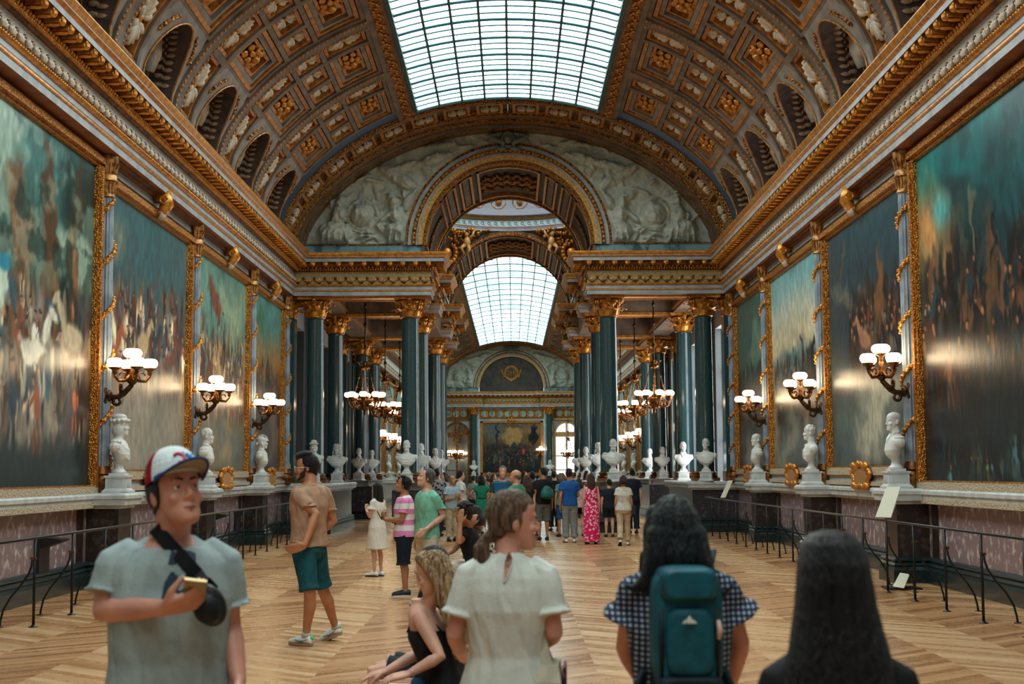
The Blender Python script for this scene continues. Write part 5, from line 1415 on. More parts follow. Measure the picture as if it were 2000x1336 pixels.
def lerp(a, b, t): return V(a).lerp(V(b), t)
def limb(mb, pts, n=12, flat=1.0, up=None):
    """pts = [(point, radius)], rounded ends"""
    P = [V(p) for p, _ in pts]; R = [r for _, r in pts]
    d0 = (P[0]-P[1]).normalized(); d1 = (P[-1]-P[-2]).normalized()
    P = [P[0]+d0*R[0]*.8, P[0]+d0*R[0]*.45]+P+[P[-1]+d1*R[-1]*.45, P[-1]+d1*R[-1]*.8]
    R = [R[0]*.35, R[0]*.85]+R+[R[-1]*.85, R[-1]*.35]
    mb.tube(P, R, n, True, flat, up)
def hand(mb, w, d, nrm, side, curl=.5, s=1., spread=.12, thumb=.6):
    """w wrist, d towards the fingers, nrm out of the palm, side = +1 when the thumb lies along d x nrm"""
    d = V(d).normalized(); nrm = V(nrm); nrm = (nrm-d*nrm.dot(d)).normalized(); u = d.cross(nrm)*side; w = V(w)
    for q in (-.026, -.009, .009, .024): limb(mb, [(w+u*q*.6*s-nrm*.002*s, .016*s), (w+(d*.045+u*q)*s, .016*s), (w+(d*.088+u*q*1.15)*s, .0125*s)], 8)
    for i, (q, L) in enumerate(((.030,.072),(.010,.080),(-.010,.075),(-.029,.058))):
        p = w+(d*.09+u*q*1.1)*s; a = curl*(.55+.07*i); pts = [(p, .0098*s)]
        dd = (d+u*q*spread*10*.3).normalized()
        for k, f in enumerate((.45, .32, .25)):
            a2 = a*(k+1)*.9; dk = dd*cos(a2)+nrm*sin(a2)
            p = p+dk*(L*f*s); pts.append((p, (.0092-.0008*k)*s))
        limb(mb, pts, 8)
    p = w+(d*.025+u*.026)*s; td = (d*.75+u*.62+nrm*thumb*.6).normalized(); t2 = (d*.9+u*.1+nrm*thumb).normalized()
    limb(mb, [(p, .015*s), (p+td*.038*s, .0125*s), (p+(td*.038+t2*.03)*s, .0105*s), (p+(td*.038+t2*.055)*s, .009*s)], 8)

MALE = [(.80,.115,.095),(.86,.160,.118),(.93,.172,.125),(1.0,.165,.118),(1.08,.155,.112),(1.18,.160,.118),(1.28,.172,.124),(1.35,.174,.118),(1.40,.168,.106),(1.43,.150,.094),(1.455,.112,.082),(1.475,.080,.072),(1.50,.064,.064)]
FEM = [(.80,.12,.10),(.86,.168,.122),(.93,.172,.125),(1.0,.155,.112),(1.08,.130,.098),(1.17,.138,.106),(1.26,.150,.118),(1.34,.150,.108),(1.39,.144,.092),(1.42,.124,.080),(1.445,.088,.068),(1.465,.064,.060),(1.49,.053,.055)]
class Fig:
    def __init__(s, label, x, y, yaw, H=1.72, fem=False, vox=.012, skin='fair', pelvis=None, lean=(0,0), bulk=1., twist=0, group=None):
        s.root = thing('person', label, 'person', (x, y, 0), yaw, group)
        s.k = H/1.75; s.root.scale = (s.k,)*3; s.fem = fem; s.vox = vox; s.skin = SKIN[skin]; s.pel = V(pelvis or (0,0,.93)); s.lean = lean; s.b = bulk
        s.T = [(z-.93, a*(1+(bulk-1)*(1.2 if z < 1.3 else .6)), b*(1+(bulk-1)*(1.6 if z < 1.3 else .7))) for z, a, b in (FEM if fem else MALE)]
        sw = .146 if fem else .170
        s.tw = twist
        s.sh = {e: s.at(.470, (e*sw, -.012)) for e in (-1, 1)}
        s.el = {e: s.sh[e]+V((e*.05,-.03,-.29)) for e in (-1, 1)}; s.wr = {e: s.el[e]+V((e*.01,.06,-.245)) for e in (-1, 1)}
        s.hd = {e: (V((0,.1,-1)), V((-e,0,0))) for e in (-1, 1)}; s.curl = {-1:.4, 1:.4}; s.hsp = {-1:.12, 1:.12}; s.th = {-1:.6, 1:.6}
        s.hip = {e: s.pel+V((e*.088,0,-.03)) for e in (-1, 1)}
        s.kn = {e: s.pel+V((e*.095,.015,-.43)) for e in (-1, 1)}; s.an = {e: V((e*.10,-.02,.085)) for e in (-1, 1)}; s.ft = {e: V((e*.15,1,0)) for e in (-1, 1)}; s.pitch = {-1:0, 1:0}
        s.hc = s.at(.71, (0,.015)); s.ht = 0; s.hp = 0; s.hs = .97 if fem else 1.; s.hr = 0
    def at(s, dz, xy=(0,0)):
        x, y = xy; c, q = cos(s.tw*max(dz,0)/.5), sin(s.tw*max(dz,0)/.5)
        return s.pel+V((x*c-y*q+s.lean[0]*dz, x*q+y*c+s.lean[1]*dz, dz*sqrt(max(.2, 1-.5*(s.lean[0]**2+s.lean[1]**2)))))
    def ring(s, dz, a, b, n=24):
        out = []
        for k in range(n):
            t = 2*pi*k/n; c, q = cos(t), sin(t); e = .86
            out.append(s.at(dz, (a*abs(c)**e*(1 if c > 0 else -1), b*abs(q)**e*(1 if q > 0 else -1))))
        return out
    def prof(s, dz):
        z = [t[0] for t in s.T]; return float(np.interp(dz, z, [t[1] for t in s.T])), float(np.interp(dz, z, [t[2] for t in s.T]))
    def HT(s): return TM(s.hc, s.ht, s.hp, s.hr)
    def body(s, hands=True, face=True, ears=True):
        mb = MB(); b = .94
        mb.rings([s.ring(z, a*b, c*b) for z, a, c in s.T])
        T = s.HT(); n0 = s.at(.50, (0,-.018)); n1 = T @ V((0,-.03,-.06)); r = .05 if s.fem else .06
        limb(mb, [(n0, r*1.15), (lerp(n0, n1, .5), r), (n1, r)], 14)
        head(mb, T, s.hs, .95 if s.fem else 1.08, face=face, ears=ears)
        g = (.86 if s.fem else 1.)*(.5+.5*s.b)
        for e in (-1, 1):
            S, E, W = s.sh[e], s.el[e], s.wr[e]
            limb(mb, [(lerp(s.at(.44),S,.6), .05*g), (S, .053*g), (lerp(S,E,.35), .052*g), (lerp(S,E,.8), .043*g), (E, .041*g), (lerp(E,W,.25), .043*g), (lerp(E,W,.7), .033*g), (W, .026*g)], 12)
            if hands: hand(mb, W, s.hd[e][0], s.hd[e][1], e if True else 1, s.curl[e], .97 if s.fem else 1.06, s.hsp[e], s.th[e])
            else: mb.ell(W+s.hd[e][0].normalized()*.06, (.035,.035,.06), 8, 6)
            h, K, A = s.hip[e], s.kn[e], s.an[e]; back = V((0,-.015,0))
            limb(mb, [(h, .088*g), (lerp(h,K,.4), .078*g), (lerp(h,K,.85), .058*g), (K, .054*g), (lerp(K,A,.3)+back, .057*g), (lerp(K,A,.7), .040*g), (A, .034*g)], 14)
            f = s.fdir(e); limb(mb, [(A+V((0,0,-.035)), .04), (A+f*.09+V((0,0,-.05)), .036), (A+f*.17+V((0,0,-.058)), .026)], 10)
        o = mb.build('body', s.skin, s.root); remesh(o, s.vox, 4, .5); s.bo = o
        return s
    def fdir(s, e):
        f = V(s.ft[e]); f.z = 0; f.normalize(); f.z = -math.tan(s.pitch[e]); return f.normalized()
    def top(s, m, hem=-.04, infl=.014, sleeve=.55, flare=.012, neck=.55, name='shirt', fold=.006, skirt=None, collar=False, sv=None, hemflare=.01, drop=.022):
        mb = MB(); rs = []
        zs = [t[0] for t in s.T if t[0] > hem+.02 and t[0] < neck-.01]
        if skirt:                                                  # (hem height above pelvis, hem radius x, y)
            hz, rx, ry = skirt; n = 7
            a0, b0 = s.prof(.10)
            for i in range(n):
                t = i/n; zz = hz+(.06-hz)*t; f = (1-t)**1.3
                rs.append(s.ring(zz, (s.prof(max(zz,-.1))[0] if zz > -.1 else s.prof(-.02)[0])*(1-f)+rx*f+infl, s.prof(-.02)[1]*(1-f)+ry*f+infl))
            zs = [z for z in zs if z > .08]
        else:
            a, b = s.prof(hem); rs.append(s.ring(hem, a+infl+hemflare, b+infl+hemflare))
        for z in zs: a, b = s.prof(z); rs.append(s.ring(z, a+infl, b+infl))
        a, b = s.prof(neck); q = s.ring(neck, a+infl*.25, b+infl*.25); y0 = s.at(neck).y
        zs_ = drop if neck > .5 else 0
        rs.append([V((p.x, p.y, p.z-zs_*max(-.35, (p.y-y0)/.07))) for p in q]); mb.rings(rs)
        g = (.86 if s.fem else 1.)*(.5+.5*s.b)
        if sleeve:
            for e in (-1, 1):
                S, E, W = s.sh[e], s.el[e], s.wr[e]; pts = []
                for t, r in ((.0,.056*g+infl*.5),(.12,.057*g+infl*.7),(.3,.056*g+infl*.8),(.6,.050*g+infl*.95),(1,.045*g+infl)):
                    if t > sleeve: break
                    pts.append((lerp(S,E,t), r))
                if sleeve <= 1: pts.append((lerp(S,E,sleeve), .05*g+infl+flare))
                else:
                    pts.append((E, .05*g+infl)); pts.append((lerp(E,W,sleeve-1), .036*g+infl+flare*.6))
                d0 = (E-S).normalized(); inn = s.at(.44, (e*.05, -.01))
                P = [inn, lerp(inn, S, .45)+V((0,0,.006)), S-d0*.018+V((-e*.016,0,0))]+[q for q, _ in pts]; R = [.05*g, .062*g, .058*g+infl*.45]+[r for _, r in pts]
                mb.tube(P, R, 18)
        if collar:
            for e in (-1, 1):
                limb(mb, [(s.at(.515, (e*.055,-.05)), .018), (s.at(.525, (e*.065,.01)), .018), (s.at(.50, (e*.035,.07)), .016), (s.at(.45, (e*.045,.105)), .01)], 8)
        o = mb.build(name, m, s.root); remesh(o, s.vox, 5 if s.vox < .009 else 3, .5)
        if fold: displace(o, fold, (2.2, 6), int(abs(s.root.location.x)*91) % 50)
        s.topo = o; return o
    def bottom(s, m, to=.9, infl=.02, name='shorts', fold=.005, flare=.02, waist=.08):
        mb = MB(); rs = []
        for z in (-.13,-.07,0,.05,waist): a, b = s.prof(z); rs.append(s.ring(z, a+infl*(.7 if z < -.03 else .25), b+infl*(.7 if z < -.03 else .25)))
        mb.rings(rs); g = (.86 if s.fem else 1.)*(.5+.5*s.b)
        for e in (-1, 1):
            h, K, A = s.hip[e], s.kn[e], s.an[e]; pts = [(h+V((0,0,.0)), .09*g+infl)]
            L = [(.4,.08*g+infl),(.8,.066*g+infl),(1,.062*g+infl),(1.3,.062*g+infl),(1.7,.05*g+infl),(2,.045*g+infl)]
            pos = lambda t: lerp(h,K,t) if t <= 1 else lerp(K,A,t-1)
            for t, r in L:
                if t < to-.05: pts.append((pos(t), r))
            r = float(np.interp(to, [0]+[q[0] for q in L], [.09*g+infl]+[q[1] for q in L])); pts.append((pos(to), r+flare))
            P = [V(p) for p, _ in pts]; R = [q for _, q in pts]
            P = [P[0]+V((0,0,.06))]+P; R = [R[0]*.8]+R
            mb.tube(P, R, 16)
        o = mb.build(name, m, s.root); remesh(o, s.vox, 2, .4)
        if fold: displace(o, fold, (2.5, 5), 7)
        return o
    def shoes(s, m, sole=None, name='shoe', h=.0):
        for e in (-1, 1):
            A = s.an[e]; f = s.fdir(e); u = V((0,0,1)).cross(f).normalized(); up = f.cross(u); mb = MB()
            base = A+V((0,0,-.085))
            P = lambda a, b, c: base+f*a+u*b+up*c
            rs = []
            for a, w, hh in ((-.075,.024,.05),(-.06,.036,.075),(-.02,.040,.085),(.04,.041,.08),(.09,.046,.066),(.14,.047,.052),(.18,.040,.042),(.205,.022,.03)):
                rs.append([P(a, w*cos(2*pi*k/14), .012+max(0,hh*.5+hh*.5*sin(2*pi*k/14))) for k in range(14)])
            mb.rings(rs); o = mb.build(name, m, s.root, smooth=True)
            so = MB(); so.rings([[P(.065+.145*cos(2*pi*k/20), (.046+.004*cos(2*pi*k/20))*sin(2*pi*k/20)*1.02, z) for k in range(20)] for z in (-.002, .022)])
            so.build('sole', sole or BLACK, o)
            s.ank = base
    def hair(s, m, kind='short', L=.3, extra=None, vox=None, amp=.004, dens=(9, 3)):
        mb = MB(); T = s.HT() @ Matrix.Scale(s.hs, 4); R3 = T.to_3x3()
        E = lambda c, r: mb.ell(T @ V(c), tuple(q*s.hs for q in r), 14, 9, R3)
        if kind != 'bald':
            E((0,-.018,.050), (.0805,.102,.088)); E((0,-.035,.035), (.079,.09,.092))
            E((0,-.065,-.015), (.066,.047,.075))
            for e in (-1, 1): E((e*.066,-.03,.01), (.018,.052,.06))
        else:
            E((0,-.07,-.01), (.070,.042,.05))
            for e in (-1, 1): E((e*.070,-.03,.0), (.010,.05,.035))
        if kind == 'quiff':
            E((0,.045,.115), (.066,.05,.04)); E((0,.0,.125), (.07,.07,.035)); E((0,.07,.10), (.05,.032,.03))
        if kind == 'curly':
            r = random.Random(3)
            for k in range(60):
                a = r.uniform(0, 6.28); b = r.uniform(-.2, 1.4); p = V((.085*cos(a)*cos(b), -.02+.11*sin(a)*cos(b), .03+.11*sin(b)))
                if p.y > .06 and p.z < .09: continue
                E(p, (.024,.024,.024))
        if kind in ('long', 'bob'):
            rs = []
            for i in range(10):
                t = i/9; z = .07-t*(L+.07); w = .083+(.03 if kind == 'long' else .035)*min(1, t*1.8)-(.03*max(0, t-.75)*3 if kind == 'long' else .03*max(0,t-.85)*4)
                dp = .05+.02*min(1, t*2); yy = -.06-.035*min(1, t*1.6)+ (.02*t)
                rs.append([T @ V((w*cos(2*pi*k/18), yy+dp*sin(2*pi*k/18), z)) for k in range(18)])
            mb.rings(rs)
            for e in (-1, 1): limb(mb, [(T @ V((e*.06,.02,.07)), .03), (T @ V((e*.080,-.005,0)), .026), (T @ V((e*.086,-.02,-.1)), .026), (T @ V((e*.085,-.03,-min(L,.22))), .02)], 8)
        if kind == 'pony':
            E((0,-.004,.058), (.0805,.094,.080)); limb(mb, [(T @ V((0,-.095,-.06)), .03), (T @ V((0,-.125,-.075)), .022), (T @ V((0,-.14,-.11)), .034), (T @ V((0,-.135,-.16)), .036), (T @ V((0,-.125,-L)), .02)], 10)
        if extra:
            for p in extra:
                if len(p) == 2: E(*p)
                else: limb(mb, [(T @ V(q), r) for q, r in p], 9)
        o = mb.build('hair', m, s.root); remesh(o, vox or max(.006, s.vox*.7), 2, .4)
        if amp: displace(o, amp, dens, 5)
        s.ho = o; return o
    def eyes(s, col=(60,40,30), brow=None):
        T = s.HT() @ Matrix.Scale(s.hs, 4)
        for e in (-1, 1):
            mb = MB(); mb.ell(T @ V((e*.031,.0735,.0)), .0125*s.hs, 12, 9); o = mb.build('eye', mat('eye_white', srgb(214,206,200), .25), s.root, smooth=True)
            mb = MB(); mb.ell(T @ V((e*.031,.0825,.0)), .0062*s.hs, 10, 7); mb.build('iris', mat('iris_%d' % col[0], srgb(*col), .2), o, smooth=True)
            mb = MB(); mb.ell(T @ V((e*.031,.0722,.0068)), (.0158*s.hs,.0142*s.hs,.0095*s.hs), 12, 8, T.to_3x3().normalized() @ Matrix.Rotation(-.35, 3, 'X')); mb.ell(T @ V((e*.031,.0715,-.0095)), (.0155*s.hs,.0130*s.hs,.0065*s.hs), 12, 8, T.to_3x3().normalized()); mb.build('eyelid', s.skin, s.root, smooth=True)
            if brow:
                mb = MB(); limb(mb, [(T @ V((e*.014,.0905,.025)), .004), (T @ V((e*.032,.0885,.029)), .0045), (T @ V((e*.048,.078,.023)), .003)], 6); mb.build('eyebrow', brow, s.root, smooth=True)
    def lips(s, c=(170,96,86)):
        T = s.HT() @ Matrix.Scale(s.hs, 4); mb = MB()
        limb(mb, [(T @ V((-.02,.0895,-.071)), .003), (T @ V((-.007,.0985,-.0695)), .005), (T @ V((.007,.0985,-.0695)), .005), (T @ V((.02,.0895,-.071)), .003)], 7)
        limb(mb, [(T @ V((-.018,.0885,-.0765)), .003), (T @ V((0,.0975,-.079)), .0055), (T @ V((.018,.0885,-.0765)), .003)], 7); mb.build('lips', mat('lips_%d' % c[0], srgb(*c), .4), s.root, smooth=True)
    def glasses(s, m, up=0, lens=None):
        T = s.HT() @ Matrix.Translation((0, -.05 if up else .004, up)) @ Matrix.Rotation(-.5 if up else 0, 4, 'X'); mb = MB()
        for e in (-1, 1):
            mb.tube([T @ V((e*.034+.026*cos(a), .103, -.002+.02*sin(a))) for a in [2*pi*k/14 for k in range(15)]], .0025, 5)
            mb.tube([T @ V((e*.06,.10,.005)), T @ V((e*.079,.06,.006)), T @ V((e*.081,-.02,.0))], .0028, 5)
        mb.tube([T @ V((-.009,.106,.002)), T @ V((.009,.106,.002))], .0025, 5); o = mb.build('glasses', m, s.root, smooth=True)
        if lens:
            mb = MB()
            for e in (-1, 1): mb.add([T @ V((e*.034+.025*cos(2*pi*k/14), .1035, -.002+.019*sin(2*pi*k/14))) for k in range(14)], [tuple(range(14))])
            mb.build('lens', lens, o)
def worn(name, label, cat, fig, loc=(0,0,0)):
    """a bag or phone: a thing of its own, placed with its wearer's frame"""
    t = thing(name, label, cat); t.location = fig.root.location; t.rotation_euler = fig.root.rotation_euler; t.scale = fig.root.scale
    return t
GLOSSB = mat('dark_glossy', srgb(14,16,18), .15)
SHOEW = mat('white_trainer', srgb(222,226,224), .5); SHOEB = mat('black_trainer', srgb(22,26,30), .6)
# ================================================================ the visitors
_rl = radians(.33); _ux = cos(_rl)*2.-sin(_rl)*254.; _uy = sin(_rl)*2.+cos(_rl)*254.
_yw = atan2(_ux, 2778.); _pt2 = atan2(_uy, hypot(2778., _ux))
_fw = V((-sin(_yw)*cos(_pt2), cos(_yw)*cos(_pt2), sin(_pt2))); _rt = V((cos(_yw), sin(_yw), 0)); _up = _rt.cross(_fw)
_R2 = _rt*cos(_rl)-_up*sin(_rl); _U2 = _rt*sin(_rl)+_up*cos(_rl)
def pix(px, py, Y):
    """the point at depth Y that was measured at (px, py) in the photograph"""
    d = _fw+_R2*((px-1000)/2778)-_U2*((py-668)/2778); return V((.09, 0, 1.75))+d*(Y/d.y)
def gx(px, Y): return pix(px, 922, Y).x
def loc(f, w):
    v = w-f.root.location; v.rotate(Matrix.Rotation(-f.root.rotation_euler.z, 3, 'Z')); return v/f.k
def vec(f, v):
    v = V(v); v.rotate(Matrix.Rotation(-f.root.rotation_euler.z, 3, 'Z')); return v
def arm(f, e, el, wr, d=None, n=None, curl=.5, spread=.12, th=.6):
    f.el[e] = loc(f, pix(*el)); f.wr[e] = loc(f, pix(*wr))
    dd = (f.wr[e]-f.el[e]).normalized() if d is None else vec(f, d)
    f.hd[e] = (dd, vec(f, n) if n else V((-e, .3, .2))); f.curl[e] = curl; f.hsp[e] = spread; f.th[e] = th
def hold(f, e, dx=.03, y=.27, z=.24, cross=.0, curl=.9):
    """forearm raised in front of the chest (local)"""
    f.el[e] = f.sh[e]+V((e*.04, .04, -.28)); f.wr[e] = f.pel+V((e*(dx+.03), y, z)); f.hd[e] = ((V((-e*.5, .5, .45))), V((-e*.6, -.2, .5))); f.curl[e] = curl
from mathutils.bvhtree import BVHTree
def bvh(o):
    me = o.data; return BVHTree.FromPolygons([v.co.copy() for v in me.vertices], [tuple(p.vertices) for p in me.polygons])
def decal(f, tree, polys, m, par, name, dirv=(0,-1,0), off=.003, start=.6):
    """thin print that follows the cloth: polygons of (x, z) in the wearer's frame"""
    mb = MB(); d = V(dirv)
    def hit(x, z):
        h = tree.ray_cast(V((x, 0, z))-d*start, d); return (h[0]-d*off) if h[0] is not None else V((x, 0, z))-d*.12
    for P in polys:
        cx = sum(p[0] for p in P)/len(P); cz = sum(p[1] for p in P)/len(P); rs = []
        for t in (1, .66, .33, .02): rs.append([hit(cx+(x-cx)*t, cz+(z-cz)*t) for x, z in P])
        mb.rings(rs, True, False)
    o = mb.build(name, m, par, smooth=True); return o
def ov(cx, cz, a, b, n=14, r=0): return [(cx+a*cos(t)*cos(r)-b*sin(t)*sin(r), cz+a*cos(t)*sin(r)+b*sin(t)*cos(r)) for t in [2*pi*k/n for k in range(n)]]

# ---- the man in the cap, front left
f = Fig('person in a white and red cap and grey printed T-shirt, phone in hand', gx(335, 5.0), 5.0, pi+.24, 1.80, vox=.0065, skin='rosy', bulk=1.10)
f.hc = loc(f, pix(344, 962, 4.95)); f.ht = .42; f.hp = .24; f.hr = .04
arm(f, 1, (203, 1192, 4.93), (322, 1187, 4.74), (.9,-.32,.22), (.05,.55,.8), .95, .08, .9)
arm(f, -1, (447, 1225, 5.08), (466, 1330, 4.98), None, (-.9,.1,0), .35)
f.body(); f.eyes((54,44,36), HAIR['dark']); f.lips((156,92,84))
GT = cloth('grey_marl', (154,170,170), .9, .9)
f.top(GT, hem=-.06, infl=.018, sleeve=.66, flare=.018, fold=.011, name='t_shirt', drop=.03); tr = bvh(f.topo); tr2 = bvh(f.bo)
f.bottom(cloth('dark_green', (26,54,50)), 1.1, .03, 'shorts'); f.shoes(SHOEB)
f.hair(HAIR['dark'], 'short', amp=.002)
T = f.HT()
cp = MB(); n = 28; rs = []
for i in range(9):
    a = (pi/2)*i/8; rs.append([T @ V((.090*cos(a)**.8*cos(2*pi*k/n), -.012+.115*cos(a)**.8*sin(2*pi*k/n), .038+.115*sin(a)+(.012*sin(2*pi*k/n) if i < 3 else .006))) for k in range(n)])
for i in range(8):
    cp.mat = 0
    for k in range(n):
        k2 = (k+1) % n; y = sin(2*pi*(k+.5)/n); cp.mat = 0 if y > .12 else 1
        cp.add([rs[i][k], rs[i][k2], rs[i+1][k2], rs[i+1][k]], [(0,1,2,3)])
cp.mat = 0; cp.ell(T @ V((0,-.012,.155)), .008, 8, 5)
co_ = cp.build('cap', [cloth('cap_white', (214,226,226), .8, .95), cloth('cap_red', (150,16,34)), ], f.root, smooth=True)
bm = MB(); top_, bot_ = [], []
for j in range(7):
    u = j/6; row = []
    for k in range(15):
        t = -1+2*k/14; a = t*1.25; r0x, r0y = .088*sin(a), -.012+.113*cos(a)
        ext = .088*(1-abs(t)**2.4)*u
        row.append((r0x*(1+.06*u), r0y+ext, .048+.012*cos(a)-.030*t*t*u+.012*u))
    top_.append(row)
bm.mat = 0; bm.rings([[T @ V((x, y, z+.004)) for x, y, z in r] for r in top_], False); bm.mat = 1; bm.rings([[T @ V((x, y, z-.003)) for x, y, z in r] for r in top_], False)
bm.mat = 0; bm.tube([T @ V(p) for p in top_[-1]], .005, 6)
bm.build('cap_brim', [cloth('cap_blue', (24,62,120)), cloth('cap_underside', (150,140,120))], co_, smooth=True)
lg = MB(); C = lambda x, z: T @ V((x, -.012+.118*sqrt(max(0,1-(x/.093)**2))*cos(asin(min(1,max(0,(z-.045)/.118)))**1.0)**.8, z)) 
from math import asin
lg.mat = 0; lg.tube([C(.018+.017*cos(a), .098+.017*sin(a)) for a in [.6+.45*k for k in range(11)]], .0052, 6); lg.mat = 1
lg.tube([C(-.012, .112), C(-.020, .095), C(-.034, .082)], .006, 6); lg.tube([C(-.03, .108), C(-.022, .09), C(-.012, .08)], .006, 6); lg.tube([C(-.002, .118), C(-.002, .082)], .004, 6)
lg.build('cap_emblem', [mat('emblem_red', srgb(206,60,92), .6), mat('emblem_blue', srgb(24,120,176), .6)], co_, smooth=True)
INK = mat('print_ink', srgb(30,52,66), .8); INK2 = mat('print_pale', srgb(130,152,152), .8)
pc = loc(f, pix(352, 1120, 4.85)); px_, pz_ = pc.x, pc.z
decal(f, tr, [[(px_-.052,pz_+.03),(px_-.05,pz_+.062),(px_-.02,pz_+.088),(px_+.012,pz_+.092),(px_+.03,pz_+.07),(px_+.04,pz_+.03)], [(px_-.07,pz_-.03),(px_-.02,pz_+.004),(px_+.03,pz_+.004),(px_+.05,pz_-.03),(px_+.06,pz_-.085),(px_-.08,pz_-.085)]], INK, f.topo, 'shirt_print')
decal(f, tr, [ov(px_-.002, pz_+.012, .022, .028), ov(px_, pz_-.035, .012, .022)], INK2, f.topo, 'shirt_print_face', off=.0045)
bag = worn('crossbody_bag', 'small black crossbody bag on the cap wearer\'s belly, strap across the chest', 'bag', f)
st = MB(); A0 = loc(f, pix(301, 1030, 4.95)); B0 = loc(f, pix(418, 1158, 4.85)); rs = []
for k in range(15):
    t = k/14; x = A0.x+(B0.x-A0.x)*t; z = A0.z+(B0.z-A0.z)*t
    h = tr.ray_cast(V((x, .6, z)), V((0,-1,0)))[0]; h2 = tr2.ray_cast(V((x, .6, z)), V((0,-1,0)))[0]; y = max([q.y for q in (h, h2) if q is not None] or [.05])+.008
    dr_ = V((B0.x-A0.x, 0, B0.z-A0.z)).normalized(); sd_ = V((dr_.z, 0, -dr_.x))*.023; p = V((x, y, z))
    rs.append([p+sd_, p+sd_+V((0,.006,0)), p-sd_+V((0,.006,0)), p-sd_])
st.rings(rs)
h = tr.ray_cast(V((.09, -.6, 1.45)), V((0,1,0)))[0]
st.build('strap', cloth('strap_black', (18,22,24)), bag)
bb = MB(); c0 = loc(f, pix(408, 1182, 4.78)); R = Matrix.Rotation(.5, 3, 'Y')
bb.ell(c0+V((0,-.01,0)), (.055,.04,.075), 16, 11, R); bb.ell(c0+V((.006,.02,-.012)), (.045,.03,.05), 12, 9, R); o = bb.build('pouch', cloth('nylon_black', (20,26,28), .45), bag); remesh(o, .007, 3)
zp = MB(); zp.tube([c0+R @ V((.048*cos(a), .025, .062*sin(a)+.004)) for a in [.2+.28*k for k in range(11)]], .003, 5); zp.build('zip', mat('zip_grey', srgb(70,76,80), .4, .5), bag)
ph = worn('phone', 'smartphone in a gold-coloured case held in the cap wearer\'s right hand', 'phone', f)
d = V(f.hd[1][0]).normalized(); nn = V(f.hd[1][1]); nn = (nn-d*nn.dot(d)).normalized(); u = d.cross(nn)
pc = f.wr[1]+d*.115+nn*.026+u*.012
ax = (d*.55+u*.75).normalized(); ay = (nn*.9+ax*0).normalized(); ay = (ay-ax*ay.dot(ax)).normalized(); R = Matrix((ax, ax.cross(ay)*-1, ay)).transposed()
mb = MB(); mb.cbox(pc, (.145,.070,.009), R); mb.build('case', mat('phone_gold', srgb(186,164,120), .35, .5), ph)
mb = MB(); mb.cbox(pc+ay*.005, (.135,.064,.002), R); mb.build('screen', mat('phone_screen', srgb(24,28,32), .1), ph)

# ---- the tall man in tan
f = Fig('tall person in tan T-shirt and teal shorts striding left, hand on hip', gx(604, 14.7), 14.7, 1.10, 1.93, vox=.0075, skin='tan', bulk=1.04, twist=-.25)
arm(f, -1, (617, 1004, 14.5), (594, 1066, 14.38), (-.9,0,-.25), (.1,.9,.2), .3)
f.el[1] = f.sh[1]+V((.12,-.03,-.26)); f.wr[1] = f.pel+V((.175,.10,.03)); f.hd[1] = (V((-.2,.6,-.7)), V((-.9,0,0)))
f.kn[-1] = loc(f, pix(605, 1158, 14.55)); f.an[-1] = loc(f, pix(598, 1247, 14.68)); f.kn[1] = loc(f, pix(630, 1150, 14.9)); f.an[1] = loc(f, pix(656, 1226, 15.15)); f.pitch[1] = .42; f.ft[-1] = V((.1,1,0)); f.ft[1] = V((-.15,1,0))
f.an[-1].z = .092
f.hc = f.hc+V((0,.02,.0)); f.ht = .55; f.hp = -.05
f.body(); f.eyes((40,32,26), HAIR['black']); f.top(cloth('tan', (178,142,116)), hem=-.02, infl=.016, sleeve=.6, flare=.014, fold=.008, name='t_shirt')
f.bottom(cloth('teal_denim', (22,82,92), .85, .8), .95, .022, 'shorts', flare=.012); f.shoes(SHOEW, mat('tan_sole', srgb(150,120,96), .6), 'trainer')
f.hair(HAIR['black'], 'quiff', amp=.003, vox=.006)
mb = MB(); T = f.HT()
for e in (-1, 1): mb.ell(T @ V((e*.050,.040,-.065)), (.016,.034,.034), 9, 7); limb(mb, [(T @ V((e*.068,.01,-.02)), .010), (T @ V((e*.062,.035,-.07)), .014), (T @ V((e*.035,.072,-.108)), .016), (T @ V((0,.083,-.114)), .018)], 9)
limb(mb, [(T @ V((-.02,.094,-.056)), .006), (T @ V((0,.100,-.054)), .006), (T @ V((.02,.094,-.056)), .006)], 8); b_ = mb.build('beard', HAIR['dark'], f.root); remesh(b_, .005, 2)
f.glasses(mat('clear_frame', srgb(206,200,190), .25, .5), lens=None)
mb = MB(); mb.tube([f.at(.515+(.03 if sin(a) < 0 else -.01)*abs(sin(a)), (.082*cos(a), .0+.080*sin(a))) for a in [2*pi*k/24 for k in range(25)]], .011, 6, flat=.4); mb.build('lanyard', cloth('lanyard_red', (150,24,48)), f.root)
for e in (-1, 1):
    A = f.an[e]; mb = MB(); mb.tube([A+V((0,-.004,-.01)), A+V((0,-.002,.05))], [.046,.042], 14); mb.build('sock', cloth('sock_white', (214,216,214)), f.root, smooth=True)
for e in (-1, 1):
    sw = MB(); gr_ = MB()
    A = f.an[e]; fd = f.fdir(e); u = V((0,0,1)).cross(fd).normalized(); up = fd.cross(u); b0 = A+V((0,0,-.085))
    for s_ in (-1, 1):
        P = lambda a, w, c: b0+fd*a+u*(s_*w)+up*c
        sw.tube([P(-.05,.039,.062), P(.0,.043,.045), P(.04,.044,.038), P(.085,.046,.045), P(.10,.045,.056)], [.003,.006,.010,.009,.004], 6, flat=.5)
    gr_.ell(b0-fd*.066+up*.07, (.022,.022,.022), 8, 6)
    sw.build('shoe_check_mark', mat('teal_mark', srgb(20,120,120), .5), f.root, smooth=True); gr_.build('heel_tab', mat('mint_tab', srgb(70,210,130), .5), f.root, smooth=True)

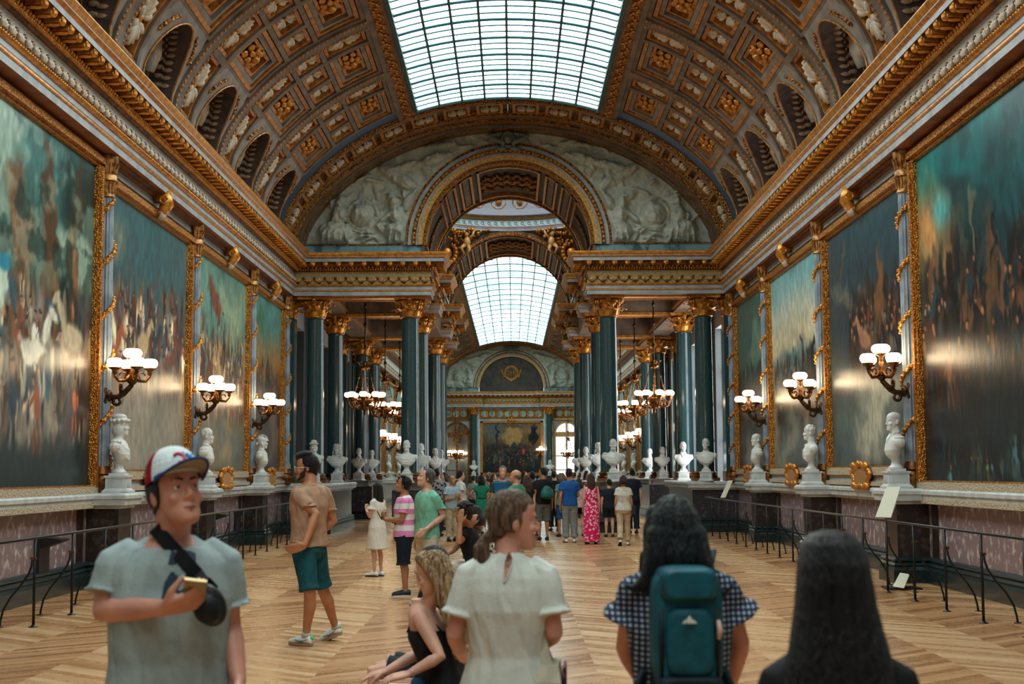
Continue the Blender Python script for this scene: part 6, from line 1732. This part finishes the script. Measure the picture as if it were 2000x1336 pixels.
# ---- seated blonde woman and the dark-haired person beside her
BENCH = cloth('bench_leather', (60,44,38), .5)
def bench(x, y, L, rz, label):
    t = thing('gallery_bench', label, 'bench', (x, y, 0), rz)
    b = MB(); b.cbox((0,0,.41), (L,.50,.08)); b.build('seat', BENCH, t)
    for sx in (-1, 1):
        for sy in (-1, 1): b = MB(); b.cbox((sx*(L/2-.1), sy*.19, .185), (.06,.06,.37)); b.build('leg', mat('bench_wood', srgb(70,46,30), .4), t)
    return t
bench(gx(872, 8.4), 8.35, 1.7, pi/2, 'dark gallery bench under the two seated women in front')
def seated(f, spread=.10, foot=.42):
    for e in (-1, 1):
        f.hip[e] = f.pel+V((e*.09,.0,-.02)); f.kn[e] = f.pel+V((e*spread,.42,.03)); f.an[e] = V((e*spread, f.pel.y+foot+.02, .085))
f = Fig('person with long blonde hair in a black strap top, seated and bowed forward', gx(873, 8.0), 8.0, 1.36, 1.66, fem=True, vox=.0065, skin='fair', pelvis=(0,0,.56), lean=(0,.30))
seated(f); f.kn[1] += V((.05,0,.0))
f.hc = loc(f, pix(846, 1119, 7.95)); f.ht = .12; f.hp = -.30
arm(f, -1, (860, 1282, 7.80), (797, 1317, 7.78), (-.9,-.05,-.15), (.2,.3,-.9), .5)
arm(f, 1, (816, 1277, 8.22), (752, 1312, 8.15), (-.9,.05,-.2), (.2,.2,-.9), .45)
f.body(); f.eyes((70,60,50), HAIR['brown']); f.lips()
f.top(cloth('black_top', (22,24,28)), hem=-.03, infl=.010, sleeve=0, neck=.38, fold=.003, name='strap_top')
mb = MB()
for e in (-1, 1): limb(mb, [(f.at(.37, (e*.085,.105)), .007), (f.at(.47, (e*.095,.03)), .007), (f.at(.475, (e*.09,-.04)), .007), (f.at(.37, (e*.08,-.105)), .007)], 7)
mb.build('strap', cloth('black_top', (22,24,28)), f.root, smooth=True)
f.bottom(cloth('blue_denim', (28,66,92), .85, .8), .45, .016, 'shorts', waist=.10); f.shoes(SHOEW)
HB = hairmat('streaked_blond', (206,170,124), (104,76,52))
f.hair(HB, 'long', .36, amp=.006, vox=.0055, dens=(16, 1.2), extra=[[((.03,.05,.11), .028), ((.075,.02,.05), .024), ((.09,.0,-.05), .024), ((.095,-.01,-.2), .026), ((.09,-.02,-.36), .02), ((.085,-.03,-.46), .008)], [((-.03,.05,.11), .028), ((-.075,.015,.05), .026), ((-.094,-.02,-.05), .028), ((-.105,-.02,-.2), .030), ((-.105,-.01,-.38), .024), ((-.10,.0,-.52), .010)], [((-.05,-.09,-.15), .05), ((-.055,-.06,-.35), .045), ((-.055,-.04,-.56), .016)], [((.04,-.09,-.15), .05), ((.035,-.06,-.34), .045), ((.03,-.04,-.52), .016)]])
mb = MB(); w = f.wr[-1]; dv = V(f.hd[-1][0]).normalized(); a_ = dv.orthogonal().normalized(); b2 = dv.cross(a_)
mb.tube([w-dv*.03+(a_*cos(t)+b2*sin(t))*.030 for t in [2*pi*k/16 for k in range(17)]], .0035, 6); mb.build('bracelet', mat('silver', srgb(190,190,190), .25, .9), f.root, smooth=True)
f = Fig('dark-haired person seated just behind the blonde woman', gx(866, 8.75), 8.75, 1.45, 1.70, fem=True, vox=.01, skin='fair', pelvis=(0,0,.56), lean=(0,.12))
seated(f); f.hc = loc(f, pix(842, 1106, 8.72)); hold(f, -1, .05, .3, .0); hold(f, 1, .05, .3, .0); f.body(); f.top(cloth('black_top', (22,24,28)), sleeve=.5, name='shirt'); f.bottom(cloth('navy_shorts', (22,34,48)), .8); f.shoes(SHOEB); f.hair(HAIR['dark'], 'long', .3, vox=.007)

# ---- woman in the white blouse, from behind
f = Fig('person in a cream blouse with a keyhole back and low ponytail, looking right', gx(990, 5.6), 5.6, -.06, 1.69, fem=True, vox=.0065, skin='rosy', bulk=1.02)
f.hc = loc(f, pix(1003, 1018, 5.62)); f.ht = -1.22; f.hp = .0
arm(f, 1, (1083, 1236, 5.54), (1060, 1262, 5.78), (-.5,.8,-.1), (-.3,-.4,.8), .6)
arm(f, -1, (888, 1238, 5.58), (905, 1285, 5.78), (.4,.8,-.2), (.3,-.4,.8), .6)
f.body(); f.eyes((70,80,84)); f.lips((176,104,98))
BL = cloth('cream_muslin', (204,208,198), .9, .95)
f.top(BL, infl=.020, sleeve=.70, flare=.016, fold=.009, name='blouse', skirt=(-.26,.25,.19)); tr = bvh(f.topo)
kc = loc(f, pix(990, 1106, 5.46)); decal(f, tr, [[(kc.x+x*.9, kc.z+z) for x, z in ((.012,.055),(.018,.03),(.012,-.01),(-.002,-.05),(-.012,-.062),(-.014,-.03),(-.010,.02),(.0,.05))]], SKIN['rosy'], f.topo, 'keyhole_opening', (0,1,0))
mb = MB(); mb.tube([(tr.ray_cast(V((kc.x+x*1.05, -.6, kc.z+z*1.05)), V((0,1,0)))[0] or V((kc.x,-.1,kc.z)))-V((0,.003,0)) for x, z in ((.012,.055),(.020,.03),(.013,-.01),(-.002,-.05),(-.012,-.066),(-.016,-.03),(-.012,.02),(.0,.053),(.012,.055))], .004, 6); mb.build('keyhole_binding', BL, f.topo, smooth=True)
f.bottom(cloth('cream_trousers', (196,190,176)), 1.9, .03, 'trousers'); f.shoes(SHOEW)
f.hair(hairmat('mousy_blond', (136,108,82), (70,54,42), .32), 'pony', .17, amp=.003, vox=.0055, dens=(14, 4))
tb = worn('tote_bag', 'cream cloth bag with dark patterned edge hanging at the blouse wearer\'s right side', 'bag', f)
c0 = loc(f, pix(1073, 1322, 5.58)); mb = MB(); mb.rings([[c0+V((x, y, z)) for x, y in ((-.05*w,-.16*w),(.05*w,-.16*w),(.05*w,.16*w),(-.05*w,.16*w))] for z, w in ((-.28,.9),(-.1,1.1),(.0,1.0),(.06,.8))]); mb.build('pouch', cloth('cream_canvas', (190,182,160)), tb)
mb = MB(); mb.cbox(c0+V((.062,0,-.1)), (.012,.2,.3)); mb.build('patterned_edge', pattern('dark_print', 'floral', (30,30,50), (120,60,70), 30), tb)
mb = MB(); mb.rings([[c0+V(q)+V((dx, dy, 0)) for dx, dy in ((-.02,-.004),(.02,-.004),(.02,.004),(-.02,.004))] for q in ((0,.08,.04),(-.03,.1,.12),(-.06,.12,.16),(-.03,-.02,.16),(0,-.08,.04))]); mb.build('handle', cloth('cream_canvas', (190,182,160)), tb)

# ---- girl with the teal backpack
f = Fig('person with dark shoulder-length hair in a navy checked top, seen from behind', gx(1322, 4.8), 4.8, .02, 1.70, fem=True, vox=.0065, skin='rosy', bulk=1.06)
f.hc = loc(f, pix(1314, 1040, 4.82))
arm(f, -1, (1222, 1265, 4.86), (1262, 1345, 5.0), (.3,.7,-.5), (.5,-.3,.2), .6); arm(f, 1, (1444, 1255, 4.86), (1424, 1345, 5.0), (-.3,.7,-.5), (-.5,-.3,.2), .6)
f.body(); CK = pattern('navy_check', 'check', (18,34,62), (150,160,166), 17)
f.top(CK, hem=-.16, infl=.020, sleeve=.46, flare=.042, fold=.006, name='checked_top'); f.bottom(cloth('dark_navy', (18,26,36)), 1.9, .03, 'trousers'); f.shoes(SHOEB)
HK = hairmat('blue_black', (22,36,40), (10,14,16), .28)
ex = [((0,-.05,.02), (.094,.085,.10))]
for k in range(9):
    t = -1+k/4; ex.append([((.07*t,-.10,.0), .035), ((.085*t,-.115,-.09), .034), ((.11*t,-.12,-.16), .026), ((.155*t,-.13+.02*abs(t),-.19-.012*(k % 3)), .014), ((.19*t,-.13,-.175), .006)])
f.hair(HK, 'bob', .17, amp=.005, vox=.0055, dens=(16, 1.5), extra=ex)
bp = worn('backpack', 'teal hiking backpack with a white mountain logo on the checked top', 'backpack', f)
TEAL = cloth('teal_nylon', (16,86,100), .55, .8); TEALD = cloth('dark_nylon', (18,34,42), .55)
def RB(mb, cx, cz, hx, hz, y0, dep, n=8, e=4):
    rs = []
    for i in range(n+1):
        t = i/n; s = (1-(t)**e)**(1/e) if t < 1 else .0; s = .80+.20*s
        rs.append([V((cx+hx*s*abs(cos(a))**.45*(1 if cos(a) > 0 else -1), y0-dep*t, cz+hz*s*abs(sin(a))**.45*(1 if sin(a) > 0 else -1))) for a in [2*pi*k/28 for k in range(28)]])
    mb.rings(rs)
c0 = loc(f, pix(1337, 1240, 4.66)); by = -.13
mb = MB(); RB(mb, c0.x, c0.z+.02, .118, .205, by, .13); mb.build('main_compartment', TEALD, bp, smooth=False, auto=40) if False else None
o = mb.build('main_compartment', TEAL, bp); remesh(o, .008, 3)
mb = MB(); RB(mb, c0.x, c0.z-.01, .078, .11, by-.11, .045); o = mb.build('front_pocket', TEAL, bp); remesh(o, .006, 2)
mb = MB(); RB(mb, c0.x, c0.z-.165, .112, .05, by-.01, .155); o = mb.build('base_panel', TEALD, bp); remesh(o, .007, 2)
mb = MB(); RB(mb, c0.x, c0.z+.175, .095, .055, by+.0, .165); o = mb.build('lid', TEAL, bp); remesh(o, .007, 2)
for e in (-1, 1):
    mb = MB(); mb.tube([V((c0.x+e*.085, by+.02, c0.z+.19)), V((c0.x+e*.11, by+.06, c0.z+.27)), V((c0.x+e*.115, .03, c0.z+.25)), V((c0.x+e*.12,.09,c0.z+.1)), V((c0.x+e*.15,.02,c0.z-.14)), V((c0.x+e*.10, by+.02, c0.z-.2))], .016, 8, flat=.5); mb.build('shoulder_strap', TEALD, bp, smooth=True)
    mb = MB(); mb.tube([V((c0.x+e*.088, by-.12, c0.z+.11)), V((c0.x+e*.092, by-.135, c0.z-.0)), V((c0.x+e*.09, by-.12, c0.z-.12))], .009, 6); mb.build('side_zip', TEALD, bp, smooth=True)
    mb = MB(); mb.tube([V((c0.x+e*.13, by+.02, c0.z-.12)), V((c0.x+e*.18, by+.05, c0.z-.24)), V((c0.x+e*.21, by+.06, c0.z-.36))], .03, 8, flat=.4); mb.build('hanging_strap', TEALD, bp, smooth=True)
mb = MB(); yl = by-.166; lx, lz = c0.x-.004, c0.z+.055
for dx, w, h in ((0,.018,.026),(-.014,.010,.013),(.014,.010,.013)): mb.add([(lx+dx-w, yl, lz-.002), (lx+dx+w, yl, lz-.002), (lx+dx, yl, lz-.002+h), (lx+dx-w, yl-.003, lz-.002), (lx+dx+w, yl-.003, lz-.002), (lx+dx, yl-.003, lz-.002+h)], [(0,2,1),(3,4,5),(0,1,4,3),(1,2,5,4),(2,0,3,5)])
mb.build('mountain_logo', mat('logo_white', srgb(214,220,214), .6), bp)
tx = bpy.data.curves.new('small_lettering', 'FONT'); tx.body = 'Quechua'; tx.size = .022; tx.align_x = 'CENTER'; tx.extrude = .0008; to = bpy.data.objects.new('small_lettering', tx); COL.objects.link(to); to.parent = bp
bpy.context.view_layer.update(); lm = bpy.data.meshes.new_from_object(to); bpy.data.objects.remove(to); to = bpy.data.objects.new('small_lettering', lm); COL.objects.link(to); to.parent = bp
to.location = (c0.x, by-.1685, c0.z-.17); to.rotation_euler = (pi/2, 0, 0); lm.materials.clear(); lm.materials.append(mat('logo_grey', srgb(140,150,150), .6))
mb = MB(); mb.tube([V((c0.x+.093, by-.14, c0.z+.06)), V((c0.x+.097, by-.15, c0.z+.03)), V((c0.x+.092, by-.145, c0.z-.0))], [.006,.010,.006], 7); mb.build('pink_tag', mat('tag_pink', srgb(206,170,160), .5), bp, smooth=True)

# ---- girl with very long black hair
f = Fig('person with very long straight black hair at the front right, from behind', gx(1625, 3.4), 3.4, .0, 1.575, fem=True, vox=.0075, skin='fair')
f.hc = loc(f, pix(1622, 1135, 3.42)); f.body(); f.top(cloth('black_tee', (16,18,20)), sleeve=.6, infl=.02, name='t_shirt'); f.bottom(cloth('black_trousers', (20,22,26)), 1.9, .02, 'trousers'); f.shoes(SHOEB)
T = f.HT(); mb = MB(); rs = []
for z, w, y, dp in ((.135,.02,-.01,.03),(.125,.055,-.015,.07),(.10,.079,-.02,.095),(.05,.094,-.03,.105),(0,.100,-.04,.10),(-.06,.108,-.05,.09),(-.12,.120,-.06,.085),(-.20,.138,-.075,.08),(-.30,.155,-.09,.075),(-.42,.185,-.10,.07),(-.55,.20,-.11,.06),(-.66,.19,-.115,.04),(-.7,.16,-.115,.015)):
    rs.append([T @ V((w*cos(2*pi*k/36), y+dp*sin(2*pi*k/36)-(0 if sin(2*pi*k/36) < 0 else (0 if z > .06 else dp*.55*sin(2*pi*k/36))), z)) for k in range(36)])
mb.rings(rs); o = mb.build('hair', hairmat('straight_black', (20,26,28), (8,10,11), .26), f.root); remesh(o, .006, 3); displace(o, .0025, (22, .15), 3)

# ---- the group in the middle distance
f = Fig('person with long black hair in a short white lace dress, hands at her chest', gx(737, 24.4), 24.4, 1.0, 1.57, fem=True, vox=.011, skin='fair')
hold(f, 1, .03, .22, .32); hold(f, -1, .03, .22, .32); f.hp = .1
f.body(); LACE = mat('white_lace', srgb(222,220,208), .85, noise=(60, srgb(206,202,190), 3, .42, .6), bump=(60, .25)); f.top(LACE, sleeve=.5, flare=.03, skirt=(-.42,.20,.18), name='dress', infl=.014); f.shoes(SHOEW); f.hair(HAIR['black'], 'long', .36)
SL = cloth('navy_nylon', (18,30,44), .6)
f = Fig('person in a pink and white striped polo with navy long shorts, looking up', gx(790, 20.5), 20.5, 1.62, 1.68, vox=.010, skin='olive', bulk=1.12)
hold(f, 1, .02, .26, .20); hold(f, -1, .02, .28, .20); f.hp = .25; f.ht = -.1
f.body(); f.top(pattern('pink_stripe', 'stripe', (222,222,222), (222,134,186), 6.2), hem=-.05, infl=.018, sleeve=.62, flare=.018, name='striped_polo', collar=True); f.bottom(cloth('navy_shorts', (22,34,48)), 1.08, .03, 'shorts'); f.shoes(cloth('slate_trainer', (34,52,58), .6), SHOEW); f.hair(HAIR['black'], 'short', extra=[((0,.02,.12), (.06,.06,.025))]); f.glasses(GLOSSB, up=.075, lens=mat('sun_lens', srgb(130,150,160), .1, .5))
ph = worn('phone', 'phone held up by the striped polo wearer', 'phone', f); mb = MB(); mb.cbox(f.pel+V((0,.37,.26)), (.075,.012,.15), Matrix.Rotation(-.5, 3, 'X')); mb.build('case', BLACK, ph)
bg = worn('sling_bag', 'navy sling bag on the striped polo wearer\'s back', 'bag', f); mb = MB(); mb.ell(f.at(.18, (.03,-.19)), (.10,.07,.17), 14, 10); o = mb.build('pouch', SL, bg); mb = MB(); mb.tube([f.at(.33, (.03,-.16)), f.at(.50, (.10,-.03)), f.at(.36, (.02,.15)), f.at(.15, (-.12,.14)), f.at(.03, (-.16,.0)), f.at(.05, (-.05,-.17))], .014, 6, flat=.4); mb.build('strap', SL, bg)
f = Fig('person in a mint green polo shirt and pale trousers, sunglasses on head', gx(834, 19.0), 19.0, 2.15, 1.79, vox=.010, skin='fair', bulk=1.03)
f.ht = -.35; f.hp = .22; arm(f, -1, (866, 1008, 18.95), (832, 1034, 18.72), (-.7,-.2,-.6), (.1,.9,.2), .4)
f.body(); f.top(cloth('mint', (128,196,168)), hem=-.07, infl=.018, sleeve=.6, flare=.018, name='polo_shirt', collar=True); f.bottom(cloth('offwhite', (212,200,180)), 1.9, .02, 'trousers'); f.shoes(SHOEW); f.hair(HAIR['grey'], 'short', amp=.002); f.glasses(GLOSSB, up=.075, lens=mat('sun_lens', srgb(130,150,160), .1, .5))
bench(gx(925, 18.1), 18.0, 1.9, pi/2, 'gallery bench under the two people seated in the middle of the floor')
f = Fig('person seated in profile resting a cheek on one hand, dark hair', gx(934, 17.6), 17.6, 1.35, 1.74, vox=.010, skin='olive', pelvis=(0,0,.56), lean=(0,.30)); seated(f); f.hc = loc(f, pix(906, 1003, 17.5))
arm(f, -1, (896, 1062, 17.3), (899, 1022, 17.35), (.05,0,1), (.3,.9,.1), .3); arm(f, 1, (884, 1075, 17.8), (872, 1082, 17.75)); f.body(); f.top(cloth('black_tee', (16,18,20)), sleeve=.5, name='t_shirt'); f.bottom(cloth('offwhite', (212,200,180)), 1.8, .02, 'trousers'); f.shoes(SHOEB); f.hair(HAIR['dark'], 'curly')
f = Fig('person seated with blue mirrored glasses and black-and-white patterned sleeves', gx(955, 18.2), 18.2, 1.30, 1.70, fem=True, vox=.010, skin='olive', pelvis=(0,0,.56), lean=(0,.30)); seated(f); f.hc = loc(f, pix(925, 1006, 18.0)); arm(f, -1, (917, 1062, 17.8), (922, 1027, 17.75), (.25,0,1), (.4,.9,.1), .4); hold(f, 1, .03, .3, .1); f.body(); f.top(pattern('mono_floral', 'floral', (24,26,28), (190,186,170), 22), sleeve=1.85, infl=.02, flare=.02, name='patterned_shirt'); f.bottom(cloth('offwhite', (212,200,180)), 1.8, .02, 'trousers'); f.shoes(SHOEB); f.hair(HAIR['black'], 'bob', .14); f.glasses(GLOSSB, lens=mat('blue_lens', srgb(40,120,190), .1, .6))

# ---- the crowd before the crossing
def vis(label, px, Y, H, yaw, top, bot, hair='dark', hk='short', L=.25, fem=False, skin='fair', sleeve=.55, bt=1.9, skirt=None, shoes=None, pose=None, bulk=1., turn=0, pitch=0, vox=.016):
    f = Fig(label, gx(px, Y), Y, yaw, H, fem=fem, skin=skin, vox=vox, bulk=bulk); f.ht = turn; f.hp = pitch
    r = random.Random(px)
    if pose == 'hold': hold(f, 1); hold(f, -1)
    elif pose == 'hip':
        for e in (-1, 1): f.el[e] = f.sh[e]+V((e*.20,-.08,-.20)); f.wr[e] = f.pel+V((e*.17,.02,.10)); f.hd[e] = (V((-e*.3,.5,-.5)), V((-e,0,0)))
    elif pose == 'walk':
        f.kn[1] = f.pel+V((.09,.10,-.41)); f.an[1] = V((.10,.12,.085)); f.kn[-1] = f.pel+V((-.09,-.06,-.42)); f.an[-1] = V((-.10,-.28,.14)); f.pitch[-1] = .6
    elif pose == 'one': hold(f, 1, .08, .25, .14)
    for e in (-1, 1): f.wr[e] += V((0, r.uniform(-.04,.06), 0)) if not pose else V()
    f.body(face=True)
    f.top(top, sleeve=sleeve, infl=.02, flare=.018, skirt=skirt, name='dress' if skirt else 'shirt', hem=-.06)
    if bot is not None: f.bottom(bot, bt, .024, 'trousers' if bt > 1.5 else 'shorts')
    f.shoes(shoes or SHOEB)
    f.hair(HAIR[hair], hk, L, vox=vox*.7)
    return f
c = cloth; KH = c('khaki', (176,164,136)); NV = c('navy_tee', (24,34,46)); BK = c('black_tee', (16,18,20)); WT = c('white_tee', (206,210,206)); GY = c('grey_trousers', (132,138,134)); GS = c('grey_shorts', (96,98,94))
f = vis('person in a pale blue polo with lanyard and khaki trousers, hands clasped', 883, 36.5, 1.66, -2.6, c('pale_blue', (150,172,184)), KH, 'grey', 'bald', skin='olive', pose='hold', bulk=1.1, shoes=SHOEB)
mb = MB(); mb.tube([f.at(.50, (-.07,-.05)), f.at(.46, (-.07,.08)), f.at(.2, (0,.17)), f.at(.46, (.07,.08)), f.at(.50, (.07,-.05))], .012, 5); mb.build('lanyard', c('purple', (80,60,120)), f.root)
vis('bearded person in a white T-shirt and dark shorts beside the pale blue polo', 899, 38.5, 1.77, -1.3, WT, c('navy_shorts', (22,34,48)), 'black', bt=1.1)
f = vis('person in an emerald green dress with hands on hips, from behind', 940, 40.0, 1.66, .1, c('emerald', (28,122,90)), None, 'dark', 'bob', .16, True, 'olive', .4, skirt=(-.40,.21,.18), pose='hip')
mb = MB(); mb.rings([f.ring(z, .155, .125) for z in (.12, .17)], True, False); mb.build('belt', c('dark_green', (26,54,50)), f.root)
f = vis('person with short receding hair facing us and holding a tablet up', 982, 30.0, 1.86, pi-.1, c('dark_teal', (26,60,66)), NV, 'grey', skin='rosy', pose='hold')
t = worn('tablet', 'blue-backed tablet held up by the person facing us', 'tablet', f); mb = MB(); mb.cbox(f.pel+V((0,.33,.42)), (.26,.02,.20), Matrix.Rotation(-.3, 3, 'X')); mb.build('tablet_case', c('azure', (16,112,160), .5), t)
vis('balding grey-haired person in a green shirt seen in profile', 1008, 27.0, 1.78, 1.0, c('bottle_green', (60,124,98)), KH, 'grey', 'bald', skin='rosy', turn=.4, pitch=.15, sleeve=.8, bulk=1.1)
vis('person with long brown hair in a black top behind the ponytail wearer', 1028, 33.0, 1.66, .5, BK, c('offwhite', (212,200,180)), 'brown', 'long', .3, True, 'fair', .3)
f = vis('bearded person in a black T-shirt and grey shorts with a green drawstring bag', 1060, 36.9, 1.84, .25, BK, GS, 'black', 'short', skin='olive', bt=1.08, turn=1.0, shoes=c('slate_trainer', (34,52,58), .6))
bg = worn('drawstring_bag', 'green drawstring bag on the back of the black T-shirt', 'bag', f); mb = MB(); loft(mb, [(.05,-.19,1.0,.10,.05),(.05,-.21,1.05,.17,.10),(.05,-.20,1.15,.17,.10),(.05,-.18,1.27,.11,.06),(.05,-.17,1.33,.04,.03)]); o = mb.build('pouch', c('bottle_nylon', (26,92,82), .5), bg); remesh(o, .02, 2)
vis('person in dark navy standing left of the drawstring bag', 1040, 39.0, 1.74, .3, NV, c('navy_shorts', (22,34,48)), 'black', skin='deep')
vis('tall person in black from behind, beyond the drawstring bag', 1082, 42.5, 1.76, .1, BK, c('black_trousers', (20,22,26)), 'black')
vis('person with grey-blond hair in a blue skirt carrying a teal bag', 1098, 38.7, 1.70, .2, c('sea_green', (84,130,124)), c('royal_blue', (28,76,128)), 'ash', 'bob', .12, True, 'tan', .5, 1.0)
vis('person in a royal blue polo and light grey trousers walking away', 1112, 35.6, 1.81, .1, c('cobalt', (26,84,150)), GY, 'dark', 'short', skin='tan', pose='one', turn=-.4, shoes=SHOEW)
vis('girl in black shorts half hidden behind the blue polo', 1131, 39.0, 1.56, .1, c('dusty_pink', (206,170,170)), BK, 'brown', 'long', .2, True, 'rosy', .4, .55)
f = vis('person in a long pink flowered dress with bare back and long brown hair', 1154, 34.9, 1.69, .05, pattern('pink_flower', 'floral', (232,190,200), (214,24,92), 16), None, 'brown', 'long', .32, True, 'fair', 0, skirt=(-.88,.20,.18))
vis('short-haired child in a black T-shirt and black shorts', 1189, 38.5, 1.53, .0, NV, BK, 'dark', 'short', skin='fair', bt=.75, shoes=BLACK, turn=.4)
f = vis('person in a cream T-shirt and beige trousers stepping away, dark bob', 1217, 34.0, 1.64, -.05, c('cream_tee', (206,200,186)), c('beige', (198,176,146)), 'red', 'bob', .10, True, 'tan', .5, pose='walk', bulk=1.12, shoes=SHOEW)
bg = worn('handbag', 'black handbag hanging from the arm of the beige trouser wearer', 'bag', f); mb = MB(); mb.cbox(f.wr[1]+V((.05,0,.02)), (.08,.22,.2)); mb.build('pouch', BLACK, bg); mb = MB(); mb.tube([f.wr[1]+V((.05,-.08,.1)), f.wr[1]+V((.02,0,.3)), f.wr[1]+V((.05,.08,.1))], .01, 5); mb.build('handle', BLACK, bg)
vis('person in navy beyond the beige trouser wearer, near the right inner column', 1235, 40.6, 1.82, .2, NV, c('navy_shorts', (22,34,48)), 'black')
vis('person in a dark flowered shirt and cap at the foot of the left columns', 853, 39.5, 1.84, -.1, pattern('dark_leaf', 'floral', (30,34,44), (140,136,140), 14), NV, 'black', skin='deep', sleeve=.7)
pal = [(150,168,164),(176,150,120),(60,70,80),(190,190,184),(120,60,56),(40,44,50),(96,112,120)]; hh = ['dark','black','brown','grey','blond']
far = ((925,50,'white-clad'),(950,56,'grey-clad'),(964,52,'tan-clad'),(972,66,'dark-clad'),(955,74,'pale'),(1024,58,'white'),(1049,62,'plum-clad'),(1087,57,'charcoal'),(1094,70,'slate'),(1119,60,'beige'),(868,44,'teal-clad'),(1146,52,'black-clad'))
for i, (px, Y, nm) in enumerate(far):
    vis('distant %s visitor %s the crossing, %s from the left of the far crowd' % (nm, 'under' if Y < 60 else 'beyond', ['first','second','third','fourth','fifth','sixth','seventh','eighth','ninth','tenth','eleventh','twelfth'][sorted(p[0] for p in far).index(px)]), px, Y, 1.62+.03*((i*7) % 6), (i*2.1) % 6.28, c('far_%d' % (i % 7), pal[i % 7]), c('far_b%d' % (i % 3), ((40,46,56),(150,140,120),(70,80,90))[i % 3]), hh[i % 5], ('short','long','bob')[i % 3], .25, i % 3 != 0, 'fair', .5, vox=.025)
# ================================================================ light and camera
wd = bpy.data.worlds.new('sky'); SC.world = wd; wd.use_nodes = True
wd.node_tree.nodes['Background'].inputs[0].default_value = (.55,.72,.82,1); wd.node_tree.nodes['Background'].inputs[1].default_value = .6
cam = bpy.data.cameras.new('camera'); co = bpy.data.objects.new('camera', cam); COL.objects.link(co); SC.camera = co
cam.sensor_fit = 'HORIZONTAL'; cam.sensor_width = 36; cam.lens = 2778/2000*36; cam.clip_end = 300; cam.clip_start = .1
fx, fy, px, py = 2778., 2778., 1002.-1000, 922.-668
rl = radians(.33); ux = cos(rl)*px-sin(rl)*py; uy = sin(rl)*px+cos(rl)*py
yaw = atan2(ux, fx); pit = atan2(uy, hypot(fx, ux))
fw_ = V((-sin(yaw)*cos(pit), cos(yaw)*cos(pit), sin(pit))); rt = V((cos(yaw), sin(yaw), 0)); up_ = rt.cross(fw_)
r2 = rt*cos(rl)-up_*sin(rl); u2 = rt*sin(rl)+up_*cos(rl)
M = Matrix((r2, u2, -fw_)).transposed().to_4x4(); M.translation = V((.09, 0, 1.75)); co.matrix_world = M
cam.dof.use_dof = True; cam.dof.focus_distance = 22; cam.dof.aperture_fstop = 4.0
SC.view_settings.view_transform = 'Standard'; SC.view_settings.look = 'None'; SC.view_settings.gamma = 1; SC.view_settings.use_curve_mapping = False
SC.view_settings.exposure = EXPO
SC.cycles.use_denoising = True
SC.cycles.max_bounces = 7; SC.cycles.diffuse_bounces = 4; SC.cycles.glossy_bounces = 3; SC.cycles.transmission_bounces = 2; SC.cycles.caustics_reflective = False; SC.cycles.caustics_refractive = False
SC.cycles.sample_clamp_indirect = 4
